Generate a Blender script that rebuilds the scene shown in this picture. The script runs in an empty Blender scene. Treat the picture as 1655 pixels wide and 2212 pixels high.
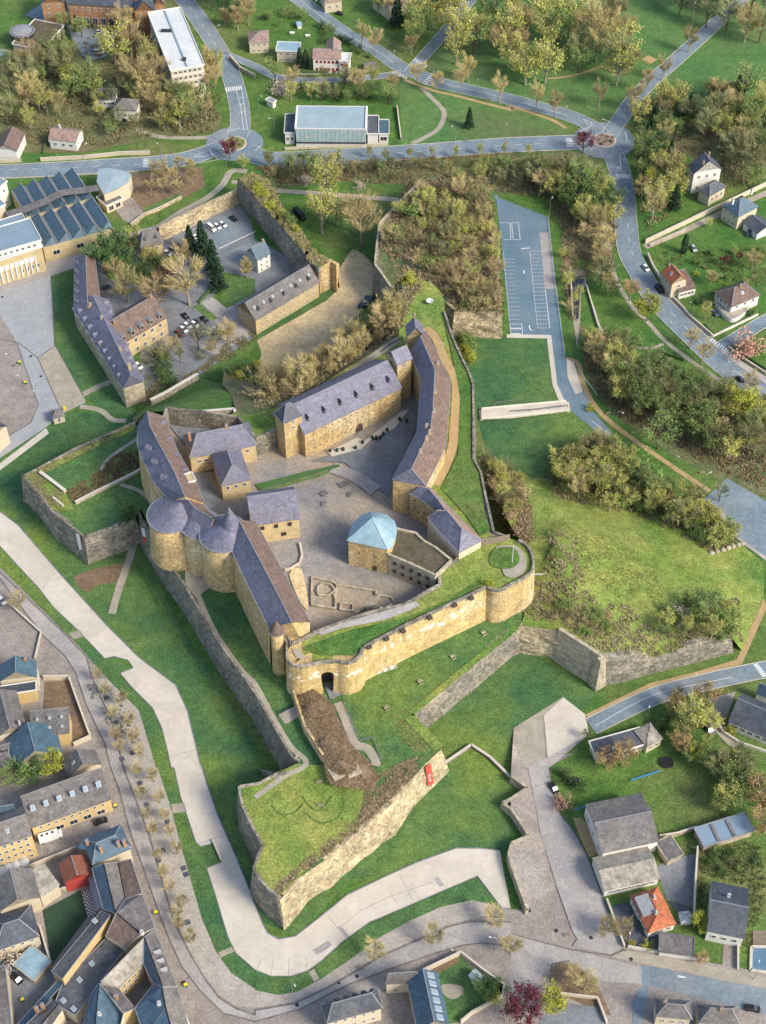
import bpy, bmesh, math, random
from mathutils import Vector, Matrix, noise
from mathutils.geometry import delaunay_2d_cdt, intersect_point_tri_2d
from mathutils.bvhtree import BVHTree
R = math.radians
rnd = random.Random(7)
sc = bpy.context.scene
COL = sc.collection
# ------------------------------------------------------------------ camera, sky, sun, exposure
F, TH, H, CX, CY = 3300., R(48.75), 410., 827.5, 1106.      # drone: focal (in 1655 px wide units), pitch, height
cd = bpy.data.cameras.new('camera'); cam = bpy.data.objects.new('camera', cd); COL.objects.link(cam)
cam.location = (0, 0, H); cam.rotation_euler = (R(90) - TH, 0, 0)
cd.sensor_fit = 'VERTICAL'; cd.sensor_height = 24; cd.lens = 24 * F / 2212; cd.clip_start = 1; cd.clip_end = 6000
sc.camera = cam
SUN_EL, SUN_AZ = R(38), R(122)                               # azimuth clockwise from +Y (away from the camera)
wd = bpy.data.worlds.new('World'); sc.world = wd; wd.use_nodes = True
nt = wd.node_tree; bg = nt.nodes['Background']
sky = nt.nodes.new('ShaderNodeTexSky'); sky.sky_type = 'NISHITA'; sky.sun_disc = False
sky.sun_elevation = SUN_EL; sky.sun_rotation = SUN_AZ; sky.altitude = 300; sky.dust_density = 2.2
nt.links.new(sky.outputs[0], bg.inputs[0]); bg.inputs[1].default_value = 0.15
ld = bpy.data.lights.new('sun', 'SUN'); sun = bpy.data.objects.new('sun', ld); COL.objects.link(sun)
ld.energy = 2.5; ld.angle = R(16); ld.color = (1, .91, .78)
sv = Vector((math.sin(SUN_AZ) * math.cos(SUN_EL), math.cos(SUN_AZ) * math.cos(SUN_EL), math.sin(SUN_EL)))
sun.rotation_euler = sv.to_track_quat('Z', 'Y').to_euler()
vs = sc.view_settings; vs.view_transform = 'Standard'; vs.look = 'None'; vs.gamma = 1; vs.use_curve_mapping = False
vs.exposure = 0.85

# ------------------------------------------------------------------ survey: points read off the aerial picture, laid on their own height
SN, CS = math.sin(TH), math.cos(TH)
def ray(x, y):
    a = (x - CX) / F; b = (y - CY) / F
    return Vector((a, CS - b * SN, -SN - b * CS))
def at(x, y, z=0.):
    d = ray(x, y); k = (z - H) / d.z
    return Vector((d.x * k, d.y * k, z))
SP = {'d': (.6368, 0, 1455), 'v': (1, 0, 0), 'a': (.2491, 291, 873), 'b': (.2491, 594.1, 1285.2), 'c': (.2741, 824.5, 666.9)}
for c_ in range(3):
    for r_ in range(4): SP['%d%d' % (c_, r_)] = (1 / 3, 551.67 * c_, 552.9 * r_)
def S(s):
    out = []; k = SP['v']
    for tk in s.split():
        if ',' not in tk: k = SP[tk]; continue
        q = [float(u) for u in tk.split(',')]
        out.append((k[1] + q[0] * k[0], k[2] + q[1] * k[0]) + tuple(q[2:]))
    return out
def w(s, z=0.):
    return [at(p[0], p[1], p[2] if len(p) > 2 else z) for p in (S(s) if isinstance(s, str) else s)]

# ------------------------------------------------------------------ materials
MT = {}
def mat(name, col, col2=None, scale=.3, rough=.85, bump=0., bscale=3., detail=6., streak=0., fine=None, metal=0., emis=None, rand=0., spec=.3, thr=(.35, .65), col3=None, band=None, block=None):
    m = bpy.data.materials.new(name); m.use_nodes = True; n = m.node_tree.nodes; l = m.node_tree.links
    b = n['Principled BSDF']; b.inputs['Roughness'].default_value = rough; b.inputs['Metallic'].default_value = metal
    b.inputs['Specular IOR Level'].default_value = spec
    tc = n.new('ShaderNodeTexCoord'); geo = n.new('ShaderNodeNewGeometry')
    src = geo.outputs['Position']
    def ns(sc_, det, rg=.6, vec=None):
        t = n.new('ShaderNodeTexNoise'); t.inputs['Scale'].default_value = sc_; t.inputs['Detail'].default_value = det; t.inputs['Roughness'].default_value = rg
        l.new(vec or src, t.inputs['Vector']); return t.outputs['Fac']
    def rmp(f, a, c):
        q = n.new('ShaderNodeMapRange'); q.inputs[1].default_value = a; q.inputs[2].default_value = c; l.new(f, q.inputs[0]); return q.outputs[0]
    def mix(f, a, c, bt='MIX'):
        q = n.new('ShaderNodeMix'); q.data_type = 'RGBA'; q.blend_type = bt
        if isinstance(f, float): q.inputs[0].default_value = f
        else: l.new(f, q.inputs[0])
        for i, u in ((6, a), (7, c)):
            if isinstance(u, tuple): q.inputs[i].default_value = (*u, 1)
            else: l.new(u, q.inputs[i])
        return q.outputs[2]
    out = col
    if col2: out = mix(rmp(ns(scale, detail), *thr), col, col2)
    if col3: out = mix(rmp(ns(scale * .23 + .003, 4), .5, .68), out, col3)
    if fine:
        for fs_, fa_ in ((fine[0], fine[1]), (fine[0] * .22, fine[1] * .55)):
            f = rmp(ns(fs_, 4, .75), .32, .68); g = mix(f, (1 - fa_,) * 3, (1 + fa_,) * 3)
            out = mix(1., out, g, 'MULTIPLY')
    if block:                                             # single stones or slates, each its own tone
        mp = n.new('ShaderNodeMapping'); mp.inputs['Scale'].default_value = (1 / block[0], 1 / block[0], 1 / block[1]); l.new(src, mp.inputs[0])
        vo = n.new('ShaderNodeTexVoronoi'); vo.inputs['Scale'].default_value = 1; l.new(mp.outputs[0], vo.inputs['Vector']); bw = n.new('ShaderNodeSeparateColor'); l.new(vo.outputs['Color'], bw.inputs[0])
        out = mix(1., out, mix(bw.outputs[0], (1 - block[2],) * 3, (1 + block[2],) * 3), 'MULTIPLY')
    if streak:
        mp = n.new('ShaderNodeMapping'); mp.inputs['Scale'].default_value = (.7, .7, .06); l.new(src, mp.inputs[0])
        f = rmp(ns(1., 5, .6, mp.outputs[0]), .52, .75); k = n.new('ShaderNodeMath'); k.operation = 'MULTIPLY'; k.inputs[1].default_value = streak; l.new(f, k.inputs[0])
        out = mix(k.outputs[0], out, (.06, .055, .045))
    if band:
        sp = n.new('ShaderNodeSeparateXYZ'); l.new(src, sp.inputs[0])
        wob = n.new('ShaderNodeMath'); wob.operation = 'MULTIPLY_ADD'; wob.inputs[1].default_value = 5.; wob.inputs[2].default_value = -2.5; l.new(ns(.12, 3), wob.inputs[0])
        zz = n.new('ShaderNodeMath'); zz.operation = 'ADD'; l.new(sp.outputs['Z'], zz.inputs[0]); l.new(wob.outputs[0], zz.inputs[1])
        up = rmp(zz.outputs[0], band[0] - .3, band[0] + .3); dn = rmp(zz.outputs[0], band[1] + .3, band[1] - .3); k = n.new('ShaderNodeMath'); k.operation = 'MULTIPLY'; l.new(up, k.inputs[0]); l.new(dn, k.inputs[1])
        k2 = n.new('ShaderNodeMath'); k2.operation = 'MULTIPLY'; l.new(k.outputs[0], k2.inputs[0]); l.new(rmp(ns(.5, 5), .5, .62), k2.inputs[1]); out = mix(k2.outputs[0], out, (.78, .72, .58))
    if rand:
        oi = n.new('ShaderNodeObjectInfo'); g = n.new('ShaderNodeHueSaturation')
        for i, (a, c) in ((0, (.5 - .012 * rand, .5 + .014 * rand)), (2, (1 - .3 * rand, 1 + .3 * rand))):
            q = n.new('ShaderNodeMapRange'); q.inputs[3].default_value = a; q.inputs[4].default_value = c
            if i: 
                k = n.new('ShaderNodeMath'); k.operation = 'FRACT'; k2 = n.new('ShaderNodeMath'); k2.operation = 'MULTIPLY'; k2.inputs[1].default_value = 7.31
                l.new(oi.outputs['Random'], k2.inputs[0]); l.new(k2.outputs[0], k.inputs[0]); l.new(k.outputs[0], q.inputs[0])
            else: l.new(oi.outputs['Random'], q.inputs[0])
            l.new(q.outputs[0], g.inputs[i])
        if isinstance(out, tuple): g.inputs['Color'].default_value = (*out, 1)
        else: l.new(out, g.inputs['Color'])
        out = g.outputs[0]
    if isinstance(out, tuple): b.inputs['Base Color'].default_value = (*out, 1)
    else: l.new(out, b.inputs['Base Color'])
    if bump:
        bp = n.new('ShaderNodeBump'); bp.inputs['Strength'].default_value = 1; bp.inputs['Distance'].default_value = bump
        l.new(ns(bscale, 6, .65), bp.inputs['Height']); l.new(bp.outputs[0], b.inputs['Normal'])
    MT[name] = m; return m
mat('meadow', (.045, .125, .022), (.095, .165, .03), .05, bump=.25, bscale=1.2, fine=(1.4, .55), col3=(.15, .155, .05))
mat('lawn', (.034, .105, .04), (.095, .165, .042), .035, bump=.15, bscale=1.5, fine=(1.4, .5), col3=(.16, .215, .03))
mat('dry_grass', (.135, .205, .035), (.245, .255, .06), .07, bump=.25, bscale=1.2, fine=(1.3, .5), col3=(.07, .165, .03))
mat('park_grass', (.06, .15, .04), (.105, .18, .05), .03, bump=.15, bscale=1, fine=(1.2, .42), col3=(.11, .13, .05))
mat('rough_ground', (.15, .145, .065), (.085, .12, .04), .12, bump=.4, bscale=1, fine=(.8, .4), col3=(.14, .11, .06))
mat('dirt', (.60, .47, .27), (.50, .385, .22), .12, bump=.1, bscale=2, fine=(.9, .3), col3=(.36, .28, .16))
mat('brown_earth', (.15, .105, .065), (.20, .135, .08), .1, bump=.2, fine=(.9, .3))
mat('sand_path', (.40, .28, .13), (.34, .24, .12), .3, fine=(1, .12), bump=.03)
mat('gravel_path', (.36, .32, .25), (.28, .25, .19), .2, fine=(1.2, .15), bump=.04)
mat('concrete', (.53, .475, .385), (.47, .42, .345), .07, fine=(.5, .08), rough=.9, bump=.02, col3=(.52, .48, .41), block=(7., 7., .055))
mat('asphalt', (.145, .195, .225), (.18, .225, .25), .1, fine=(.7, .2), rough=.9, bump=.02, col3=(.23, .245, .25), block=(9., 9., .07))
mat('parking_asphalt', (.085, .155, .205), (.15, .205, .235), .05, fine=(.6, .1), rough=.85, bump=.02, col3=(.19, .20, .20))
mat('street', (.33, .305, .28), (.285, .265, .25), .08, fine=(1.2, .2), rough=.92, bump=.02, col3=(.37, .34, .305), block=(8., 8., .07))
mat('pavement', (.27, .235, .205), (.22, .19, .165), .1, fine=(1.3, .3), rough=.92, bump=.04, col3=(.30, .27, .235))
mat('tree_walk', (.36, .325, .275), (.31, .28, .235), .1, fine=(1.3, .24), rough=.92, bump=.03)
mat('court_ground', (.28, .26, .235), (.19, .185, .185), .06, fine=(1., .28), bump=.05, col3=(.33, .26, .17))
mat('forecourt', (.31, .32, .32), (.27, .28, .285), .08, fine=(1., .16), rough=.92, bump=.02, col3=(.35, .35, .34))
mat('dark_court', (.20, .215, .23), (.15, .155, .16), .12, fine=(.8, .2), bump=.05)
mat('paint', (.72, .72, .70), (.6, .6, .58), .7, rough=.7)
mat('tan_stone', (.52, .37, .165), (.43, .315, .16), .22, bump=.25, bscale=2.0, streak=.5, fine=(1.2, .38), col3=(.55, .45, .28), block=(.8, .42, .18))
mat('grey_stone', (.24, .215, .17), (.17, .155, .125), .25, bump=.35, bscale=1.4, streak=.35, fine=(1.1, .45), col3=(.31, .27, .20), block=(1.1, .6, .34))
mat('rough_stone', (.44, .355, .215), (.30, .25, .165), .3, bump=.6, bscale=.8, streak=.2, fine=(1.0, .42), col3=(.58, .46, .27), block=(1.1, .6, .3))
mat('pale_stone', (.42, .36, .25), (.34, .30, .22), .2, bump=.15, bscale=2, streak=.5, fine=(1.4, .22), block=(1.5, .8, .24))
mat('curtain_stone', (.54, .385, .16), (.45, .33, .155), .22, bump=.22, bscale=2.2, streak=.55, fine=(1.3, .34), col3=(.58, .46, .27), band=(21.5, 24.5), block=(.8, .42, .18))
mat('tan_render', (.50, .39, .21), (.44, .35, .20), .3, bump=.05, bscale=3, fine=(1.6, .12), streak=.12, block=(1.2, .6, .12))
mat('cream', (.56, .48, .34), (.50, .43, .31), .3, fine=(1, .07), streak=.12)
mat('white_wall', (.68, .65, .58), (.62, .60, .54), .3, fine=(1, .05), streak=.1)
mat('yellow_wall', (.56, .41, .18), (.50, .38, .19), .3, fine=(1, .07), streak=.12)
mat('brick', (.36, .20, .10), (.30, .17, .09), .5, fine=(2, .2))
mat('red_wall', (.42, .05, .04), (.35, .05, .04), .5)
mat('slate', (.145, .143, .198), (.112, .112, .152), .35, rough=.6, fine=(1.8, .22), bump=.03, bscale=6, spec=.5, col3=(.14, .13, .155), block=(.9, .5, .2), streak=.22)
mat('dark_slate', (.065, .075, .095), (.045, .053, .066), .3, rough=.6, fine=(1.8, .25), bump=.03, bscale=6, spec=.5, col3=(.09, .095, .105), block=(.9, .5, .2))
mat('blue_slate', (.06, .115, .155), (.05, .09, .12), .3, rough=.6, fine=(1.8, .22), bump=.03, bscale=6, spec=.5, block=(.9, .5, .2))
mat('grey_slate', (.15, .14, .135), (.115, .105, .10), .3, rough=.7, fine=(1.8, .24), bump=.03, bscale=6, col3=(.18, .165, .145), block=(.9, .5, .2), streak=.22)
mat('brown_tile_lit_slate', (.17, .115, .09), (.135, .095, .08), .4, rough=.8, fine=(2.2, .22), bump=.05, bscale=6, block=(.9, .5, .2), streak=.22)  # real brown tiles, and the painted sunlit tone of right-hand slate slopes
mat('pink_tile_lit_slate', (.30, .205, .165), (.25, .17, .14), .4, rough=.8, fine=(2.2, .2), bump=.05, bscale=6, block=(.9, .5, .2))  # real pink tiles and gravel, and painted warm sun on some slate slopes
mat('orange_tile', (.42, .14, .06), (.33, .11, .055), .5, rough=.8, fine=(2.2, .22), bump=.05, bscale=6, block=(.9, .5, .2))
mat('rust_tile', (.24, .085, .05), (.17, .07, .045), .5, rough=.85, fine=(2, .3))
mat('copper_roof', (.24, .36, .40), (.19, .29, .34), .4, rough=.55, fine=(1.2, .12), spec=.5, col3=(.31, .42, .45))
mat('zinc', (.27, .27, .275), (.22, .22, .23), .8, rough=.5, spec=.5)
mat('sheet_roof', (.29, .36, .38), (.25, .32, .345), .15, rough=.5, fine=(.8, .1), spec=.5)
mat('white_roof', (.55, .56, .54), (.48, .49, .48), .15, rough=.8, fine=(.5, .08))
mat('steel_roof', (.20, .27, .31), (.17, .235, .28), .2, rough=.5, fine=(.8, .08), spec=.5)
mat('lichen_roof', (.34, .31, .25), (.20, .18, .15), .4, rough=.9, fine=(1, .3))
mat('moss_roof', (.13, .10, .07), (.08, .075, .04), .4, rough=.95, fine=(1, .3), bump=.2)
mat('glass', (.02, .025, .03), rough=.12, spec=.8)
mat('glazing', (.26, .36, .36), (.36, .44, .42), .5, rough=.2, spec=.7)
mat('sky_window', (.20, .27, .33), rough=.15, spec=.8)
mat('frame', (.62, .60, .56), rough=.6)
mat('dark_wood', (.08, .06, .05), rough=.8)
mat('wood', (.30, .24, .18), (.22, .18, .13), .9, rough=.85)
mat('metal', (.35, .36, .36), rough=.45, metal=.6)
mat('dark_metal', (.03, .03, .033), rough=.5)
mat('rubber', (.015, .015, .016), rough=.9)
mat('red_paint', (.55, .07, .05), rough=.6)
mat('blue_paint', (.05, .25, .55), rough=.5)
mat('water', (.025, .035, .035), rough=.1, spec=.8)
mat('pool_water', (.08, .16, .22), (.12, .2, .26), .8, rough=.15, spec=.7)
mat('bark', (.13, .10, .075), (.09, .07, .055), 2., rough=.9)
mat('pale_bark', (.34, .285, .21), (.25, .21, .155), 2., rough=.9)
mat('twig_tan', (.45, .365, .165), rough=.9, rand=1)
mat('twig_grey', (.255, .265, .12), rough=.9, rand=1)
mat('leaf_bud', (.34, .385, .07), (.40, .39, .10), .5, rough=.9, rand=1)
mat('leaf_olive', (.13, .215, .05), (.20, .265, .07), .5, rough=.9, rand=1)
mat('leaf_lime', (.30, .33, .03), (.38, .37, .05), .5, rough=.9, rand=.6)
mat('leaf_green', (.045, .10, .03), (.07, .13, .035), .5, rough=.9, rand=.7)
mat('leaf_dark', (.02, .05, .028), (.03, .065, .03), .5, rough=.9, rand=.6)
mat('leaf_blossom', (.50, .42, .36), (.42, .36, .27), .6, rough=.9, rand=.7)
mat('leaf_pink', (.48, .25, .20), (.42, .24, .17), .6, rough=.9, rand=.6)
mat('leaf_plum', (.11, .022, .035), (.15, .03, .045), .6, rough=.9, rand=.5)
mat('leaf_rust', (.36, .22, .08), (.30, .20, .09), .5, rough=.9, rand=.6)
mat('scrub_brown', (.25, .165, .095), (.18, .125, .07), .3, rough=.95, fine=(.8, .3))
mat('scrub_olive', (.16, .165, .065), (.21, .19, .085), .3, rough=.95, fine=(.8, .3))
mat('scrub_green', (.05, .085, .025), (.10, .12, .035), .3, rough=.95, fine=(.8, .3))
mat('scrub_tan', (.36, .285, .17), (.28, .23, .13), .3, rough=.95, fine=(.8, .3))
mat('scrub_yellow', (.20, .21, .04), (.27, .25, .06), .3, rough=.95, fine=(.8, .3))
for k_, c_ in dict(white=(.70, .70, .68), black=(.012, .012, .014), silver=(.38, .39, .40), red=(.30, .03, .025), blue=(.04, .08, .14), grey=(.10, .11, .12), brown=(.22, .07, .03), yellow=(.75, .55, .02), green=(.02, .12, .05)).items():
    mat('car_' + k_, c_, rough=.5, spec=.35)

# ------------------------------------------------------------------ mesh helpers
def obj(name, me, parent=None, **kw):
    o = bpy.data.objects.new(name, me); COL.objects.link(o)
    if parent: o.parent = parent
    for k, v in kw.items():
        if v: o[k] = v
    return o
def tag(o, label, cat, group=None):
    o['label'] = label; o['category'] = cat
    if group: o['group'] = group
    return o
def empty(name, loc, label, cat, group=None, rz=0):
    o = obj(name, None); o.location = loc; o.rotation_euler.z = rz; o.empty_display_size = .5
    return tag(o, label, cat, group)
class MB:
    def __init__(s): s.v = []; s.f = []; s.m = []
    def add(s, vs_, fs, m=0):
        k = len(s.v); s.v += [tuple(q) for q in vs_]; s.f += [[i + k for i in f] for f in fs]; s.m += [m] * len(fs); return s
    def box(s, c, d, rz=0, m=0, tap=1.):
        x, y, z = (u / 2 for u in d); ca, sa = math.cos(rz), math.sin(rz); vs_ = []
        for k, t in ((-1, 1), (1, tap)):
            for i, j in ((-1, -1), (1, -1), (1, 1), (-1, 1)):
                a, b = i * x * t, j * y * t; vs_.append((c[0] + a * ca - b * sa, c[1] + a * sa + b * ca, c[2] + k * z))
        return s.add(vs_, [(3, 2, 1, 0), (4, 5, 6, 7), (0, 1, 5, 4), (1, 2, 6, 5), (2, 3, 7, 6), (3, 0, 4, 7)], m)
    def prism(s, pts, z0, z1, m=0, top=True):            # pts: ring, any winding
        p = [Vector((q[0], q[1])) for q in pts]
        if sum(a.x * b.y - b.x * a.y for a, b in zip(p, p[1:] + p[:1])) < 0: p.reverse()
        n = len(p); vs_ = [(q.x, q.y, z0) for q in p] + [(q.x, q.y, z1) for q in p]
        fs = [(i, (i + 1) % n, n + (i + 1) % n, n + i) for i in range(n)] + [list(range(n))[::-1]]
        if top: fs.append(list(range(n, 2 * n)))
        return s.add(vs_, fs, m)
    def slab(s, pts, t=.25, m=0):
        p = [Vector(q) for q in pts]; nrm = (p[1] - p[0]).cross(p[2] - p[0])
        if nrm.z < 0: p.reverse()
        n = len(p); vs_ = p + [q - Vector((0, 0, t)) for q in p]
        return s.add(vs_, [list(range(n)), list(range(2 * n - 1, n - 1, -1))] + [(i, n + i, n + (i + 1) % n, (i + 1) % n) for i in range(n)], m)
    def beam(s, p, q, wd_=.3, ht=.2, m=0):
        p, q = Vector(p), Vector(q); d = (q - p)
        if d.length < .01: return s
        d.normalize(); u = d.cross(Vector((0, 0, 1)))
        if u.length < .01: u = Vector((1, 0, 0))
        u.normalize(); n = u.cross(d); u *= wd_ / 2; n *= ht / 2
        vs_ = [p - u - n, p + u - n, p + u + n, p - u + n, q - u - n, q + u - n, q + u + n, q - u + n]
        return s.add(vs_, [(0, 3, 2, 1), (4, 5, 6, 7), (0, 1, 5, 4), (1, 2, 6, 5), (2, 3, 7, 6), (3, 0, 4, 7)], m)
    def tube(s, path, rad, seg=6, m=0):
        path = [Vector(q) for q in path]; k = len(s.v); n = len(path)
        for i, q in enumerate(path):
            d = (path[min(i + 1, n - 1)] - path[max(i - 1, 0)]).normalized(); u = d.cross(Vector((.31, .17, .93)))
            if u.length < .05: u = d.cross(Vector((1, 0, 0)))
            u.normalize(); t = d.cross(u); r = rad[i] if isinstance(rad, (list, tuple)) else rad
            for j in range(seg):
                a = j * 2 * math.pi / seg; s.v.append(tuple(q + (u * math.cos(a) + t * math.sin(a)) * r))
        for i in range(n - 1):
            for j in range(seg):
                a = k + i * seg + j; b = k + i * seg + (j + 1) % seg; s.f.append([a, b, b + seg, a + seg]); s.m.append(m)
        s.f.append([k + (n - 1) * seg + j for j in range(seg)]); s.m.append(m)
        return s
    def lathe(s, c, prof, seg=24, m=0):
        k = len(s.v); n = len(prof)
        for r, z in prof:
            for j in range(seg):
                a = j * 2 * math.pi / seg; s.v.append((c[0] + r * math.cos(a), c[1] + r * math.sin(a), z))
        for i in range(n - 1):
            for j in range(seg):
                a = k + i * seg + j; b = k + i * seg + (j + 1) % seg; s.f.append([a, b, b + seg, a + seg]); s.m.append(m)
        s.f.append([k + (n - 1) * seg + j for j in range(seg)]); s.m.append(m)
        return s
    def mesh(s, name, mats):
        me = bpy.data.meshes.new(name); me.from_pydata(s.v, [], s.f)
        for q in (mats if isinstance(mats, (list, tuple)) else [mats]): me.materials.append(MT[q])
        if any(s.m): me.polygons.foreach_set('material_index', s.m)
        me.update(); return me
    def build(s, name, mats, parent=None, smooth=False, **kw):
        me = s.mesh(name, mats)
        if smooth: me.polygons.foreach_set('use_smooth', [True] * len(me.polygons))
        o = obj(name, me, parent, **kw)
        if parent is not None: o.matrix_parent_inverse = Matrix.Translation(-parent.location) if parent.type == 'EMPTY' and parent.rotation_euler.z == 0 else parent.matrix_world.inverted()
        return o
def inpoly(x, y, p):
    c = False; j = len(p) - 1
    for i in range(len(p)):
        if (p[i][1] > y) != (p[j][1] > y) and x < (p[j][0] - p[i][0]) * (y - p[i][1]) / (p[j][1] - p[i][1]) + p[i][0]: c = not c
        j = i
    return c
def smooth(pts, n=5, closed=False):
    out = []; m = len(pts)
    for i in range(m if closed else m - 1):
        g = lambda k: pts[k % m] if closed else pts[max(0, min(m - 1, k))]
        a, b, c, d = g(i - 1), g(i), g(i + 1), g(i + 2)
        for k in range(n):
            t = k / n
            out.append(.5 * ((2 * b) + (c - a) * t + (2 * a - 5 * b + 4 * c - d) * t * t + (3 * b - a - 3 * c + d) * t ** 3))
    if not closed: out.append(pts[-1])
    return out
TERR = []                                                     # (verts, faces) of everything one can stand on
SHN = [0]
def sheet(name, s, z, m, sm=0, kind='structure', parent=None, world=False):
    p = s if world else w(s, z)
    if sm: p = smooth(p, sm, True)
    SHN[0] += 1; p = [Vector((q.x, q.y, q.z + .0006 * SHN[0])) for q in p]      # no two sheets in one plane
    if sum(a.x * b.y - b.x * a.y for a, b in zip(p, p[1:] + p[:1])) < 0: p.reverse()
    b = MB().add(p, [list(range(len(p)))])
    return b.build(name, m, parent, kind=kind)
def strip(name, s, z, wid, m, sm=5, kind='structure', kerb=False):
    p = w(s, z) if isinstance(s, str) else s
    p = smooth(p, sm) if sm else p; b = MB(); vs_ = []
    for i, q in enumerate(p):
        d = p[min(i + 1, len(p) - 1)] - p[max(i - 1, 0)]; d.z = 0; d.normalize(); u = Vector((-d.y, d.x, 0)) * wid / 2
        vs_ += [q + u, q - u]
    b.add(vs_, [(2 * i, 2 * i + 1, 2 * i + 3, 2 * i + 2) for i in range(len(p) - 1)])
    o = b.build(name, m, kind=kind)
    if kerb:
        k = MB()
        for sd in (0, 1):
            e = [Vector(q) for q in vs_[sd::2]]
            for a, c in zip(e, e[1:]): k.beam(a + Vector((0, 0, .05)), c + Vector((0, 0, .05)), .22, .14)
        k.build('kerb', 'concrete', o)
    return o
def patch(name, bound, m, inner=(), holes=(), grid=6., rough=.15, kind='structure', pw=2.5):
    """terrain piece: heights blended from its survey points, gently uneven inside"""
    ctl = [Vector(q) for q in bound] + [Vector(q) for q in inner]
    dens = []
    for a, b in zip(bound, list(bound[1:]) + [bound[0]]):
        n = max(1, int((Vector(b) - Vector(a)).to_2d().length / grid))
        dens += [Vector(a).lerp(Vector(b), k / n) for k in range(n)]
    hd = []; hidx = []
    for h in holes:
        st = len(dens) + len(hd); hd += [Vector(q) for q in h]; hidx.append((st, len(h)))
    allc = dens + [Vector(q) for q in inner]
    def zz(x, y):
        sw = sz = 0
        for q in allc:
            d = (q.x - x) ** 2 + (q.y - y) ** 2 + .01; k = d ** (-pw / 2); sw += k; sz += k * q.z
        return sz / sw
    hd = [Vector((q.x, q.y, zz(q.x, q.y) if hdz is None else hdz)) for q in hd for hdz in (None,)]
    pts = dens + hd
    nb = len(dens); edges = [(i, (i + 1) % nb) for i in range(nb)]
    for st, k in hidx: edges += [(st + i, st + (i + 1) % k) for i in range(k)]
    poly2 = [(q.x, q.y) for q in dens]
    xs = [q.x for q in dens]; ys = [q.y for q in dens]; x = min(xs)
    while x < max(xs):
        y = min(ys)
        while y < max(ys):
            px, py = x + rnd.uniform(-.3, .3) * grid, y + rnd.uniform(-.3, .3) * grid
            if inpoly(px, py, poly2) and not any(inpoly(px, py, [(q[0], q[1]) for q in h]) for h in holes):
                dmin = min((q.x - px) ** 2 + (q.y - py) ** 2 for q in pts[:nb])
                if dmin > (grid * .4) ** 2: pts.append(Vector((px, py, zz(px, py) + rough * noise.noise(Vector((px * .07, py * .07, 0))) * 2 + rough * .5 * rnd.uniform(-1, 1))))
            y += grid
        x += grid
    for q in inner: pts.append(Vector(q))
    v2, e2, f2, ov, oe, of = delaunay_2d_cdt([q.to_2d() for q in pts], edges, [], 0, 1e-4)
    V = []
    for q, o_ in zip(v2, ov): V.append((q.x, q.y, pts[o_[0]].z if o_ else zz(q.x, q.y)))
    FF = []
    for f in f2:
        c = sum((Vector((V[i][0], V[i][1])) for i in f), Vector((0, 0))) / len(f)
        if not inpoly(c.x, c.y, poly2) or any(inpoly(c.x, c.y, [(q[0], q[1]) for q in h]) for h in holes): continue
        a, b, d = (Vector(V[i]) for i in f[:3])
        FF.append(list(f) if (b - a).cross(d - a).z > 0 else list(f)[::-1])
    b = MB().add(V, FF); TERR.append((b.v, b.f))
    return b.build(name, m, kind=kind, smooth=True)
def rampart(name, label, top, zb, batter, m, thick=1.6, par=.0, cat='rampart wall', sub=3, sd=1, parm=None, rough=.0, closed=False, root=None):
    """battered stone wall under a line of top points; sd = +1 when the outside lies to the right of the line"""
    p = []; n0 = len(top)
    for a, b in zip(top, top[1:] + ([top[0]] if closed else [])):
        k = max(1, int((b - a).to_2d().length / 4)); p += [a.lerp(b, i / k) for i in range(k)]
    if not closed: p.append(top[-1])
    n = len(p); root = root or empty(name, (p[n // 2].x, p[n // 2].y, zb), label, cat)
    nr = []
    for i in range(n):
        d = (p[(i + 1) % n] - p[i - 1]) if closed else (p[min(i + 1, n - 1)] - p[max(i - 1, 0)]); d.z = 0; d.normalize(); nr.append(Vector((d.y, -d.x, 0)) * sd)
    rows = 5; V = []; 
    for i in range(n):
        for r in range(rows + 1):
            t = r / rows; q = p[i].lerp(Vector((p[i].x, p[i].y, zb)), t) + nr[i] * batter * t
            if not closed and i in (0, n - 1): q += Vector((-nr[i].y, nr[i].x, 0)) * sd * batter * t * (1 if i else -1)
            if rough and 0 < r: q += nr[i] * rough * noise.noise(Vector((q.x * .25, q.y * .25, q.z * .3)))
            V.append(q)
        V.append(p[i] - nr[i] * thick); V.append(Vector((p[i].x, p[i].y, zb)) - nr[i] * thick)
    k = rows + 3; FF = []
    for i in range(n if closed else n - 1):
        a, b = i * k, ((i + 1) % n) * k
        for r in range(rows): FF.append([a + r, a + r + 1, b + r + 1, b + r])
        FF.append([a, b, b + rows + 1, a + rows + 1]); FF.append([a + rows + 1, b + rows + 1, b + rows + 2, a + rows + 2])
    if sd < 0: FF = [f[::-1] for f in FF]
    if not closed: FF += [list(range(k))[::1], list(range((n - 1) * k, n * k))[::-1]]
    MB().add(V, FF).build('wall_face', m, root)
    if par:
        b = MB(); 
        for i in range(n if closed else n - 1):
            a_, c_ = p[i] - nr[i] * .35, p[(i + 1) % n] - nr[(i + 1) % n] * .35
            b.beam(a_ + Vector((0, 0, par / 2)), c_ + Vector((0, 0, par / 2)), .8, par)
        b.build('parapet', parm or m, root)
    return root
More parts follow.
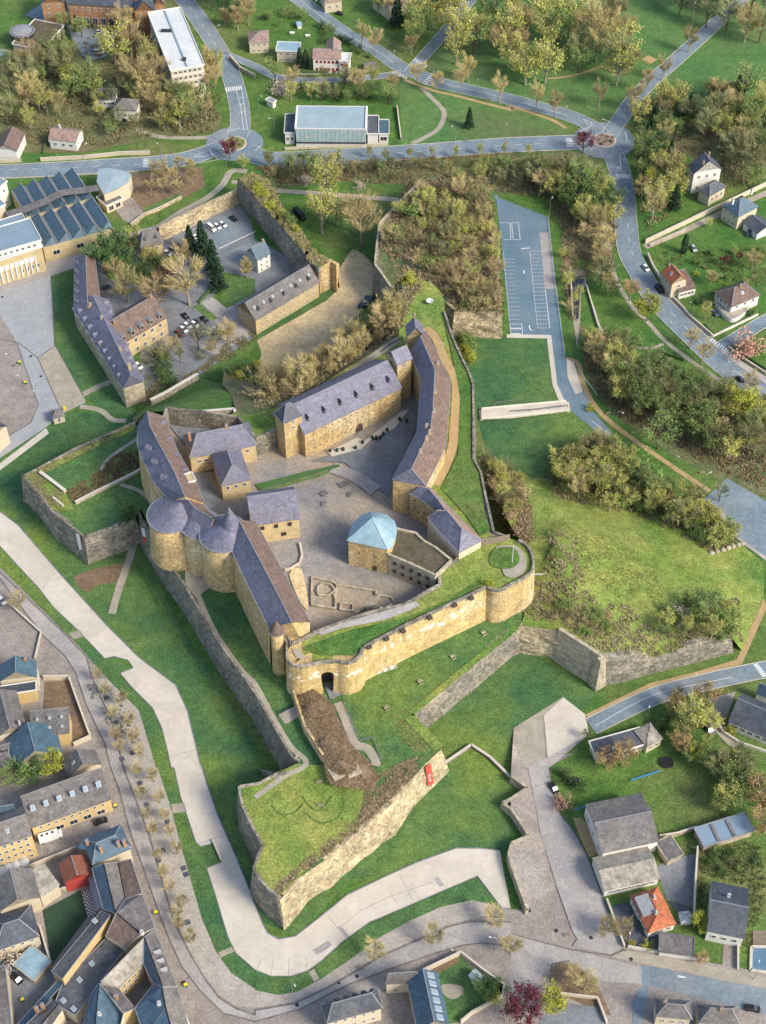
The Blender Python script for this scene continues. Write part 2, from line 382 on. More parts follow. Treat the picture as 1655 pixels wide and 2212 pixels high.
# ------------------------------------------------------------------ building helpers
WCACHE = {}
def window_mesh(wd_, ht, fr='frame', gl='glass', dep=.1):
    key = (round(wd_, 2), round(ht, 2), fr, gl)
    if key in WCACHE: return WCACHE[key]
    x, z = wd_ / 2, ht / 2; f = min(.16, wd_ * .14); b = MB()      # local: faces -Y
    o = [(-x, z), (x, z), (x, -z), (-x, -z)]; i_ = [(-x + f, z - f), (x - f, z - f), (x - f, -z + f), (-x + f, -z + f)]
    V = [(q[0], 0, q[1]) for q in o] + [(q[0], -dep, q[1]) for q in o] + [(q[0], -dep, q[1]) for q in i_] + [(q[0], -.03, q[1]) for q in i_]
    FF = []
    for k in range(4):
        j = (k + 1) % 4; FF += [(k, j, 4 + j, 4 + k), (4 + k, 4 + j, 8 + j, 8 + k), (8 + k, 8 + j, 12 + j, 12 + k)]
    b.add(V, FF, 0); b.add([(q[0], -.03, q[1]) for q in i_], [(0, 3, 2, 1)], 1)
    if wd_ > .7: b.box((0, -.06, 0), (.08, .05, ht - 2 * f), 0, 0)
    WCACHE[key] = b.mesh('window', [fr, gl]); return WCACHE[key]
def put_window(parent, pos, nrm, wd_, ht, fr='frame', gl='glass', name='window'):
    o = obj(name, window_mesh(wd_, ht, fr, gl), parent)
    rz = math.atan2(nrm.y, nrm.x) + math.pi / 2
    o.matrix_parent_inverse = Matrix.Translation(-parent.location) if parent.type == 'EMPTY' else Matrix()
    o.location = pos + nrm * .02; o.rotation_euler.z = rz
    return o
def wall_windows(root, a, b, zb, ze, rows, cols, wd_=1.1, ht=1.5, fr='frame', gl='glass', out=None, u0=.06, u1=.94, z0=0., z1=1., skip=()):
    d = (b - a); d.z = 0; n = Vector((d.y, -d.x, 0)).normalized()
    if out is not None and (a - out).dot(n) < 0: n = -n
    for r in range(rows):
        for c in range(cols):
            if (r, c) in skip: continue
            u = u0 + (u1 - u0) * (c + .5) / cols; z = zb + (ze - zb) * (z0 + (z1 - z0) * (r + .5) / rows)
            q = a.lerp(b, u); put_window(root, Vector((q.x, q.y, z)), n, wd_, ht, fr, gl)
def chimney(roof, x, y, zb, zt, m='brick', sx=.9, sy=.7, rz=0):
    b = MB().box((x, y, (zb + zt) / 2), (sx, sy, zt - zb), rz, 0).box((x, y, zt + .1), (sx + .2, sy + .2, .2), rz, 1)
    for k in (-.22, .22): b.box((x + k * math.cos(rz) * sx, y + k * math.sin(rz) * sx, zt + .4), (.28, .28, .45), rz, 0, .8)
    b.build('chimney', [m, 'zinc'], roof)
def dormer(roof, p, d, wd_=1.3, ht=1.7, ln=2.2, rise=.8, m='slate', wm='zinc'):
    """little gabled window house on a slope; p = foot at its front, d = outward horizontal direction"""
    u = Vector((-d.y, d.x, 0)); k = wd_ / 2; b = MB(); f = p; bk = p - d * ln
    V = [f - u * k, f + u * k, f + u * k + Vector((0, 0, ht)), f + Vector((0, 0, ht + rise)), f - u * k + Vector((0, 0, ht))]
    V2 = [q - d * ln for q in V]
    b.add(V + V2, [(0, 1, 2, 3, 4), (5, 9, 8, 7, 6), (0, 4, 9, 5), (1, 6, 7, 2)], 1)
    e = Vector((0, 0, .05)); ov = .15
    for sgn in (-1, 1):
        a = f + d * ov + u * sgn * (k + ov) + Vector((0, 0, ht - .1)) + e; t = f + d * ov + Vector((0, 0, ht + rise)) + e
        b.slab([a, t, t - d * (ln + ov), a - d * (ln + ov)], .1, 0)
    b.add([f + d * .03 - u * k * .65 + Vector((0, 0, .35)), f + d * .03 + u * k * .65 + Vector((0, 0, .35)), f + d * .03 + u * k * .65 + Vector((0, 0, ht * .95)), f + d * .03 - u * k * .65 + Vector((0, 0, ht * .95))], [(0, 1, 2, 3)], 2)
    b.build('dormer', [m, wm, 'glass'], roof)
def roof_lines(roof, segs, wd_=.24, m='zinc'):
    b = MB()
    for p, q in segs: b.beam(Vector(p) + Vector((0, 0, .06)), Vector(q) + Vector((0, 0, .06)), wd_, .16)
    return b.build('ridge_cap', m, roof)
def skylight(roof, p, u, s_, wd_=1.0, ln=1.4, m='sky_window'):
    """p on slope, u along eave, s_ up the slope (3D)"""
    n = u.cross(s_).normalized(); n = n if n.z > 0 else -n; b = MB(); q = p + n * .08
    for k, (a, c, h, mm) in enumerate(((wd_, ln, .0, 0), (wd_ - .2, ln - .2, .05, 1))):
        V = [q + u * i * a / 2 + s_ * j * c / 2 + n * h for i, j in ((-1, -1), (1, -1), (1, 1), (-1, 1))]
        if n.dot((V[1] - V[0]).cross(V[2] - V[0])) < 0: V.reverse()
        b.add(V + [v_ - n * .16 for v_ in V], [(0, 1, 2, 3)] + [(i, 4 + i, 4 + (i + 1) % 4, (i + 1) % 4) for i in range(4)], mm)
    b.build('skylight', ['frame', m], roof)
def rect(s, ze, depth=None):
    p = w(s, ze); A, B = p[0], p[1]; u = B - A; u.z = 0; L = u.length; u.normalize(); n = Vector((-u.y, u.x, 0))
    if depth is not None: dp = depth if n.y > 0 else -depth
    else: dp = (p[2] - A).dot(n)
    C = A + n * dp; D = B + n * dp
    return A, B, D, C
def bld(name, label, cat, s, ze, zb=0, roof='gable', rise=3., axis=0, wall='cream', rf='dark_slate', win=(), depth=None, chim=(), dorm=(), sky_=(), over=.35, group=None, fr='frame', gl='glass', ridge='zinc', quad=False, inset=1., fascia=None, cm='brick', dm=None):
    if quad:
        A, B, D, C = w(s, ze)
    else: A, B, D, C = rect(s, ze, depth)
    ctr = (A + B + C + D) / 4; root = empty(name, (ctr.x, ctr.y, zb), label, cat, group)
    ring = [A, B, D, C]; b = MB().prism(ring, zb, ze, 0, True)
    up = Vector((0, 0, rise)); segs = []
    if axis: E = [B, D, C, A]
    else: E = ring
    a, b_, d, c = E                                   # ridge runs parallel to a-b_ (and c-d)
    m1, m2 = (a + c) / 2 + up, (b_ + d) / 2 + up
    u = (b_ - a).normalized(); v_ = (c - a); v_.z = 0; half = v_.length / 2; v_.normalize(); sl = rise / max(half, .1)
    planes = []
    dn = Vector((0, 0, over * sl))
    if roof == 'gable':
        wv = [(a, c, m1), (b_, d, m2)]
        for p, q, r in wv: b.add([p, q, r], [(0, 1, 2), (2, 1, 0)], 0)
        A_, B_, C_, D_ = a - u * over - v_ * over - dn, b_ + u * over - v_ * over - dn, c - u * over + v_ * over - dn, d + u * over + v_ * over - dn
        M1, M2 = m1 - u * over, m2 + u * over
        planes = [[A_, B_, M2, M1], [D_, C_, M1, M2]]; segs = [(M1, M2)]
    elif roof == 'hip':
        ins = half * inset; ins = min(ins, (b_ - a).length / 2 - .05)
        M1, M2 = m1 + u * ins, m2 - u * ins
        A_, B_, C_, D_ = a - (u + v_) * over - dn, b_ + (u - v_) * over - dn, c + (v_ - u) * over - dn, d + (u + v_) * over - dn
        planes = [[A_, B_, M2, M1], [D_, C_, M1, M2], [C_, A_, M1], [B_, D_, M2]]
        segs = [(M1, M2), (A_, M1), (C_, M1), (B_, M2), (D_, M2)]
    elif roof == 'shed':
        c2, d2 = c + up, d + up; b.add([a, c, c2], [(0, 1, 2), (2, 1, 0)]); b.add([b_, d, d2], [(0, 1, 2), (2, 1, 0)]); b.add([c, d, d2, c2], [(0, 1, 2, 3), (3, 2, 1, 0)])
        A_, B_, C_, D_ = a - u * over - v_ * over, b_ + u * over - v_ * over, c2 - u * over + v_ * over, d2 + u * over + v_ * over
        planes = [[A_, B_, D_, C_]]; segs = [(C_, D_)]
    wo = b.build('wall', wall, root)
    rb = MB()
    if roof == 'flat':
        o_ = over; A_, B_, C_, D_ = a - (u + v_) * o_, b_ + (u - v_) * o_, c + (v_ - u) * o_, d + (u + v_) * o_
        rb.slab([q + Vector((0, 0, .22)) for q in (A_, B_, D_, C_)], .2, 0); ro = rb.build('roof', rf, root)
        e = MB()
        for p, q in ((A_, B_), (B_, D_), (D_, C_), (C_, A_)): e.beam(p + Vector((0, 0, .12 + rise / 2)), q + Vector((0, 0, .12 + rise / 2)), .3, .3 + rise)
        e.build('parapet', fascia or 'white_wall', root)
    else:
        for p in planes: rb.slab(p, .22, 0)
        ro = rb.build('roof', rf, root)
        roof_lines(ro, segs, .22, ridge)
        if fascia:
            e = MB(); 
            for p in planes: e.beam(p[0] - Vector((0, 0, .12)), p[1] - Vector((0, 0, .12)), .16, .3)
            e.build('gutter', fascia, root)
    ed = [(A, B), (B, D), (D, C), (C, A)]
    for q in win:
        e, rows, cols = q[:3]; wd_, ht = (q[3], q[4]) if len(q) > 4 else (1.1, 1.5); kw = q[5] if len(q) > 5 else {}
        wall_windows(root, ed[e][0], ed[e][1], zb, ze, rows, cols, wd_, ht, fr, gl, ctr, **kw)
    ang = math.atan2(u.y, u.x)
    for q in chim:                                    # (along ridge 0..1, across -1..1, height above ridge)
        x = m1.lerp(m2, q[0]) + v_ * half * q[1]; z = ze + rise * (1 - abs(q[1]))
        if roof == 'flat': z = ze
        chimney(ro, x.x, x.y, z - .6, max(z, ze + rise * .6) + (q[2] if len(q) > 2 else 1.), cm, rz=ang)
    for q in dorm:                                    # (side 0 front/1 back, count, up the slope 0..1)
        for k in range(q[1]):
            t = (k + .5) / q[1]; f = q[2]
            if q[0] == 0: p = a.lerp(b_, t) + v_ * half * f; dd = -v_
            else: p = c.lerp(d, t) - v_ * half * f; dd = v_
            p = Vector((p.x, p.y, ze + rise * f)); a_ = q[3] if len(q) > 3 else (); dormer(ro, p, dd, *a_[:4], m=dm or rf, wm=a_[5] if len(a_) > 5 else 'zinc')
    for q in sky_:                                    # (side, count, up 0..1, w, l)
        for k in range(q[1]):
            t = (k + .5) / q[1]; f = q[2]
            p = (a.lerp(b_, t) + v_ * half * f) if q[0] == 0 else (c.lerp(d, t) - v_ * half * f)
            p = Vector((p.x, p.y, ze + rise * f)); sd_ = (v_ if q[0] == 0 else -v_) * half + up
            skylight(ro, p + Vector((0, 0, .05)), u, sd_.normalized(), q[3] if len(q) > 3 else .9, q[4] if len(q) > 4 else 1.3)
    return root, ro, (A, B, D, C), ctr
def wing(name, label, cat, L, G, Rr, zl, zg, zr, zbl, zbr, wall='tan_stone', rf='slate', hips=(0, 0), winL=None, winR=None, endwin=None, chim=(), dormL=(), dormR=(), sky_=(), rf_sunlit=None, batter=0.):
    """bent range: left eave, ridge and right eave as survey lines"""
    l, g, r = w(L, zl), w(G, zg), w(Rr, zr); n = len(l)
    c = sum(l + r, Vector()) / (2 * n); root = empty(name, (c.x, c.y, min(zbl, zbr)), label, cat)
    b = MB()
    for i in range(n - 1):
        for e, zb, flip in ((l, zbl, 0), (r, zbr, 1)):
            o = Vector((e[i + 1].y - e[i].y, e[i].x - e[i + 1].x, 0)).normalized()
            if (e[i] - g[i]).dot(o) < 0: o = -o
            q = [e[i], e[i + 1], Vector((e[i + 1].x, e[i + 1].y, zb)) + o * batter, Vector((e[i].x, e[i].y, zb)) + o * batter]
            if (q[1] - q[0]).cross(q[2] - q[0]).dot(o) < 0: q.reverse()
            b.add(q, [(0, 1, 2, 3)])
    for i, hp in ((0, hips[0]), (n - 1, hips[1])):
        z0 = min(zbl, zbr); q = [l[i], r[i], Vector((r[i].x, r[i].y, z0)), Vector((l[i].x, l[i].y, z0))]
        o = (g[0] - g[1]) if i == 0 else (g[-1] - g[-2])
        if not hp: q = [l[i], g[i], r[i], q[2], q[3]]
        if (q[1] - q[0]).cross(q[2] - q[0]).dot(o) < 0: q.reverse()
        b.add(q, [list(range(len(q)))])
    wo = b.build('wall', wall, root)
    rb = MB(); ov = .4
    def out(e, gg): d = (e - gg); return e + d.normalized() * ov
    lo = [out(l[i], g[i]) for i in range(n)]; ro_ = [out(r[i], g[i]) for i in range(n)]
    for i in range(n - 1):
        for tri in ([lo[i], lo[i + 1], g[i + 1]], [lo[i], g[i + 1], g[i]]): rb.slab(tri, .22, 0)
        for tri in ([ro_[i], ro_[i + 1], g[i + 1]], [ro_[i], g[i + 1], g[i]]): rb.slab(tri, .22, 1)
    segs = list(zip(g, g[1:])) + [(lo[i], lo[i + 1]) for i in range(n - 1)] + [(ro_[i], ro_[i + 1]) for i in range(n - 1)]
    for i, hp in ((0, hips[0]), (n - 1, hips[1])):
        if hp: rb.slab([lo[i], ro_[i], g[i]], .22, 0); segs += [(lo[i], g[i]), (ro_[i], g[i])]
    ro = rb.build('roof', [rf, rf_sunlit or rf], root); roof_lines(ro, segs, .2)  # the right slope can take a second colour with sunlight painted in
    for wn, e, zb, ze in ((winL, l, zbl, zl), (winR, r, zbr, zr)):
        if not wn: continue
        for i in range(n - 1):
            d = (e[i + 1] - e[i]).length; cols = max(1, int(d / wn[1]))
            wall_windows(root, e[i], e[i + 1], zb, ze, wn[0], cols, wn[2], wn[3], 'tan_render', 'glass', g[i], z0=wn[4], z1=wn[5])
    if endwin: wall_windows(root, l[-1], r[-1], endwin[4], zl, endwin[0], endwin[1], endwin[2], endwin[3], 'frame', 'glass', g[0], u0=.15, u1=.85)
    for t, sd, h in chim:
        f = t * (n - 1); i = min(int(f), n - 2); p = g[i].lerp(g[i + 1], f - i); e = (l if sd < 0 else r); q = e[i].lerp(e[i + 1], f - i); x = p.lerp(q, abs(sd))
        chimney(ro, x.x, x.y, x.z - .6, x.z + h, 'tan_render', 1.0, .8)
    for lst, e in ((dormL, l), (dormR, r)):
        for t, up_, sz in lst:
            f = t * (n - 1); i = min(int(f), n - 2); p = g[i].lerp(g[i + 1], f - i); q = e[i].lerp(e[i + 1], f - i); x = q.lerp(p, up_); d = (q - p); d.z = 0
            dormer(ro, x, d.normalized(), *sz, m=rf)
    return root, ro, l, g, r
def fac(name, label, cat, outline, zb, facets, wall='cream', over=1.03, chim=(), sky_=(), dorm=(), ridge=True, win=()):
    """house whose roof planes are given one by one: outline and planes as survey points with heights"""
    o = w(outline, 8); c = sum(o, Vector()) / len(o); root = empty(name, (c.x, c.y, zb), label, cat)
    p = [Vector(q) for q in o]
    if sum(a.x * b.y - b.x * a.y for a, b in zip(p, p[1:] + p[:1])) < 0: p.reverse()
    n = len(p); inn = [c + (q - c) * .985 for q in p]
    MB().add([Vector((q.x, q.y, zb)) for q in inn] + [Vector((q.x, q.y, p[i].z - .15)) for i, q in enumerate(inn)], [(i, (i + 1) % n, n + (i + 1) % n, n + i) for i in range(n)]).build('wall', wall, root)
    ms = []; rb = MB(); segs = []
    for s_, m in facets:
        q = w(s_, 8)
        if m not in ms: ms.append(m)
        for i in range(1, len(q) - 1): rb.slab([q[0], q[i], q[i + 1]], .22, ms.index(m))
        segs += list(zip(q, q[1:] + q[:1]))
    ro = rb.build('roof', ms, root); roof_lines(ro, segs, .22)
    for s_, h, m in chim: q = w(s_, 10)[0]; chimney(ro, q.x, q.y, q.z - 1.5, q.z + h, m)
    for s_, u_ in sky_: q = w(s_, 9)[0]; a = Vector((math.cos(u_), math.sin(u_), 0)); skylight(ro, q + Vector((0, 0, .25)), a, Vector((-a.y, a.x, .15)).normalized(), 1.2, 1.5)
    for s_, u_, m in dorm: q = w(s_, 9)[0]; dormer(ro, q, Vector((math.cos(u_), math.sin(u_), 0)), 1.4, 1.3, 2.4, .7, m=m, wm='zinc')
    for a, b, rows, cols, z0, z1 in win: a, b = w(a, 8)[0], w(b, 8)[0]; wall_windows(root, a, b, zb, min(a.z, b.z), rows, cols, 1.2, 1.6, out=c, z0=z0, z1=z1)
    return root, ro
def drum(name, label, c, rad, zb, ze, rise, wall='tan_stone', rf='slate', seg=28, batter=.8, cat='tower', apex=None, prof=None):
    root = empty(name, (c.x, c.y, zb), label, cat)
    MB().lathe(c, [(rad + batter, zb), (rad + batter * .3, zb + (ze - zb) * .5), (rad, ze), (rad - .3, ze + .05)], seg).build('wall', wall, root, smooth=True)
    b = MB(); ap = apex or Vector((c.x, c.y, ze + rise)); k = seg
    V = [(c.x + (rad + .45) * math.cos(i * 2 * math.pi / k), c.y + (rad + .45) * math.sin(i * 2 * math.pi / k), ze - .1) for i in range(k)]
    b.add(V + [ap], [(i, (i + 1) % k, k) for i in range(k)] + [list(range(k))[::-1]])
    ro = b.build('roof', rf, root)
    e = MB()
    for i in range(k): e.beam(V[i], V[(i + 1) % k], .25, .2)
    e.build('gutter', 'zinc', ro)
    return root, ro
# ------------------------------------------------------------------ trees
def tree_proto(kind, seed):
    r = random.Random(seed); tr = MB(); cr = MB(); H_ = 10.
    def card(p, d, ln, wd_, m=0):
        d = d.normalized(); u = d.cross(Vector((r.uniform(-1, 1), r.uniform(-1, 1), r.uniform(-1, 1))))
        if u.length < .05: return
        u.normalize(); cr.add([p - u * wd_, p + u * wd_, p + d * ln], [(0, 1, 2)], m)
    def leaf(p, s_, m=0):
        n = Vector((r.gauss(0, 1), r.gauss(0, 1), r.gauss(0, 1) + .5)).normalized(); u = n.orthogonal().normalized(); t = n.cross(u); a = r.uniform(0, 6.3)
        u, t = u * math.cos(a) + t * math.sin(a), t * math.cos(a) - u * math.sin(a)
        cr.add([p - u * s_ - t * s_ * .6, p + u * s_ - t * s_ * .6, p + u * s_ * .7 + t * s_ * .7, p - u * s_ * .7 + t * s_ * .7], [(0, 1, 2, 3)], m)
    if kind in ('bare', 'grey', 'bud', 'slim', 'green', 'lime', 'plum', 'olive', 'rust'):
        wdt = {'slim': .16, 'bare': .33, 'grey': .33, 'bud': .33, 'green': .42, 'lime': .36, 'plum': .42, 'olive': .38, 'rust': .36}[kind]
        base = {'slim': 1.2, 'plum': 1.2, 'green': 1.0}.get(kind, 2.2)
        lean = Vector((r.uniform(-.5, .5), r.uniform(-.5, .5), 0))
        tr.tube([(0, 0, -.3), lean * .3 + Vector((0, 0, base)), lean * .7 + Vector((0, 0, 5.5)), lean + Vector((0, 0, 8.5))], [.26, .2, .11, .03], 6)
        nl = r.randint(14, 17)
        tips = []
        for i in range(nl):
            z0 = r.uniform(base, 6.8); a = i * 2.4 + r.uniform(-.5, .5); el = r.uniform(.5, 1.1); ln = (H_ * wdt) * (1.15 - .55 * (z0 - base) / 7) * r.uniform(.85, 1.15) / max(.5, math.cos(el)) * .78
            d = Vector((math.cos(a) * math.cos(el), math.sin(a) * math.cos(el), math.sin(el))); p = lean * (z0 / 8.5) + Vector((0, 0, z0)); q = p + d * ln * .55 + Vector((0, 0, .15)); e = p + d * ln + Vector((0, 0, ln * .18))
            tr.tube([p, q, e], [.11, .065, .02], 4); tips.append((p, q, e))
            for k in range(2):
                a2 = a + r.uniform(-1.1, 1.1); d2 = Vector((math.cos(a2) * .7, math.sin(a2) * .7, r.uniform(.4, 1))).normalized(); e2 = q + d2 * ln * .55; tr.tube([q, e2], [.05, .015], 3); tips.append((q, (q + e2) / 2, e2))
        leafy = {'bud': 22, 'green': 66, 'lime': 46, 'plum': 46, 'olive': 24, 'rust': 26}.get(kind, 0); tw = 40 if not leafy else 11
        for p, q, e in tips:
            for k in range(tw):
                t = r.uniform(.2, 1.05); x = (p.lerp(q, t * 2) if t < .5 else q.lerp(e, t * 2 - 1)); x = x + Vector((r.gauss(0, .22), r.gauss(0, .22), r.gauss(0, .2)))
                d = (e - p).normalized() + Vector((r.gauss(0, .55), r.gauss(0, .55), r.uniform(-.1, .9))); card(x, d, r.uniform(.6, 1.5), r.uniform(.03, .05) if not leafy else .045, 1 if leafy else 0)
            for k in range(leafy):
                t = r.uniform(.3, 1.1); x = (p.lerp(q, t * 2) if t < .5 else q.lerp(e, t * 2 - 1)) + Vector((r.gauss(0, .42), r.gauss(0, .42), r.gauss(0, .42))); leaf(x, r.uniform(.1, .21))
    elif kind == 'conifer':
        tr.tube([(0, 0, -.3), (0, 0, 9.6)], [.25, .03], 6)
        for i in range(46):
            z = 1 + 8.7 * i / 46; rad = 2.1 * (1 - z / 10.3) + .15
            for k in range(9):
                a = r.uniform(0, 6.3); d = Vector((math.cos(a), math.sin(a), -.25)); p = Vector((0, 0, z)) + d * rad * r.uniform(.15, .5); card(p, d, rad * r.uniform(.5, .85), r.uniform(.16, .3))
                leaf(p + d * rad * .5, r.uniform(.14, .28))
    elif kind == 'column':
        tr.tube([(0, 0, -.2), (0, 0, 9)], [.15, .03], 5)
        for i in range(900):
            z = r.uniform(.2, 9.8); rad = 1.35 * math.sin(math.pi * min(1, .18 + .8 * z / 10)) ** .7; a = r.uniform(0, 6.3); leaf(Vector((math.cos(a) * rad * r.uniform(.6, 1), math.sin(a) * rad * r.uniform(.6, 1), z)), r.uniform(.15, .28))
    elif kind in ('shrub', 'twiggy', 'blossom', 'bush', 'yellow', 'pink', 'tanbush'):
        leafy = kind not in ('twiggy', 'tanbush'); n = 16; cl = []
        for i in range(n):
            a = r.uniform(0, 6.3); el = r.uniform(.45, 1.5); ln = r.uniform(6.5, 10.5) * (.75 + .25 * math.sin(el)); d = Vector((math.cos(a) * math.cos(el), math.sin(a) * math.cos(el), math.sin(el)))
            o = Vector((r.uniform(-.6, .6), r.uniform(-.6, .6), -.2)); m_ = o + d * ln * .5; e = o + d * ln + Vector((0, 0, -ln * .06)); tr.tube([o, m_, e], [.13, .08, .02], 4); cl.append((o, m_, e))
        for o, m_, e in cl:
            for k in range(46 if not leafy else 14):
                t = r.uniform(.1, 1.03); x = (o.lerp(m_, t * 2) if t < .5 else m_.lerp(e, t * 2 - 1)) + Vector((r.gauss(0, .6), r.gauss(0, .6), r.gauss(0, .5))); d = (e - o).normalized() + Vector((r.gauss(0, .6), r.gauss(0, .6), r.uniform(0, .9))); card(x, d, r.uniform(.8, 2.2), r.uniform(.05, .1), 1 if leafy else 0)
            if leafy:
                for k in range(52 if kind != 'blossom' else 44):
                    t = r.uniform(.15, 1.05) ** .7; x = (o.lerp(m_, t * 2) if t < .5 else m_.lerp(e, t * 2 - 1)) + Vector((r.gauss(0, .9), r.gauss(0, .9), r.gauss(0, .8))); x.z = max(x.z, .2); leaf(x, r.uniform(.2, .42))
    return tr, cr
KIND = {  # kind: (object name, crown mats, bark, what)
    'bare': ('bare_tree', ['twig_tan'], 'pale_bark'), 'grey': ('leafless_tree', ['twig_grey'], 'bark'), 'slim': ('slender_tree', ['twig_tan'], 'pale_bark'),
    'bud': ('budding_tree', ['leaf_bud', 'twig_tan'], 'pale_bark'), 'olive': ('young_leaf_tree', ['leaf_olive', 'twig_grey'], 'bark'), 'lime': ('spring_green_tree', ['leaf_lime', 'twig_grey'], 'bark'),
    'green': ('evergreen_tree', ['leaf_green', 'twig_grey'], 'bark'), 'plum': ('plum_tree', ['leaf_plum', 'leaf_plum'], 'bark'), 'rust': ('russet_tree', ['leaf_rust', 'twig_tan'], 'pale_bark'),
    'conifer': ('conifer_tree', ['leaf_dark'], 'bark'), 'column': ('column_cypress', ['leaf_dark'], 'bark'),
    'shrub': ('leafy_shrub', ['leaf_olive', 'twig_grey'], 'bark'), 'twiggy': ('twiggy_shrub', ['twig_grey'], 'bark'), 'tanbush': ('dry_shrub', ['twig_tan'], 'pale_bark'), 'bush': ('evergreen_bush', ['leaf_green', 'twig_grey'], 'bark'),
    'blossom': ('blossom_shrub', ['leaf_blossom', 'twig_tan'], 'bark'), 'yellow': ('yellow_green_bush', ['leaf_lime', 'twig_grey'], 'bark'), 'pink': ('pink_blossom_tree', ['leaf_pink', 'twig_tan'], 'bark')}
PROTO = {}
def tree(kind, p, h, label, group=None, wide=1., cat=None):
    if kind not in PROTO:
        PROTO[kind] = []
        for i in range(7 if kind in ('bare', 'grey', 'bud', 'slim', 'olive', 'twiggy', 'shrub', 'tanbush') else 2):
            t, c = tree_proto(kind, hash_(kind) + i); PROTO[kind].append((t.mesh('trunk', KIND[kind][2]), c.mesh('crown', KIND[kind][1])))
    tm, cm_ = rnd.choice(PROTO[kind]); sh = kind in ('shrub', 'twiggy', 'tanbush', 'bush', 'blossom', 'yellow'); s_ = h / 10.
    e = empty(KIND[kind][0], p, label, cat or ('shrub' if sh else 'tree'), group, rnd.uniform(0, 6.3)); e.scale = (s_ * wide, s_ * wide, s_)
    obj('stems' if sh else 'trunk', tm, e); obj('crown', cm_, e)
    return e
def hash_(s): return sum(ord(c) * (i + 3) for i, c in enumerate(s))
BV = None
def ground_bvh():
    global BV
    V = []; FF = []
    for v_, f in TERR:
        k = len(V); V += v_; FF += [[i + k for i in q] for q in f]
    BV = BVHTree.FromPolygons(V, FF)
def hit(x, y):
    d = ray(x, y).normalized(); q = BV.ray_cast(Vector((0, 0, H)), d, 3000)
    return q[0] if q[0] is not None else at(x, y, 0)
def hits(s): return [hit(p[0], p[1]) for p in S(s)]
def drop(x, y):
    q = BV.ray_cast(Vector((x, y, 300)), Vector((0, 0, -1)), 600)
    return q[0] if q[0] is not None else Vector((x, y, 0))
CNT = {}
def nth(i): return '%d%s' % (i, 'th' if 10 < i % 100 < 14 else {1: 'st', 2: 'nd', 3: 'rd'}.get(i % 10, 'th'))
def wood(s, n, kinds, hr, label, group, wide=(.9, 1.2), gap=2.2):
    """countable trees of one stand; label is filled with the kind of tree"""
    p = S(s); xs = [q[0] for q in p]; ys = [q[1] for q in p]; done = []; tries = 0; made = {}
    nm = {'bare': 'pale leafless tree', 'grey': 'grey leafless tree', 'slim': 'slender bare tree', 'bud': 'tree in yellow-green bud', 'olive': 'olive-green young-leaved tree', 'lime': 'bright spring-green tree', 'green': 'dark evergreen broadleaf tree', 'plum': 'purple plum tree', 'rust': 'russet tree',
          'conifer': 'dark conifer', 'column': 'columnar cypress', 'shrub': 'olive leafy shrub', 'twiggy': 'grey twiggy shrub', 'tanbush': 'tan dry shrub', 'bush': 'evergreen bush', 'blossom': 'white blossoming shrub', 'yellow': 'yellow-green bush', 'pink': 'pink blossom tree'}
    while len(done) < n and tries < n * 30:
        tries += 1; x, y = rnd.uniform(min(xs), max(xs)), rnd.uniform(min(ys), max(ys))
        if not inpoly(x, y, p): continue
        g = hit(x, y)
        if any((g - q).length < gap for q in done): continue
        done.append(g); k = rnd.choice(kinds)
        o = tree(k, g, rnd.uniform(*hr) * rnd.choice((.75, .9, 1, 1, 1.12)) * (1.2 if KIND[k][0].endswith(('shrub', 'bush')) else 1.45), nm[k] + ' ' + label, nm[k] + 's ' + group, rnd.uniform(*wide)); CNT[k] = CNT.get(k, 0) + 1; made.setdefault(k, []).append((x, o))
    for k, lst in made.items():
        if len(lst) > 1:
            for i, (x, o) in enumerate(sorted(lst, key=lambda t: t[0])): o['label'] = '%s %s, %s from the left' % (nm[k], label, nth(i + 1))
def scrub(name, s, n, m, size=(.4, 1.), label='', tris=7, m2=None):
    p = S(s); xs = [q[0] for q in p]; ys = [q[1] for q in p]; b = MB(); c = 0; tries = 0
    while c < n and tries < n * 20:
        tries += 1; x, y = rnd.uniform(min(xs), max(xs)), rnd.uniform(min(ys), max(ys))
        if not inpoly(x, y, p): continue
        if noise.noise(Vector((x * .05, y * .05, hash_(name)))) < -.22: continue
        g = hit(x, y); c += 1; sz = rnd.uniform(*size)
        for k in range(tris):
            a = rnd.uniform(0, 6.3); d = Vector((math.cos(a) * .8, math.sin(a) * .8, rnd.uniform(.3, 1.2))).normalized() * sz; u = Vector((-math.sin(a), math.cos(a), rnd.uniform(-.5, .5))) * sz * .3; q = g + Vector((rnd.gauss(0, .4) * sz, rnd.gauss(0, .4) * sz, -.05))
            b.add([q - u, q + u, q + d], [(0, 1, 2)], rnd.random() < .35 if m2 else 0)
    b.m = [int(i) for i in b.m]
    return b.build(name, [m, m2] if m2 else m, kind='stuff', label=label)
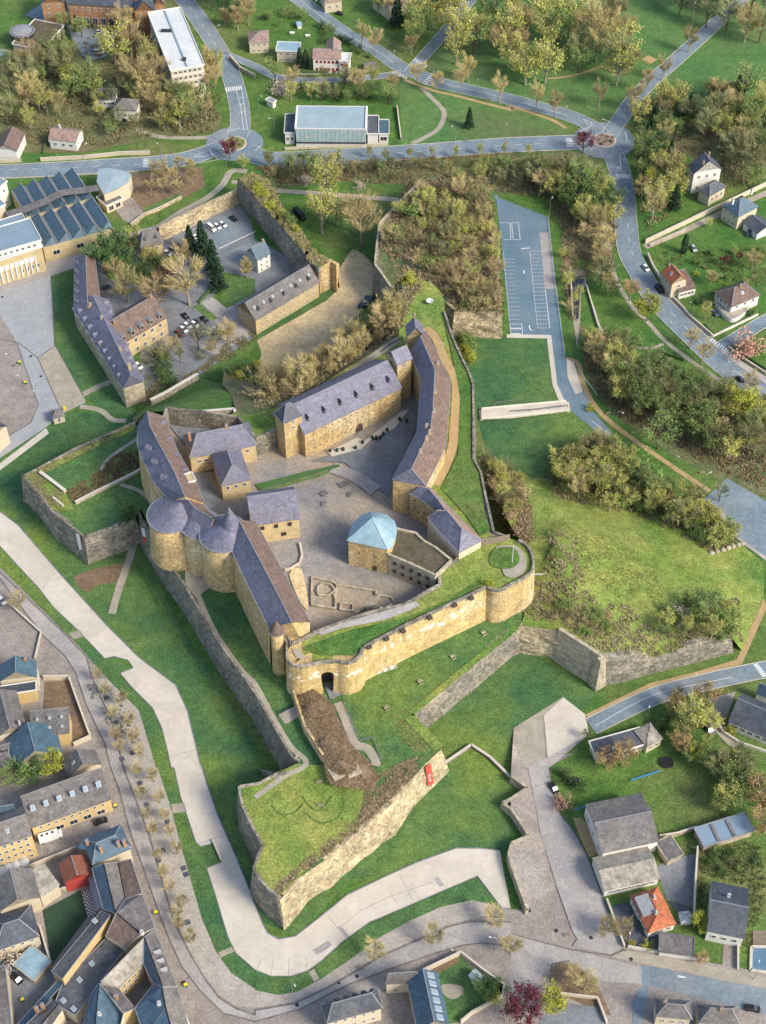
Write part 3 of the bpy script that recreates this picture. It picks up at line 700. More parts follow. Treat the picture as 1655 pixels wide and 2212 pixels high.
# ------------------------------------------------------------------ vehicles, lamps, furniture
CARM = {}
def car_parts(col, kind):
    key = (col, kind)
    if key in CARM: return CARM[key]
    L, W_, Hh = {'car': (4.3, 1.8, 1.5), 'van': (5.0, 1.95, 2.0), 'camper': (7.0, 2.3, 3.0), 'truck': (7.5, 2.4, 2.8)}[kind]
    x = L / 2; bt = .28; be = Hh * (.58 if kind == 'car' else .5)
    if kind == 'car': lower = [(-x, .45), (-x + .08, be - .05), (-x + .5, be), (x - 1.05, be - .03), (x - .1, be - .28), (x, .5), (x - .1, bt), (-x + .1, bt)]; cab = [(-x + .25, be), (-x + .75, Hh), (x - 1.9, Hh), (x - 1.0, be)]
    elif kind == 'van': lower = [(-x, .5), (-x + .05, be), (x - .9, be), (x - .1, be - .3), (x, .5), (x - .1, bt), (-x + .1, bt)]; cab = [(-x + .03, be), (-x + .2, Hh), (x - 1.7, Hh), (x - .85, be)]
    else: lower = [(-x, .5), (-x, be), (x - .7, be), (x - .05, be - .4), (x, .5), (x - .1, bt), (-x + .1, bt)]; cab = [(-x, be), (-x, Hh), (x - 1.3, Hh), (x - .6, be)]
    def ext(b, prof, w0, w1, m=0):
        n = len(prof); zt = max(q[1] for q in prof); zb = min(q[1] for q in prof)
        V = []
        for sg in (-1, 1):
            for q in prof:
                t = (q[1] - zb) / (zt - zb) if w0 != w1 else 0; V.append((q[0], sg * (w0 + (w1 - w0) * t), q[1]))
        fs = [list(range(n)), list(range(2 * n - 1, n - 1, -1))] + [(i, n + i, n + (i + 1) % n, (i + 1) % n) for i in range(n)]
        nb = len(b.v); b.add(V, [f[::-1] for f in fs], m)
    b1 = MB(); ext(b1, lower, W_ / 2, W_ / 2); 
    b2 = MB(); ext(b2, cab, W_ / 2 - .06, W_ / 2 - .25)
    rf = MB(); z = Hh + .02; c0, c1 = cab[1][0], cab[2][0]
    rf.box(((c0 + c1) / 2, 0, z), (c1 - c0 - .05, W_ - .52, .05))
    wh = MB()
    seg = 12; V = []
    for yy in (-.1, .1):
        for i in range(seg): a = i * 2 * math.pi / seg; V.append((.33 * math.cos(a), yy, .33 * math.sin(a)))
    wh.add(V, [list(range(seg)), list(range(2 * seg - 1, seg - 1, -1))] + [(i, seg + i, seg + (i + 1) % seg, (i + 1) % seg) for i in range(seg)])
    hl = MB().box((0, 0, 0), (.08, .32, .16)); cmn = 'car_' + col
    gm = 'glass' if kind in ('car', 'van') else cmn
    parts = [('body', b1.mesh('body', cmn), (0, 0, 0)), ('cabin_glass' if gm == 'glass' else 'cabin', b2.mesh('cabin', gm), (0, 0, 0)), ('roof_panel', rf.mesh('roof_panel', cmn), (0, 0, 0))]
    wm = wh.mesh('wheel', 'rubber'); hm = hl.mesh('headlight', 'frame'); tm = hl.mesh('tail_light', 'red_paint')
    for sx in (-x + .8, x - .85):
        for sy in (-1, 1): parts.append(('wheel', wm, (sx, sy * (W_ / 2 - .08), .33)))
    for sy in (-.6, .6): parts.append(('headlight', hm, (x - .06, sy, .62))); parts.append(('tail_light', tm, (-x + .02, sy, .75)))
    if kind in ('camper', 'truck'):
        g = MB()
        for k in range(3): g.box((-x + 1.2 + 1.6 * k, 0, Hh + .06), (.7, .7, .12))
        parts.append(('roof_hatch', g.mesh('roof_hatch', 'glass'), (0, 0, 0)))
        parts.append(('windscreen', MB().box((0, 0, 0), (.1, W_ * .8, .8)).mesh('windscreen', 'glass'), (x - .92, 0, Hh * .72)))
    CARM[key] = parts; return parts
def car(s, col, label, kind='car', z=.1):
    a, b = hits(s); d = b - a; c = (a + b) / 2
    nm = {'car': 'parked_car', 'van': 'delivery_van', 'camper': 'camper_van', 'truck': 'flatbed_truck'}[kind]
    e = empty(nm, (c.x, c.y, c.z + z), label, {'camper': 'camper van', 'truck': 'truck', 'van': 'van'}.get(kind, 'car'), 'parked vehicles', math.atan2(d.y, d.x))
    for n_, me, loc in car_parts(col, kind): o = obj(n_, me, e); o.location = loc
    return e
LM = {}
def lamp(x, y, label, h=8., arm=1.5, rz=0, group='street lamps', name='street_lamp'):
    key = (h, arm)
    if key not in LM:
        LM[key] = (MB().tube([(0, 0, 0), (0, 0, h * .7), (0, 0, h)], [.11, .08, .06], 6).mesh('pole', 'metal'), MB().tube([(0, 0, h - .05), (arm * .5, 0, h + .25), (arm, 0, h + .3)], [.05, .045, .04], 5).mesh('arm', 'metal'),
                   MB().box((arm + .3, 0, h + .3), (.85, .34, .18), 0, 0, .7).mesh('lamp_head', 'frame'), MB().box((0, 0, .15), (.35, .35, .3)).mesh('base', 'concrete'))
    g = hit(x, y); e = empty(name, g, label, 'street lamp', group, rz)
    for n_, me in zip(('pole', 'arm', 'lamp_head', 'base'), LM[key]): obj(n_, me, e)
def bench(s, label, rz=0.):
    g = hits(s)[0]; e = empty('park_bench', g + Vector((0, 0, .05)), label, 'bench', 'park benches', rz)
    if 'bench' not in LM:
        LM['bench'] = [('slat', MB().box((0, y, .46), (2., .12, .05)).mesh('slat', 'wood')) for y in (-.2, -.05, .1)] + [('backrest', MB().box((0, .25, .75), (2., .06, .4)).mesh('backrest', 'wood'))] + [('leg', MB().box((x, 0, .22), (.12, .5, .44)).mesh('leg', 'concrete')) for x in (-.8, .8)]
    for n_, me in LM['bench']: obj(n_, me, e)
def gwall(name, label, s, h, m='pale_stone', th=.4, cap=True, z=None, cat='garden wall', posts=0, capm='concrete'):
    """free-standing garden wall on the ground along a survey line"""
    p = w(s, z) if z is not None else hits(s); c = p[len(p) // 2]; root = empty(name, c, label, cat); b = MB(); k = MB()
    for a, d in zip(p, p[1:]):
        b.beam(a + Vector((0, 0, h / 2 - .1)), d + Vector((0, 0, h / 2 - .1)), th, h + .2)
        k.beam(a + Vector((0, 0, h + .06)), d + Vector((0, 0, h + .06)), th + .16, .12)
    b.build('wall_body', m, root)
    if cap: k.build('coping', capm, root)
    if posts:
        for a, d in zip(p, p[1:]):
            n = max(1, int((d - a).length / posts))
            for i in range(n + 1):
                q = a.lerp(d, i / n); MB().box((q.x, q.y, q.z + h / 2 + .2), (th + .25, th + .25, h + .5)).build('pillar', m, root)
    return root
def fence(name, label, s, h, m='wood', gap=2.5, rails=2, cat='fence', z=None, solid=False):
    p = w(s, z) if z is not None else hits(s); root = empty(name, p[len(p) // 2], label, cat); pm = MB().box((0, 0, h / 2), (.14, .14, h)).mesh('post', m)
    for a, d in zip(p, p[1:]):
        n = max(1, int((d - a).length / gap))
        for i in range(n + 1):
            o = obj('post', pm, root); o.location = a.lerp(d, i / n) - root.location
        for r in range(rails):
            hh = h * (r + 1) / (rails + .15); MB().beam(a + Vector((0, 0, hh)), d + Vector((0, 0, hh)), .08, .12).build('rail', m, root)
    return root
# ================================================================== THE SETTING
gs = 1800.
gv = [(-gs, -200, 0), (gs, -200, 0), (gs, 2400, 0), (-gs, 2400, 0)]
MB().add(gv, [(0, 1, 2, 3)]).build('ground', 'meadow', kind='structure'); TERR.append((gv, [[0, 1, 2, 3]]))
# lawns, park, rough woodland floor
sheet('park_lawn', 'v 930,60 1010,-60 1700,-60 1700,190 1500,230 1400,270 1340,262 1220,240 1000,180 940,170 905,140', .03, 'park_grass')
sheet('roadside_lawn', 'v 862,172 900,178 1060,215 1225,265 1222,290 1060,308 870,312', .03, 'park_grass')
sheet('moat_lawn', 'v 1005,725 1185,730 1215,870 1330,950 1300,1000 1250,1060 1150,1060 1060,1010 1030,900', .03, 'lawn')
sheet('moat_lawn', 'v -200,1000 60,1020 180,900 290,860 300,960 310,1100 360,1300 470,1480 560,1620 560,1850 610,1975 760,1850 880,1640 900,1560 1000,1480 1120,1395 1200,1440 1290,1500 1230,1560 1120,1600 1140,1690 1090,1850 760,1900 640,2022 560,1990 500,1850 400,1540 360,1480 0,1120 -200,1000', .03, 'lawn')
sheet('castle_lawn', 'v 112,598 160,580 165,700 270,850 290,900 180,850 120,760', .035, 'lawn')
sheet('castle_lawn', '01 555,925 730,830 830,980 850,1010 770,1060', .035, 'lawn')
sheet('castle_lawn', '01 320,1110 500,995 740,1080 850,1050 870,1075 480,1250 200,1400 0,1380 -300,1400 -300,1290 0,1310 190,1190', .04, 'lawn')
sheet('woodland_floor', 'v -100,120 130,115 220,60 330,60 360,210 440,205 480,250 470,285 330,300 180,330 0,330 -100,330', .03, 'rough_ground')
sheet('woodland_floor', 'v 1190,330 1290,325 1330,420 1340,520 1300,560 1250,560 1220,500 1195,430', .03, 'rough_ground')
sheet('woodland_floor', 'v 1250,700 1400,790 1560,870 1700,900 1700,1090 1560,1040 1430,970 1320,890 1270,820', .03, 'rough_ground')
sheet('woodland_floor', 'v 1370,330 1480,330 1560,380 1700,390 1700,300 1500,260 1420,280', .03, 'rough_ground')
sheet('woodland_floor', 'v 560,355 860,350 1100,335 1230,330 1200,360 1150,420 1080,420 1000,370 880,400 700,390 600,410', .03, 'rough_ground')
# town paving, left and bottom
sheet('town_pavement', '02 -900,-400 -100,200 0,355 430,790 480,835 700,1085 900,1285 960,1480 1010,1655 03 1022,0 1100,230 1200,600 1310,980 1400,1190 1500,1330 1655,1430 13 0,1442 150,1472 270,1452 420,1372 600,1252 800,1102 1000,992 1200,902 1400,857 1570,892 1640,915 23 100,920 0,640 0,480 110,440 0,275 0,190 100,130 60,60 22 90,1655 20,1400 340,1200 510,1440 240,1590 420,1560 23 240,0 300,270 400,400 500,580 620,900 760,1160 1180,1240 1655,1330 1900,1800 -2500,2400 03 -900,2300 02 -1600,600', .04, 'pavement')
sheet('street_asphalt', '02 -300,100 0,390 430,800 560,940 600,1080 720,1350 760,1500 800,1659 03 870,180 970,450 1050,740 1130,1000 1230,1200 1330,1370 1420,1490 1530,1560 1655,1600 13 0,1570 250,1530 500,1410 800,1230 1050,1120 1250,1030 1400,995 1655,1000 23 0,1075 400,1180 850,1290 860,1400 600,1385 380,1250 270,1270 60,1500 0,1520 13 1655,1160 1480,1132 1340,1150 1200,1190 850,1310 600,1405 290,1562 0,1645 03 1450,1590 1300,1445 1180,1290 1090,1090 1000,850 920,620 850,430 770,130 720,0 02 680,1500 560,1250 490,1040 420,930 270,790 0,430 -300,150', .07, 'street')
sheet('street_asphalt', '23 110,0 140,150 190,420 290,750 400,1060 430,1110 400,1155 650,1210 730,1160 620,900 500,580 400,400 300,270 250,0 22 510,1440 480,1310 340,1200 240,1590 100,1640', .08, 'street')
sheet('plaza', '22 340,1200 480,1310 510,1440 240,1590 215,1320', .10, 'concrete')
sheet('cobbles', '22 20,1400 330,1205 205,1325 225,1590 90,1659', .10, 'gravel_path')
sheet('bottom_road', '23 850,1275 1655,1435 1900,1480 1900,1660 1655,1600 850,1400', .09, 'asphalt')
sheet('bottom_pavement', '23 740,1180 1655,1350 1655,1430 850,1268 650,1225', .085, 'gravel_path')
sheet('side_road', '23 790,1659 790,1520 830,1430 890,1400 900,1450 850,1659', .09, 'asphalt')
sheet('planted_island', '23 270,1300 300,1265 400,1270 480,1330 580,1450 650,1600 610,1600 330,1470 270,1400', .10, 'brown_earth')
sheet('tree_walk', '02 600,1080 700,1085 900,1285 960,1480 1010,1655 03 1022,0 1100,230 1200,600 1310,980 1400,1190 1500,1330 1655,1430 13 0,1442 150,1472 270,1452 420,1372 600,1252 800,1102 1000,992 1200,902 1400,857 1570,892 1500,960 1250,1010 1050,1105 800,1215 500,1395 250,1515 0,1555 03 1530,1545 1420,1475 1330,1355 1230,1185 1140,1000 1060,740 980,450 880,180 810,0 02 770,1500 730,1350', .062, 'tree_walk')
# promenade round the ditch with the grass strip beside it
pr_in = 'v -60,1050 0,1105 40,1135 130,1240 230,1350 300,1420 380,1480 405,1535 430,1640 470,1760 510,1850 530,1900 13 0,890 45,1000 80,1070 150,1110 260,1090 400,980 600,820 850,700 1050,610 1300,520 1450,520 1585,535'
pr_out = '13 1655,910 1600,910 1440,700 860,950 740,1000 560,1130 430,1250 340,1315 230,1350 100,1350 0,1310 03 1530,1200 1480,1100 1440,970 1390,800 1340,650 1435,610 1380,490 1300,510 1270,480 1170,180 1130,0 02 1110,1655 1090,1560 1050,1400 990,1270 850,1130 780,1045 865,1010 830,960 740,935 680,950 500,760 350,620 250,490 100,330 0,220 -200,60'
sheet('promenade', pr_in + ' ' + pr_out, .12, 'concrete')
sheet('grass_strip', '02 0,225 100,335 250,495 350,625 500,765 680,955 740,940 860,1010 780,1050 850,1135 990,1275 1050,1405 1090,1565 1110,1655 03 1130,0 1170,180 1270,480 1300,515 1380,495 1430,610 1340,655 1390,805 1440,975 1480,1105 1530,1205 1650,1312 1650,1430 1500,1330 1400,1190 1310,980 1200,600 1100,230 1022,0 02 1010,1655 960,1480 900,1285 700,1085 480,835 430,790 0,355', .09, 'lawn')
sheet('grass_strip', '13 5,1318 100,1358 230,1358 345,1322 435,1258 565,1138 745,1008 865,958 1440,708 1595,912 1570,892 1400,857 1200,902 1000,992 800,1102 600,1252 420,1372 270,1452 150,1472 0,1442', .09, 'lawn')
for s_ in ('03 1110,235 1195,225 1210,285 1120,295', '03 1415,1195 1500,1160 1520,1190 1430,1230', '13 345,1320 380,1305 415,1365 380,1385', '02 445,785 520,765 545,805 480,825'):
    sheet('crossing_path', s_, .125, 'gravel_path')
[sheet('concrete_repair', q_, .128, 'street') for q_ in ('13 530,1030 560,1025 610,1090 590,1105', '13 1155,720 1185,705 1225,760 1195,770', '13 370,1180 470,1120 500,1150 400,1215')]
# joints across the concrete promenade
jb = MB()
for s_ in ('13 470,960 510,1010 600,1110', '13 870,800 920,880', '13 940,700 1020,860', '13 120,1230 100,1345', '13 220,1230 215,1350', '13 330,1230 335,1310', '13 40,1240 10,1305', '13 540,1040 690,920 880,830 1150,740', '02 1100,1590 1300,1530', '02 350,440 480,400', '02 800,870 980,840', '03 1290,490 1500,420'):
    q = w(s_, .135)
    for a, b in zip(q, q[1:]): jb.beam(a, b, .14, .01)
jb.build('promenade_joint', 'pavement', kind='structure')
eb_ = MB(); q = w(pr_in, .16)
for a, b in zip(q, q[1:]): eb_.beam(a, b, .35, .12)
q = w(pr_out, .16)
for a, b in zip(q, q[1:]): eb_.beam(a, b, .22, .1)
eb_.build('promenade_edging', 'dark_court', kind='structure')
kb = MB()
for s_ in ('02 -300,100 0,390 430,800 560,940 600,1080 720,1350 760,1500 800,1659 03 870,180 970,450 1050,740 1130,1000 1230,1200 1330,1370 1420,1490 1530,1560 1655,1600 13 0,1570 250,1530 500,1410 800,1230 1050,1120 1250,1030 1400,995 1655,1000', '13 1655,1160 1480,1132 1340,1150 1200,1190 850,1310 600,1405 290,1562 0,1645 03 1450,1590 1300,1445 1180,1290 1090,1090 1000,850 920,620 850,430 770,130 720,0 02 680,1500 560,1250 490,1040 420,930 270,790 0,430', '23 0,1075 400,1180 650,1215 740,1180', '23 110,0 140,150 190,420 290,750 400,1060 430,1110 400,1155', '23 400,400 500,580 620,900 735,1165', '23 250,0 300,270 400,400', '23 380,1250 270,1270 260,1380 60,1500', '01 245,660 360,580', '01 330,130 355,575 540,905', '01 120,560 245,660 370,940 400,1000', '01 -100,520 110,560 200,830 250,960 200,1080 0,1200'):
    q = w(s_, .14)
    for a, b in zip(q, q[1:]): kb.beam(a, b, .3, .13)
kb.build('kerb', 'grey_slate', kind='structure')
for x, y in S('02 690,1205 800,1330 750,1365 850,1330 860,1560 790,1600 03 950,240 1085,350 1000,385 1055,535 1190,650 1205,690 1025,600 905,100 1215,1000'):
    p = at(x, y, .08); MB().box((p.x, p.y, .1), (1.6, 1.6, .06), .4).build('tree_pit', 'dark_slate', kind='structure')
for x, y in S('23 125,815 120,925 295,1055 520,1100 780,1240 1420,1050 13 660,1350 540,1390 450,740 270,1535 03 560,130 760,770 1190,1390 01 15,265 200,650 265,780 90,710'):
    p = at(x, y, .1); MB().box((p.x, p.y, .115), (1., 1., .03), .3).build('manhole_cover', 'dark_metal', kind='structure')
# roads in the north
road = [('v -60,371 60,368 233,358 330,352 400,343 450,328 480,318', 10.), ('v 530,325 570,342 620,344 720,338 880,329 1085,314 1200,309 1280,306', 11.),
        ('v 370,-45 395,-5 425,35 465,95 495,150 508,190 517,230 519,270 510,300', 9.2), ('v 560,-60 648,0 732,63 815,110 862,143 902,160 945,178 1103,215 1223,248 1277,272 1300,292', 8.4),
        ('v 870,158 800,167 710,173 650,173 600,166 575,157 551,143 500,122 478,112', 4.4), ('v 885,158 912,125 960,70 1000,20 1040,-30', 6.), ('v 1315,292 1338,260 1367,218 1405,178 1470,120 1530,65 1620,-20', 7.6),
        ('v 1312,315 1330,345 1341,380 1348,430 1352,480 1360,545 1383,590 1410,636 1443,675 1500,731 1563,790 1655,852 1750,910', 9.6), ('v 1555,752 1600,725 1655,692 1720,660', 6.), ('22 520,1390 930,1195 1300,1095 1655,1020 1850,990', 6.4)]
for i, (s_, wd_) in enumerate(road): strip('road', s_, .10 + .006 * i, wd_, 'asphalt', kerb=True)
strip('sidewalk', 'v 1392,575 1420,620 1455,660 1520,720 1570,765 1655,822 1750,880', .09, 3.4, 'street')
strip('sidewalk', 'v -60,383 60,380 233,371 300,367', .06, 3., 'gravel_path'); strip('sidewalk', 'v 560,356 720,350 880,341 1085,327 1230,322', .06, 2.6, 'brown_earth')
def disc(name, c, r, z, m, seg=40, parent=None): return MB().add([(c.x + r * math.cos(i * 2 * math.pi / seg), c.y + r * math.sin(i * 2 * math.pi / seg), z) for i in range(seg)], [list(range(seg))]).build(name, m, parent, kind=None if parent else 'structure')
RA, RB = at(507, 311), at(1305.5, 304)
disc('roundabout', RA, 13, .18, 'asphalt'); disc('roundabout', RB, 14, .18, 'asphalt')
for c, m, lb in ((RA, 'scrub_olive', 'planted round island of the left roundabout'), (RB, 'pink_tile_lit_slate', 'pinkish gravel island of the right roundabout with dark plants')):
    e = empty('roundabout_island', (c.x, c.y, 0), lb, 'traffic island')
    MB().lathe(c, [(5.4, 0), (5.4, .34), (5.0, .36)], 36).build('kerb_ring', 'concrete', e); MB().lathe(c, [(4.9, .3), (4.8, .45), (2, .7), (.2, .75)], 30).build('planting_bed', m, e)
strip('footpath', '00 1600,1110 1500,1110 1440,1200 1330,1290 1180,1370 1020,1470 900,1500', .06, 3., 'gravel_path'); strip('footpath', '00 1640,1200 1560,1180 1500,1180', .07, 2.4, 'gravel_path')
strip('footpath', '10 90,1230 300,1245 600,1270 800,1285 930,1295', .06, 3., 'gravel_path'); strip('footpath', '10 1080,570 1150,640 1200,690 1225,740 1190,830 1100,890 1010,930', .07, 2.3, 'gravel_path')
strip('footpath', '10 960,515 1150,585 1300,620 1655,710 20 0,690 250,770 360,830', .06, 1.8, 'sand_path'); strip('footpath', '20 240,510 400,490 600,430 640,440', .06, 1.2, 'sand_path'); strip('footpath', '20 870,370 930,400', .06, 5, 'sand_path')
strip('footpath', '21 640,0 690,170 790,330 900,440 1000,550 1170,680 1400,840 1700,1060', .06, 1.9, 'gravel_path'); strip('footpath', '21 530,320 580,470 660,540 760,580 900,600 990,570', .07, 1.4, 'gravel_path')
strip('footpath', '21 360,665 430,690 455,760 480,850 560,990 700,1120 940,1290 1100,1400 1290,1525', .07, 2.0, 'sand_path'); strip('footpath', '20 320,1020 420,1080 590,1300 620,1450 640,1659', .06, 1.6, 'gravel_path')
sheet('footpath', '22 1640,560 1660,620 1500,985 1200,1070 930,1130 500,1335 480,1315 900,1110 1190,1040 1465,955', .08, 'sand_path')
strip('driveway', '20 870,1600 1100,1505 1390,1370 1655,1250 1750,1200', .06, 3., 'gravel_path'); strip('driveway', '00 880,830 950,860 1070,890 1330,890 1400,870', .06, 2.6, 'gravel_path')
sheet('yard', '00 160,100 270,20 480,-60 1000,-60 960,190 680,170 690,300 680,370 560,400 470,250 330,150', .05, 'asphalt'); strip('yard', '00 960,200 1010,330 1080,480', .055, 8, 'asphalt', 3)
# car park with its kerbs and lane
pk = lambda s_: ' '.join('%.1f,%.1f' % ((1780 + float(q.split(',')[0]) / 3.95) / 1.6495, (700 + float(q.split(',')[1]) / 3.95) / 1.6495) for q in s_.split())
sheet('car_park', 'v ' + pk('-80,-60 0,20 680,290 920,2212') + ' 21 330,460 360,700 400,830 450,910 660,1150 620,1190 400,1010 350,940 300,830 260,530 0,508 -20,508 v ' + pk('160,1945 100,1400 20,600 -40,100'), .07, 'parking_asphalt')
sheet('car_park_lane', 'v ' + pk('560,510 690,510 790,1300 640,1300 600,860'), .085, 'street')
sheet('concrete_edge', '21 -25,508 262,512 302,832 350,940 310,935 270,830 235,535 -25,530', .12, 'concrete'); sheet('concrete_edge', '21 360,665 410,690 470,880 420,895 370,790', .11, 'concrete'); sheet('small_lot', '21 425,890 475,880 515,950 470,965', .10, 'asphalt')
sheet('lower_lot', '21 1250,1580 1400,1440 1900,1730 22 1900,400 1655,290 1500,180 1380,0', .06, 'asphalt')
strip('lane', '22 1350,-80 1480,130 1655,270 1800,380', .07, 5, 'street')
# car-park paint
mk = MB()
def line(p, q, wd_=.14, dash=None, z=None):
    L = (q - p).length
    if not dash: mk.beam(p, q, wd_, .006); return
    k = 0
    while k < L: mk.beam(p.lerp(q, k / L), p.lerp(q, min(1, (k + dash[0]) / L)), wd_, .006); k += dash[0] + dash[1]
def pkw(s_): return w('v ' + pk(s_), .105)
for i in range(21):
    t = i / 20; y = 770 + 1082 * (t * .9 + t * t * .1); xl = 425 + 112 * (y - 770) / 1082; xr = 580 + 130 * (y - 770) / 1082
    line(*pkw('%f,%f %f,%f' % (xl, y, xr, y)), .16, (.6, .45))
line(*pkw('425,770 537,1852'), .16, (.8, .5)); line(*pkw('645,1310 708,1850'), .2)
for i in range(18):
    y = 880 + 51.5 * i + .35 * i * i; xl = 65 + 80 * (y - 880) / 880
    if y < 1770: line(*pkw('%f,%f %f,%f' % (xl, y, xl + 155, y)), .16, (.6, .45))
line(*pkw('55,780 140,1780'), .16, (.8, .5))
for s_ in ('170,370 268,370 292,608 195,608 170,370', '10,370 145,370 163,608 65,608', '145,1795 312,1795 325,1945', '145,1795 160,1945'):
    q = pkw(s_)
    for a, b in zip(q, q[1:]): line(a, b, .18)
for y in (1858, 1935):
    for x in range(160, 310, 30): line(*pkw('%d,%d %d,%d' % (x, y - 9, x + 18, y + 9)), .5)
for s_ in ('345,1035 347,1085', '420,1810 425,1860 452,1885', '425,725 350,730 305,740'):
    q = pkw(s_)
    for a, b in zip(q, q[1:]): line(a, b, .4)
mk.build('car_park_marking', 'paint', kind='structure')
# road paint: zebras and lines
mk = MB()
def zebra(x, y, n, dx, dy, lx, ly):
    for i in range(n):
        p = at(x + dx * (i - (n - 1) / 2), y + dy * (i - (n - 1) / 2), .2); q = at(x + dx * (i - (n - 1) / 2) + lx, y + dy * (i - (n - 1) / 2) + ly, .2); mk.beam(p, q, .55, .006)
zebra(504, 187, 8, 4.6, -.6, 2.5, 9); zebra(309, 352, 6, -.2, 3.4, 13, 0); zebra(627, 343, 6, -.2, 2.6, 14, 0); zebra(1223, 308, 6, .4, 3.2, 14, 0); zebra(1345, 376, 7, 4.7, .2, 1.5, 9)
zebra(922, 169, 6, 3.6, -4, 9, 3); zebra(865, 160, 7, 4.5, 2, -2, 5); zebra(905, 138, 7, 4, 2.6, 6, -5); zebra(1549, 748, 7, 5.2, 3.5, 6, -6); zebra(1637, 1449, 7, 3, 4, 10, -3)
def cline(s_, dash=(3, 6), wd_=.18, z=.19, sm=4):
    q = smooth(w(s_, z), sm)
    acc = 0
    for a, b in zip(q, q[1:]):
        if dash is None: mk.beam(a, b, wd_, .006)
        else:
            L = (b - a).length; t = 0
            while t < L:
                ph = (acc + t) % (dash[0] + dash[1])
                if ph < dash[0]: e = min(L, t + dash[0] - ph); mk.beam(a.lerp(b, t / L), a.lerp(b, e / L), wd_, .006); t = e + .01
                else: t += dash[0] + dash[1] - ph
            acc += L
cline('v -20,369 233,358 330,352 400,343'); cline('v 640,342 720,338 880,329 1085,314 1200,309'); cline('v 395,-5 425,35 465,95 495,150'); cline('v 648,0 732,63 815,110 850,135', None); cline('v 960,181 1103,215 1223,248', None)
cline('v 1352,400 1354,450 1358,500 1366,548 1390,590'); cline('v 1450,675 1500,726 1530,752'); cline('v 1585,800 1655,845', (5, 3)); cline('22 550,1385 930,1185 1440,1070', None, .15); cline('21 525,1070 635,1150', None)
for s_ in ('00 1530,580 1560,690 1580,840', '00 1570,590 1590,740 1605,840 1580,840', '00 1540,640 1575,630', '00 1550,680 1585,670', '00 1560,730 1590,720', '00 1255,1015 1360,970 1375,1005 1255,1020', '00 1290,1060 1430,1030', '20 470,770 530,800 500,810 470,770', '20 705,1005 715,1100', '20 480,930 390,930', '23 1080,1345 1150,1360 1080,1355', '21 440,735 560,900'):
    q = w(s_, .2)
    for a, b in zip(q, q[1:]): mk.beam(a, b, .22, .006)
for s_ in ('20 445,855 535,810', '20 605,775 680,805', '20 742,855 755,915', '20 705,1000 775,965', '00 1470,850 1555,830', '00 1365,985 1410,1030', '10 0,975 35,945'): cline(s_, (.5, .5), .5, .2, 2)
mk.build('road_marking', 'paint', kind='structure')
sheet('side_yard', '23 645,905 800,850 880,1075 1060,1020 1105,960 1010,860 1175,910 1178,1000 1110,1000 965,1075 960,1195 740,1160', .05, 'dark_slate'); sheet('side_yard', '23 950,640 1010,600 1200,555 1180,905 1010,850 980,760', .052, 'dark_court'); sheet('hall_lawn', '23 620,60 850,0 22 1000,1600 1250,1500 23 1270,150 1370,350 1080,435 960,440 900,260 820,140 560,170', .05, 'meadow'); sheet('sandy_verge', '23 400,320 470,330 600,540 510,580 440,430', .06, 'sand_path'); sheet('house_drive', '23 1380,1110 1470,1130 1470,1300 1370,1290', .06, 'pavement'); sheet('corner_car_park', '23 230,1545 330,1520 560,1550 640,1720 150,1720', .09, 'dark_court'); sheet('stone_drive', '22 1255,1215 1460,1165 1400,1330 1330,1340 1480,1500 1440,1540 1300,1400', .06, 'gravel_path'); sheet('garden_lawn', '13 1065,1385 1330,1225 1470,1350 1600,1440 1590,1490 1310,1650 1250,1659', .075, 'lawn'); sheet('garden_bed', '13 1062,1350 1300,1230 1320,1260 1190,1330 1070,1400', .078, 'brown_earth'); sheet('garden_pond', '13 1205,1410 1260,1400 1300,1405 1345,1420 1340,1470 1280,1500 1225,1470', .085, 'gravel_path', 3)
# ------------------------------------------------------------------ NW yard, field, streets beside it
sheet('castle_yard', '00 1020,1500 1540,1310 1620,1420 1655,1560 11 330,60 0,400 01 1500,420 1655,520 1280,780 930,900 900,560 620,260 640,-40 900,-60', .05, 'dark_court')
sheet('yard_parking', '00 1310,1440 1560,1370 1640,1490 1430,1600', .09, 'asphalt'); sheet('yard_parking', '00 1440,1640 1655,1560 10 100,1600 01 1655,110', .09, 'asphalt')
strip('yard_marking', '00 1420,1610 1655,1500', .11, .5, 'paint', 0)
sheet('yard_lane', '01 1120,540 1200,570 1400,640 1655,500 1640,440 1420,250 1300,300 1400,390 1480,420 1200,530', .085, 'street')
sheet('yard_lawn', '01 1380,270 1450,100 1655,150 1655,240 1470,340', .09, 'lawn'); sheet('yard_lawn', '01 1290,310 1410,400 1370,420 1250,330', .09, 'lawn'); sheet('yard_lawn', '01 860,80 1000,100 1000,200 700,150 640,0 860,-20', .09, 'meadow')
sheet('rough_field', '11 0,480 200,420 430,260 560,60 640,-40 760,60 760,240 700,330 640,420 560,520 460,640 250,760 60,850 -20,760 40,640', .05, 'dirt', 4)
sheet('field_verge', '11 0,470 500,190 540,215 460,290 250,410 20,540 -40,640 01 1480,700 1300,790 1250,800 1655,540', .07, 'lawn')
strip('wheel_track', '11 430,540 440,470 500,440 560,450 580,420 560,520 500,545 440,500', .08, .5, 'brown_earth'); strip('wheel_track', '11 420,560 425,455 520,425 600,400 690,330', .075, .4, 'brown_earth')
sheet('forecourt', '01 0,230 330,130 355,575 540,905 555,950 420,1015 300,1110 0,1310 -300,1450 -300,300', .055, 'forecourt'); sheet('forecourt_slab', '01 245,660 360,580 540,905 555,945 425,1010 370,940', .075, 'gravel_path'); sheet('forecourt_slab', '01 -300,1460 0,1345 300,1115 318,1150 0,1390 -300,1520', .08, 'concrete')
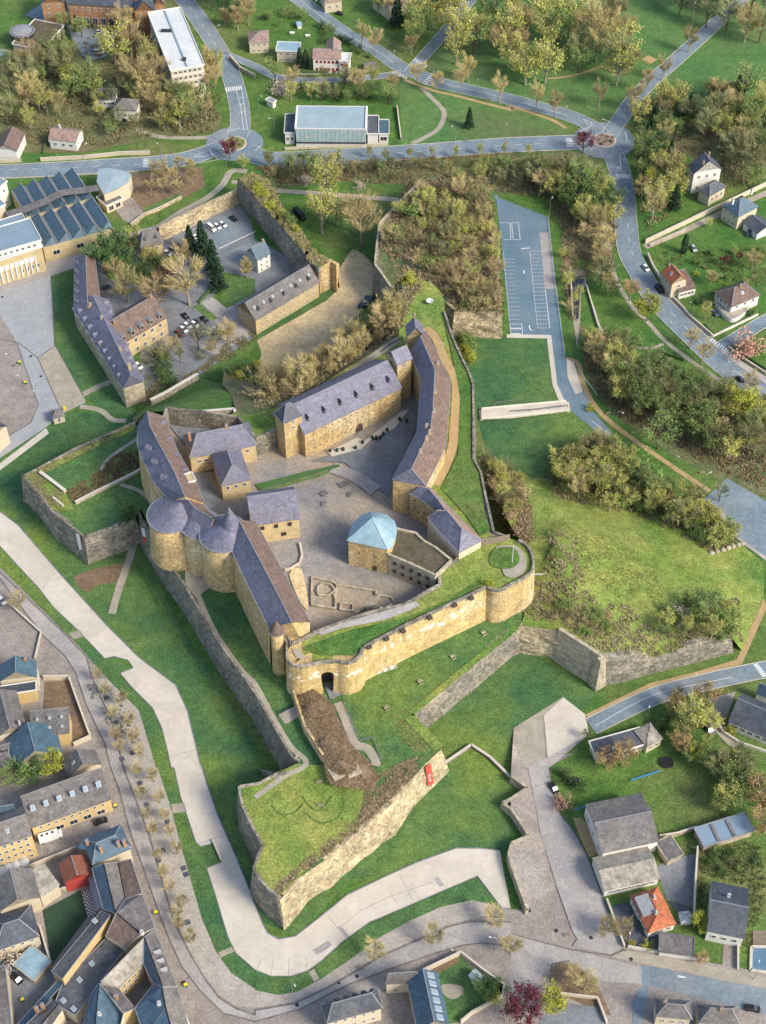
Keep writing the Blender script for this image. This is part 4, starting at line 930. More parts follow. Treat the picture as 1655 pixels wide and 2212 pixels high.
sheet('street_asphalt', '01 -300,150 0,60 480,-60 620,-120 00 900,1500 1000,1480 01 560,10 480,80 330,130 0,235 -300,300', .06, 'street'); sheet('town_pavement', '01 -300,300 0,380 110,560 200,830 250,960 200,1080 0,1200 -300,1300', .06, 'pavement')
strip('footpath', '01 525,905 630,850 730,810', .08, 2.6, 'gravel_path'); strip('footpath', '01 520,975 650,1000 730,1060 820,1070', .08, 2.2, 'gravel_path')
sheet('old_garden', '00 850,1130 1310,1080 1330,1210 1180,1290 930,1390 840,1240', .05, 'brown_earth'); sheet('garden_lawn', '00 930,1345 1170,1250 1195,1290 940,1405', .07, 'lawn'); sheet('yard', '00 700,1290 860,1280 940,1390 890,1460 800,1430', .05, 'pavement')
# ------------------------------------------------------------------ castle terraces
Z1, Z2, ZC = 13., 28., 20.
def xyz(s, zs, z): return [Vector((q.x, q.y, z)) for q in w(s, zs)]
ridge_bar = 'c 240,1250 350,1030 400,850 420,480 310,230'
court = xyz('01 985,1090 1060,1290 1170,1480 a 560,860 640,960 800,1000 12 0,240 130,500 225,700', 40, ZC) + xyz('b 370,310 560,240 720,180 930,120 1060,95 12 960,600 1080,530 1190,470 1180,390 1300,310', Z2, ZC) + xyz('12 1340,105 1225,0 11 1130,1510', 36, ZC) + xyz(ridge_bar, 42, ZC) + xyz('11 880,700 260,975', 39, ZC) + xyz('11 140,1100 0,1165', 30, ZC) + xyz('01 1545,1080 1300,1040 1160,1030 1090,1015', 26, ZC)
patch('courtyard', court, 'court_ground', grid=7, rough=.05)
gate_top = 'b 65,370 95,430 98,500 100,560 115,600 150,622 190,634 230,638 280,632 320,620 370,606 420,597 500,590 545,592 575,602 600,607 630,607 660,600 695,588 720,570 742,548 755,525 765,490'
tan_top = 'b 775,470 12 1000,735 1250,618 1495,502'
round_top = '12 1500,500 1530,515 1570,520 1620,508 22 0,485 40,468 75,448 110,425 135,405 148,380 155,345 152,310 140,270 122,238 100,215 75,198 50,188'
east_top = 'c 1010,1812 890,1765 830,1500 790,1300 732,1190 732,900 728,600 700,520 650,420 600,310 560,220 500,30'
north_top = 'v 960,650 950,628 930,610 905,601 885,606 870,630 866,680 11 930,520 800,600 620,710 430,830 300,910 160,975 0,1020 01 1545,1040 1530,1010'
west_in = 'v 420,930 360,905 330,980 350,1040 390,1100 430,1140 500,1180 540,1230 590,1330 605,1370'
P2 = w(gate_top + ' ' + tan_top + ' ' + round_top + ' ' + east_top + ' ' + north_top + ' ' + west_in, Z2)
patch('rampart_terrace', P2, 'dry_grass', holes=[court], grid=6, rough=.06)
rt = [Vector((q.x, q.y, Z2 + .02)) for q in court]
ar = sum(a.x * b.y - b.x * a.y for a, b in zip(rt, rt[1:] + rt[:1]))
rampart('court_retaining_wall', 'long stone retaining wall between the courtyard and the grassy rampart', rt, ZC - .5, .3, 'grey_stone', 1.2, .6, sd=-1 if ar > 0 else 1, closed=True, cat='retaining wall')
west1 = '02 890,0 930,90 1040,270 1190,480 1400,830 12 0,1190 100,1370 230,1590 280,1625'
flank = 'v 622,1668 585,1678 560,1692 515,1700 522,1742 545,1790 566,1830 556,1850 546,1878 562,1905 582,1926 604,1942'
sface = '13 160,855 300,700 450,600 650,430 860,260 1000,90 b 1290,1480 1440,1340'
notch = 'b 1440,1340 1250,1150 1170,1045'
eface = 'b 1170,1040 1655,640 12 1655,776 22 65,738'
P1 = w(west1 + ' ' + flank + ' ' + sface + ' ' + notch + ' ' + eface, Z1) + xyz('22 80,640', 13, Z1) + xyz('22 145,400 152,320 100,225', Z2, Z1) + xyz(east_top, Z2, Z1)[1:] + xyz(north_top, Z2, Z1)
for s_ in ('13 105,240 160,300 250,290 310,230', '13 320,290 420,355 520,330 575,250 560,190', '13 300,180 400,280 500,180'): strip('mown_line', s_, Z1 + .3, .45, 'meadow')
patch('outer_terrace', P1, 'lawn', grid=9, rough=.04)
sheet('bastion_grass', 'v 640,1650 720,1655 790,1700 770,1790 690,1850 605,1935 562,1900 548,1875 568,1835 525,1745 525,1705', Z1 + .12, 'dry_grass')
P4 = w('01 145,1430 200,1400 480,1250 870,1080 900,1060', Z1) + xyz('01 895,1120 920,1310 1010,1460 1100,1590', 33, Z1)[1:] + w('02 890,20 820,70 790,82 545,170 335,0 01 250,1540 160,1440', Z1)
strip('worn_edge', 'b 1160,1050 1250,1150 1340,1240 1425,1330', Z1 + .2, 3.4, 'dry_grass'); strip('worn_edge', 'b 1175,1030 1400,845 1655,635 22 40,745', Z1 + .2, 2.2, 'dry_grass')
patch('west_outwork', P4, 'lawn', grid=7, rough=.04)
strip('footpath', '01 890,1185 760,1270 690,1330 655,1390', Z1 + .15, 1.4, 'gravel_path'); strip('footpath', '01 780,1480 900,1520 980,1590 1010,1640', Z1 + .15, 1.6, 'gravel_path')
sheet('outwork_verge', '01 145,1435 870,1085 860,1130 620,1240 300,1400 260,1420 420,1530 480,1640 330,1655 250,1540', Z1 + .14, 'dry_grass')
eb = [(xb, yb, zt) for xb, yb, zt in ((566, 1140, 14.5), (640, 1126, 14.), (760, 1094, 13.), (900, 1057, 7.5), (1020, 1026, 7.5), (1100, 1005, 9.), (1180, 984, 10.), (1420, 922, 6.8))]
ebt = []
for xb, yb, zt in eb: q = w('22 %f,%f' % (xb, yb), 0)[0]; ebt.append(Vector((q.x - .3, q.y + 1.5, zt)))
P3 = w('22 310,765,14') + [q.copy() for q in ebt] + w('22 1500,900,0 1560,740,0 1640,560,0 1640,330,0 1480,200,0 1350,100,0 v 1500,1120,0 1380,1075,0 1260,1045,0 1150,1030,0 1075,1005,4 1065,1050,9 1100,1130,13 1140,1190,14 1155,1260,14 22 90,640,13 70,738,13')
patch('east_bastion_ground', P3, 'dry_grass', inner=w('22 500,300,14 290,120,18 300,230,19 330,350,18.5 380,480,17 450,590,16 230,300,14 230,150,14 800,500,11 700,800,12.5 1000,700,9 1100,300,5 400,700,14 v 1180,1110,10 1300,1110,4'), grid=6, rough=.3)
hillP = w('10 1060,1185 1250,1120 1450,1160 1510,1300 1580,1500 11 1575,200 1590,360 1290,350 1230,300 1100,140 960,130 880,215 800,100 770,60 10 785,1560 800,1450 930,1310', Z1)
patch('wooded_bastion', hillP, 'rough_ground', inner=w('10 1250,1400 11 1400,50', 15), grid=7, rough=.5)
slopeN = w('v 885,606,28 870,630,28 866,680,28 11 930,520,28 800,600,28 620,710,28 430,830,28 300,910,28 160,975,28 0,1020,28 01 1545,1040,28 1530,1010,28 1500,900,20 1440,830,14 1460,720,10 1500,700,5 11 0,840,.1 150,850,.1 330,760,.1 500,660,.1 620,540,.1 720,430,.1 800,300,.1 820,150,4 880,215,13')
patch('north_slope', slopeN, 'rough_ground', inner=w('11 640,640,14 300,850,14 800,450,14', 14), grid=6, rough=.3)
patch('north_west_bank', w('01 1530,1010,26 1180,1030,26 1130,1000,26 1000,1010,22 960,1000,20 870,1080,13 860,1050,8 980,950,2 1290,790,2 1440,830,10 1500,900,20'), 'meadow', grid=6, rough=.3)
curtP = w('00 1545,1165 10 0,1262 180,1470 330,1650 11 350,40 410,75 485,35 10 400,1640 330,1540 150,1330 110,1190 00 1640,1120', Z1)
patch('curtain_top', curtP, 'rough_ground', grid=5, rough=.4)
patch('street_bank', w('23 0,62,3 100,132,3 0,195,3 0,275,3 110,440,3 0,485,3 0,640,3 100,915,.3 300,760,.1 190,420,.15 140,150,.15 110,0,.15 22 90,1655,.2 20,1400,.1'), 'pavement', grid=5, rough=.02)
ground_bvh()
def trail(s_, wd_, m, lift=.12):                       # worn line that follows the ground
    p = smooth(hits(s_), 6); p = [drop(q.x, q.y) + Vector((0, 0, lift)) for q in p]; return strip('worn_trail', p, 0, wd_, m, 0)
trail('02 880,330 1000,560 1130,790 1300,1060 1450,1330', .8, 'meadow'); trail('20 0,400 300,300 700,330 900,420', .9, 'dry_grass'); trail('21 20,700 150,850 300,920', .8, 'meadow')
# ---- stone faces
rampart('outer_wall', 'long grey stone wall below the towers on the left ditch side', w(west1, Z1), 0, 1.6, 'grey_stone', par=.9)
rampart('bastion_flank', 'grey left flank of the pointed grassy bastion at the promenade', w(flank, Z1), 0, 1.8, 'grey_stone', par=.7)
rampart('bastion_rampart', 'sunlit crumbling stone face of the pointed front bastion', w(sface, Z1), 0, 2.2, 'rough_stone', rough=1.0)
rampart('bastion_notch_wall', 'short inner wall at the notch beside the red banner', w(notch, Z1), 0, .8, 'grey_stone', rough=.3)
rampart('terrace_wall', 'long weathered wall below the lawn in front of the tan curtain wall', w(eface, Z1), 0, 1.5, 'grey_stone', rough=.4)
rampart('ruined_wall', 'rough broken stretch of wall between terrace and right bastion', w('22 62,740,13 190,760,13 312,766,14'), 0, 1.5, 'rough_stone', rough=1.2)
rampart('east_bastion_left_wall', 'smooth pale left face of the right bastion with gun port', [w('22 308,765', 14.5)[0], ebt[0]], 0, 1.6, 'pale_stone', par=.6)
rampart('east_bastion_wall', 'long grey right face of the right bastion along the road', ebt, 0, 1.4, 'grey_stone', rough=.3)
e = empty('bastion_quoin', (ebt[0].x, ebt[0].y, 0), 'sharp dressed-stone corner of the right bastion', 'corner stones'); MB().box((ebt[0].x, ebt[0].y - .2, 7.2), (4.6, 4.0, 14.6), R(35), 0, .45).build('quoin', 'pale_stone', e)
rampart('castle_curtain_wall', 'tall sunlit tan curtain wall in front of the courtyard', w(tan_top, Z2), Z1, 1.2, 'curtain_stone', par=1.1, parm='grey_stone')
gl_ = w('b 30,350 65,370 95,430 98,500 100,560 115,600 150,622 190,634 230,638 280,632 320,620 370,606 384,602', Z2); gr_ = w('b 516,590 545,592 575,602 600,607 630,607 660,600 695,588 720,570 742,548 755,525 765,490 770,475', Z2)
gt = rampart('gatehouse', 'rounded twin-towered tan gatehouse with deep arched gateway', gl_, Z1, .7, 'curtain_stone', 5., 1.1, parm='grey_stone', cat='gatehouse'); rampart('', '', gr_, Z1, .7, 'curtain_stone', 5., 1.1, parm='grey_stone', root=gt)
gA, gB = gl_[-1], gr_[0]; gd = (gB - gA); gd.z = 0; gw = gd.length; gd.normalize(); gn = Vector((gd.y, -gd.x, 0))
gm = MB(); n_ = 12; arc = [(-gw / 2 - .3, 7.6)] + [(-gw / 2 * math.cos(math.pi * i / n_), 7.6 + 3.2 * math.sin(math.pi * i / n_)) for i in range(n_ + 1)] + [(gw / 2 + .3, 7.6)]
for i in range(len(arc) - 1):
    (x0, z0), (x1, z1) = arc[i], arc[i + 1]; m0 = (gA + gB) / 2
    q0, q1 = m0 + gd * x0, m0 + gd * x1
    V = [Vector((q.x, q.y, 0)) + gn * d_ + Vector((0, 0, z)) for d_ in (.15, -5) for q, z in ((q0, Z1 + z0), (q1, Z1 + z1), (q1, Z2), (q0, Z2))]
    gm.add(V, [(0, 1, 2, 3), (7, 6, 5, 4), (0, 4, 5, 1), (3, 2, 6, 7)])
gm.build('gate_arch', 'curtain_stone', gt); k = MB().beam(gA + gn * -.2 + Vector((0, 0, .55)), gB + gn * -.2 + Vector((0, 0, .55)), .8, 1.1); k.build('parapet', 'grey_stone', gt)
bk = (gA + gB) / 2 - gn * 4.6; MB().add([bk + gd * x + Vector((0, 0, z - Z2)) for x, z in ((-gw / 2 - .5, Z1), (gw / 2 + .5, Z1), (gw / 2 + .5, Z2 - .3), (-gw / 2 - .5, Z2 - .3))], [(0, 1, 2, 3)]).build('gate_back_wall', 'tan_stone', gt); MB().add([bk + gn * .06 + gd * x + Vector((0, 0, z + Z1 - Z2)) for x, z in ((-1.7, 0), (1.7, 0), (1.7, 3.2), (1.2, 4.3), (0, 4.8), (-1.2, 4.3), (-1.7, 3.2))], [list(range(7))]).build('gate_door', 'dark_wood', gt)
rampart('round_bastion', 'round tan bastion at the right end of the curtain wall', smooth(w(round_top, Z2), 2), Z1, .9, 'tan_stone', par=1., parm='grey_stone', cat='bastion')
rampart('east_parapet', 'long low parapet along the east rampart above the moat lawn', w(east_top, Z2), 0, 2., 'grey_stone', par=.9, parm='grey_stone')
rampart('outwork_wall', 'grey left wall of the low western outwork', w('01 140,1428 160,1440 250,1540 330,1655 02 545,170', Z1), 0, 1.2, 'grey_stone', rough=.3, par=.4)
rampart('outwork_end_wall', 'short stone face of the western outwork beside the postern', w('02 545,170 790,82 880,40', Z1), 0, .8, 'grey_stone', rough=.4, par=.4)
rampart('outwork_upper_wall', 'hedge-topped upper wall of the western outwork', w('01 900,1062 870,1080 480,1250 200,1400 142,1430', Z1), 0, 1, 'grey_stone', rough=.4, par=.4)
rampart('wooded_bastion_wall', 'ruined stone end wall under the wooded bastion', w('11 1230,300 1290,350 1420,345 1590,360', Z1), 0, 1.6, 'rough_stone', rough=1.)
rampart('wooded_bastion_flank', 'pale-topped left wall of the wooded bastion', w('10 1060,1185 930,1310 800,1450 785,1560 11 770,60 800,100 880,215', Z1), 0, 1., 'grey_stone', par=.8, parm='pale_stone')
rampart('wooded_bastion_east', 'right edge wall of the wooded bastion beside the car park', w('11 1590,360 1575,200 10 1580,1500 1510,1300', Z1), 0, 1., 'grey_stone')
rampart('yard_curtain', 'tall old stone curtain wall beside the parked cars yard', w('00 1540,1160 10 0,1262 180,1470 330,1650 11 350,40 410,75', Z1), 0, 1., 'grey_stone', rough=.3)
rampart('curtain_buttress', 'tan stone buttress end of the old curtain wall', w('11 405,72 487,34 525,60', Z1), 0, 1.4, 'tan_stone')
rampart('yard_north_wall', 'long low stone wall along the upper side of the parking yard', w('00 1030,1482 1200,1395 1400,1300 1545,1235', 7), 0, .4, 'rough_stone', rough=.4, par=.4)
for nm, lb, s_ in (('ditch_wall', 'stone ditch wall beside the cobbled plaza', '13 1225,1640 12 1400,1520 13 1500,0 1655,75 23 60,85'), ):
    gwall(nm, lb, '12 1225,1640 1400,1520 1520,1600 22 60,1790', 1.2, 'grey_stone', .7, z=.0, cat='ditch wall')
rampart('ditch_retaining_wall', 'zigzag retaining wall of the ditch on the street side', w('23 0,62 100,132 0,195 -60,230 0,275 110,440 0,485 -20,560 0,640 100,915', 3.), -.1, .3, 'pale_stone', .8, .5, cat='retaining wall', sd=1, parm='pale_stone')
gwall('outwork_inner_wall', 'low stone wall line inside the western outwork', '01 262,1412 340,1470 425,1535', 1.3, 'rough_stone', 1., z=Z1); gwall('outwork_path_wall', 'stone path wall across the middle of the western outwork', '01 490,1608 620,1540 745,1480 830,1440 930,1385', 1.1, 'pale_stone', .9, z=Z1); gwall('outwork_pale_beam', 'short pale beam on the outwork slope', '01 345,1568 415,1625', .5, 'white_wall', .5, z=Z1)
e = empty('postern', w('02 830,190', 0)[0], 'twin stone piers of the postern between outwork and wall', 'gate')
for s_ in ('02 770,235', '02 805,225', '02 850,205'): q_ = w(s_, 0)[0]; MB().box((q_.x, q_.y, 5.), (1.6, 3., 10), .3, 0, .85).build('pier', 'rough_stone', e)
q_ = w('02 830,205', 0)[0]; MB().box((q_.x, q_.y + 1.5, 1.8), (5., .5, 3.6), .25).build('opening_shade', 'dark_metal', e); MB().box((q_.x - 1, q_.y + 1, 9.4), (8.5, 3., 1.4), .25).build('lintel', 'rough_stone', e)  # solid dark box paints the shade between the piers
# ---- gateway, ivy, causeway and bridges
sheet('threshold', 'b 420,760 520,750 590,860 480,910', Z1 + .3, 'dark_court')
caus = w('b 150,830,13.1 330,815,17 460,900,16.5 500,960,16 660,1300,16 790,1420,15.5 900,1560,14.5 860,1700,13.1 560,1660,15.5 480,1640,15.5 400,1400,16 250,1130,16.5', Z1)
patch('overgrown_causeway', caus, 'brown_earth', inner=w('b 300,1000,18 450,1250,18 600,1450,18', 18), grid=3, rough=.4)
ground_bvh()
rampart('causeway_wall', 'pale edge wall of the overgrown causeway before the gate', w('b 150,830 250,1130 410,1390', 16.5), Z1, .3, 'tan_stone', .7)
strip('footpath', 'b 545,930 600,1050 660,1200 710,1300 800,1330 870,1430 870,1480', Z1 + .2, 2.8, 'gravel_path'); strip('footpath', '02 1290,560 1400,790 1560,1020 12 0,1120 120,1340 230,1520 330,1630 13 180,60 0,190', Z1 + .2, 1.7, 'gravel_path'); strip('footpath', 'b 60,1080 210,1000', Z1 + .21, 4.2, 'gravel_path', 0)
sheet('tower_apron', '02 1200,300 1250,290 1330,420 1400,460 1300,535 1330,600 1290,580 1200,470', Z1 + .18, 'gravel_path'); strip('wooden_causeway', '02 870,200 830,330 770,500 725,660', .25, 2.6, 'gravel_path'); sheet('bare_patch', '02 480,420 620,370 820,330 760,450 640,470 560,520', .07, 'brown_earth', 3); sheet('dark_hedge_bed', 'b 0,1010 160,950 190,1000 30,1050', Z1 + .16, 'leaf_dark')
br = w('11 1465,990 21 0,972 360,940 385,1000 0,1048 11 1465,1055', 1.2); e = empty('footbridge', (br[0] + br[3]) / 2 - Vector((0, 0, 1.2)), 'pale concrete footbridge from the lane to the castle wall', 'footbridge')
MB().slab(br, .5).build('deck', 'concrete', e); k = MB()
for a, c in ((br[0], br[2]), (br[5], br[3])): k.beam(a + Vector((0, 0, .25)), c + Vector((0, 0, .25)), .25, .5)
k.build('kerb_beam', 'white_wall', e)
for i in range(6): q = br[0].lerp(br[2], i / 5).lerp(br[5].lerp(br[3], i / 5), .5); MB().box((q.x, q.y, .2), (1.2, 5, 1.0)).build('pier', 'concrete', e)
fence('bridge_railing', 'dark metal railing along the pale footbridge', '21 0,1012 120,1005 250,990 370,975', 1., 'dark_metal', 3., 2, z=1.25); fence('lawn_fence', 'low fence round the small lawn strip above the footbridge', '11 1530,985 1570,955 21 50,940 100,960', .9, 'metal', 3, 2)
cw = [o for o in bpy.data.objects if o.name == 'castle_curtain_wall'][0]
for q_ in w('b 815,448 965,378 1110,312 1340,195 1555,85 1700,25', Z2 + .5): MB().box((q_.x, q_.y + .1, q_.z), (1.5, 1.6, 1.1), R(27)).build('embrasure_shade', 'dark_wood', cw)  # solid dark boxes paint the shade inside the parapet notches
e = empty('timber_palisade', w('c 900,1850', Z2)[0], 'pale vertical timber palisade beside the hipped slate building', 'palisade'); q = w('c 790,1862 900,1850 1012,1825', Z2)
for a, c in zip(q, q[1:]):
    n = int((c - a).length / .45); pm = MB().box((0, 0, 1.6), (.4, .12, 3.2 ), math.atan2((c - a).y, (c - a).x)).mesh('plank', 'wood')
    for i in range(n): o = obj('plank', pm, e); o.location = a.lerp(c, i / n) - e.location
fence('white_railing', 'short white railing of the plank bridge at the round bastion', '22 148,412 205,412 262,412', 1., 'frame', 2, 3, z=15); fence('path_fence', 'dark post and rail fence along the rampart path behind the hotel wing', '11 380,850 560,740 640,700 740,620 830,545', 1.1, 'dark_wood', 3, 2); fence('timber_rail', 'dark timber railing by the stair below the north turret', '11 820,625 870,580 955,540', 1.3, 'dark_wood', 2, 3, z=Z2); fence('gate_path_fence', 'thin fence beside the pale gate path', 'b 590,860 600,930 640,1040 740,1270 850,1240 930,1450', 1., 'metal', 3, 2, z=Z1)
strip('rampart_path', '11 930,540 780,640 640,740 480,840 300,960 120,1040', Z2 + .25, 3., 'gravel_path'); strip('rampart_path', 'c 340,150 420,220 500,400 580,560 585,750 570,950 560,1080 500,1250 420,1390', Z2 + .25, 3.2, 'sand_path')
sheet('rampart_lawn', 'c 500,120 560,240 700,560 710,900 710,1180 780,1320 810,1600 860,1740 780,1790 640,1600 470,1420 600,1150 620,700 590,520', Z2 + .3, 'meadow'); sheet('rampart_paving', '12 400,780 560,720 850,640 1040,580 1065,605 1000,640 840,700 560,755 430,800', Z2 + .28, 'street'); sheet('rampart_lawn', '12 300,880 640,760 1000,680 1270,560 1400,470 1460,470 1300,570 1010,690 720,850 640,930 560,930 420,930', Z2 + .26, 'meadow'); sheet('bastion_circle', 'c 900,1880 1060,1870 1130,1950 1140,2040 1080,2110 980,2110 940,2020', Z2 + .3, 'gravel_path', 3); sheet('bastion_circle', 'c 880,1900 1030,1880 1080,1940 1080,2000 1000,2050 860,2020', Z2 + .34, 'meadow', 3); sheet('gate_terrace', 'b 150,470 210,470 270,540 240,560 180,540', Z2 + .3, 'gravel_path')
# court surfaces
sheet('court_blue_paving', '11 1040,1000 1050,1090 900,1430 870,1560 760,1480 580,1340 350,1330 480,1290 720,1250 900,1110', ZC + .35, 'dark_court'); sheet('cafe_terrace', '11 465,1270 660,1175 700,1200 720,1190 940,1010 1000,990 900,1120 740,1200 690,1250 500,1300', ZC + .55, 'concrete'); sheet('upper_court', '01 1130,1080 1300,1065 1640,1100 1655,1160 1300,1130 1220,1250 1090,1090', ZC + .4, 'dark_court'); sheet('court_lane', '01 1230,1390 1330,1420 1420,1560 1400,1650 1300,1659 1260,1500', ZC + .4, 'dark_court'); strip('cobble_lane', '11 500,1370 650,1430 780,1520', ZC + .5, 5, 'street'); [sheet('paving_repair', q_, ZC + .44, 'grey_slate') for q_ in ('11 410,1540 450,1515 475,1535 440,1560', '11 530,1475 590,1455 620,1475 560,1505', '11 600,1530 625,1535 615,1565 595,1560', '11 650,1440 690,1430 720,1455 680,1465', '11 430,1590 460,1590 450,1620 425,1615')]; sheet('sandy_yard', '12 220,400 300,370 340,560 340,640 280,560', ZC + .4, 'dirt', 3); sheet('court_hedge', '11 0,1480 330,1395 540,1350 550,1365 330,1430 30,1520', ZC + .5, 'leaf_green'); sheet('court_verge', '11 30,1525 330,1435 560,1370 420,1430 60,1530', ZC + .42, 'lawn')  # first sheet is bluish asphalt, a darker colour than the court around it
# ================================================================== THE CASTLE
_, ro, q4, ct = bld('hotel_wing', 'long tan hotel wing with tall slate roof and small square windows', 'castle wing', '11 320,1150 945,850', 32, ZC, 'gable', 6.5, depth=17, wall='tan_stone', rf='slate', win=[(0, 3, 14, .75, .75, dict(z0=.1, z1=.98))], dorm=[(0, 6, .28, (1.0, 1.0, 2., 1.4))], fr='tan_render', dm='dark_slate')
e = MB(); p = q4[0].lerp(q4[1], .555); u = (q4[1] - q4[0]).normalized(); n = Vector((u.y, -u.x, 0)); n = n if n.y < 0 else -n
V = [p + u * x + n * .06 + Vector((0, 0, ZC + z - p.z)) for x, z in ((-1.5, 0), (1.5, 0), (1.5, 2.6), (1.1, 3.5), (0, 4), (-1.1, 3.5), (-1.5, 2.6))]
e.add(V, [list(range(7))]).build('door', 'dark_wood', _)
bld('square_tower', 'tall square tan tower with pyramid slate roof at the end of the hotel wing', 'tower', '11 185,1075 300,1022 122,1012', 38.4, ZC, 'hip', 4.5, wall='tan_stone', win=[(0, 1, 1, 1.2, 1.5, dict(z0=.82, z1=.98)), (0, 1, 1, 1.2, 1.4, dict(z0=.68, z1=.82))], inset=1.)
wing('east_barracks', 'long curved barracks range along the east rampart with slate roof', 'barracks', 'c 225,330 315,560 298,780 282,975 190,1150 90,1345', 'c 305,215 420,480 405,780 385,950 345,1035 235,1262', 'c 350,175 535,560 528,780 510,960 500,1090 345,1390', 36, 41.5, 36, ZC, Z2 - .2, rf='slate', rf_sunlit='brown_tile_lit_slate', hips=(0, 1), winL=(3, 5.5, .9, 1.2, .3, .95), winR=(1, 6, .8, 1.2, .3, .95), chim=[(t / 5, s_, h) for t, s_, h in ((.75, .55, 1.2), (1.6, .1, 1.2), (2.2, .12, 1.), (2.9, -.3, 1.6), (3.3, .05, 1.), (3.9, .05, 1.), (4.4, .05, 1.))])  # brown right slope is the same slate with warm sun painted in
bld('north_turret_house', 'small gabled stone house at the north tip of the barracks', 'castle building', 'c 205,212 330,205 165,135', 38, Z2 - 6, 'gable', 4, axis=1, wall='tan_render', rf='slate', chim=[(.95, 0, 1.5)])
bld('corner_tower', 'square tan stair tower between hotel wing and barracks', 'tower', 'c 125,435 235,385 85,325', 39, ZC, 'gable', 3.2, axis=0, wall='tan_stone', rf='slate', win=[(0, 1, 1, 1.3, 1.5, dict(z0=.8, z1=.97))], chim=[])
wing('south_east_range', 'bent slate-roofed range stepping down from the barracks', 'castle wing', 'c 222,1455 300,1490 375,1545 412,1580', 'c 300,1400 370,1420 440,1500 500,1585', 'c 345,1395 395,1420 500,1530 600,1640', 32, 35.5, 33, ZC, Z2, rf='slate', rf_sunlit='pink_tile_lit_slate', winL=(2, 4.5, 1., 1.4, .35, .95))  # pinkish right slope paints low sun onto the slate
wing('hipped_range', 'pale hipped slate building overlooking the roofless annex', 'castle wing', 'c 365,1640 470,1770 540,1840 612,1915', 'c 430,1595 510,1590 570,1660 632,1735', 'c 520,1555 600,1640 700,1730 785,1822', 32, 36, 32, ZC, Z2 - .3, wall='cream', rf='slate', rf_sunlit='pink_tile_lit_slate', hips=(1, 1), winL=(1, 8, .8, 1., .3, .9))  # right slope of this slate roof coloured pink for sunlight
# end block of the barracks
q = w('c 85,1352 222,1440 222,1460', 36)
# copper-roofed tower: half round, half square
ringp = w('12 602,183 855,240 885,222 908,160 912,100 895,60 850,22 800,8 745,5 690,22 640,75', 32.6); c0 = sum(ringp, Vector()) / len(ringp); e = empty('copper_tower', (c0.x, c0.y, ZC), 'round-backed tan tower with pale blue copper roof', 'tower')
MB().prism(ringp, ZC, 32.6).build('wall', 'tan_stone', e); ap = w('12 757,38', 38)[0]; b = MB(); big = [c0 + (q - c0) * 1.05 for q in ringp]
n = len(big); b.add([q + Vector((0, 0, .05)) for q in big] + [ap], [((i, (i + 1) % n, n)) for i in range(n)] + [list(range(n))[::-1]]); ro = b.build('roof', 'copper_roof', e); roof_lines(ro, [(big[i] + Vector((0, 0, .05)), ap) for i in (0, 1, 3, 5, 8, 10)], .16, 'copper_roof')
wall_windows(e, ringp[0], ringp[1], ZC, 32.6, 1, 2, .9, 1.5, 'tan_render', 'glass', c0, z0=.4, z1=.8); put_window(e, Vector((*(ringp[0].lerp(ringp[1], .68)).to_2d(), ZC + 1.4)), (Vector((ringp[1].y - ringp[0].y, ringp[0].x - ringp[1].x, 0))).normalized(), 1.5, 2.4, 'dark_wood', 'dark_wood', 'door')
# roofless annex with grass on top
an = w('12 858,275 1000,335 1165,412 1190,395 1270,315 1170,235 1090,190 1040,140 915,112', 30); c0 = sum(an, Vector()) / len(an); e = empty('roofless_annex', (c0.x, c0.y, ZC), 'roofless stone annex with grass growing on its top', 'ruin')
MB().prism(an, ZC, 29.6).build('wall', 'pale_stone', e); MB().add([Vector((q.x, q.y, 29.68)) for q in (c0 + (q - c0) * .97 for q in an)], [list(range(len(an)))]).build('grass_top', 'moss_roof', e)
b = MB()
for a, c in list(zip(an, an[1:])): b.beam(a + Vector((0, 0, .1)), c + Vector((0, 0, .1)), .7, .9)
b.build('parapet', 'pale_stone', e); wall_windows(e, an[0], an[2], ZC, 30, 2, 5, 1.3, 1.6, 'dark_wood', 'glass', c0, z0=.1, z1=.9)
# south-east wing
_, ro, l_, g_, r_ = wing('south_wing', 'long south wing with slate roof, tan rear wall and gable end', 'castle wing', 'a 830,1230 a 1030,1660 12 92,748', 'a 905,1010 a 1245,1655 12 236,715', 'a 1040,1010 a 1390,1655 12 352,712', 33, 38, 33, Z1, ZC, wall='tan_stone', rf='slate', rf_sunlit='brown_tile_lit_slate', winL=(2, 9, .5, .8, .3, .8), endwin=(1, 3, .9, 1.3, Z2 - .5), batter=.8)  # slate on both sides, sunny right slope painted brown
c = w('12 138,765', 34)[0]; drum('corner_turret', 'little round turret with conical roof at the south wing corner', c, 1.9, Z1, 33.6, 5.2, rf='brown_tile_lit_slate', seg=16, batter=.5)
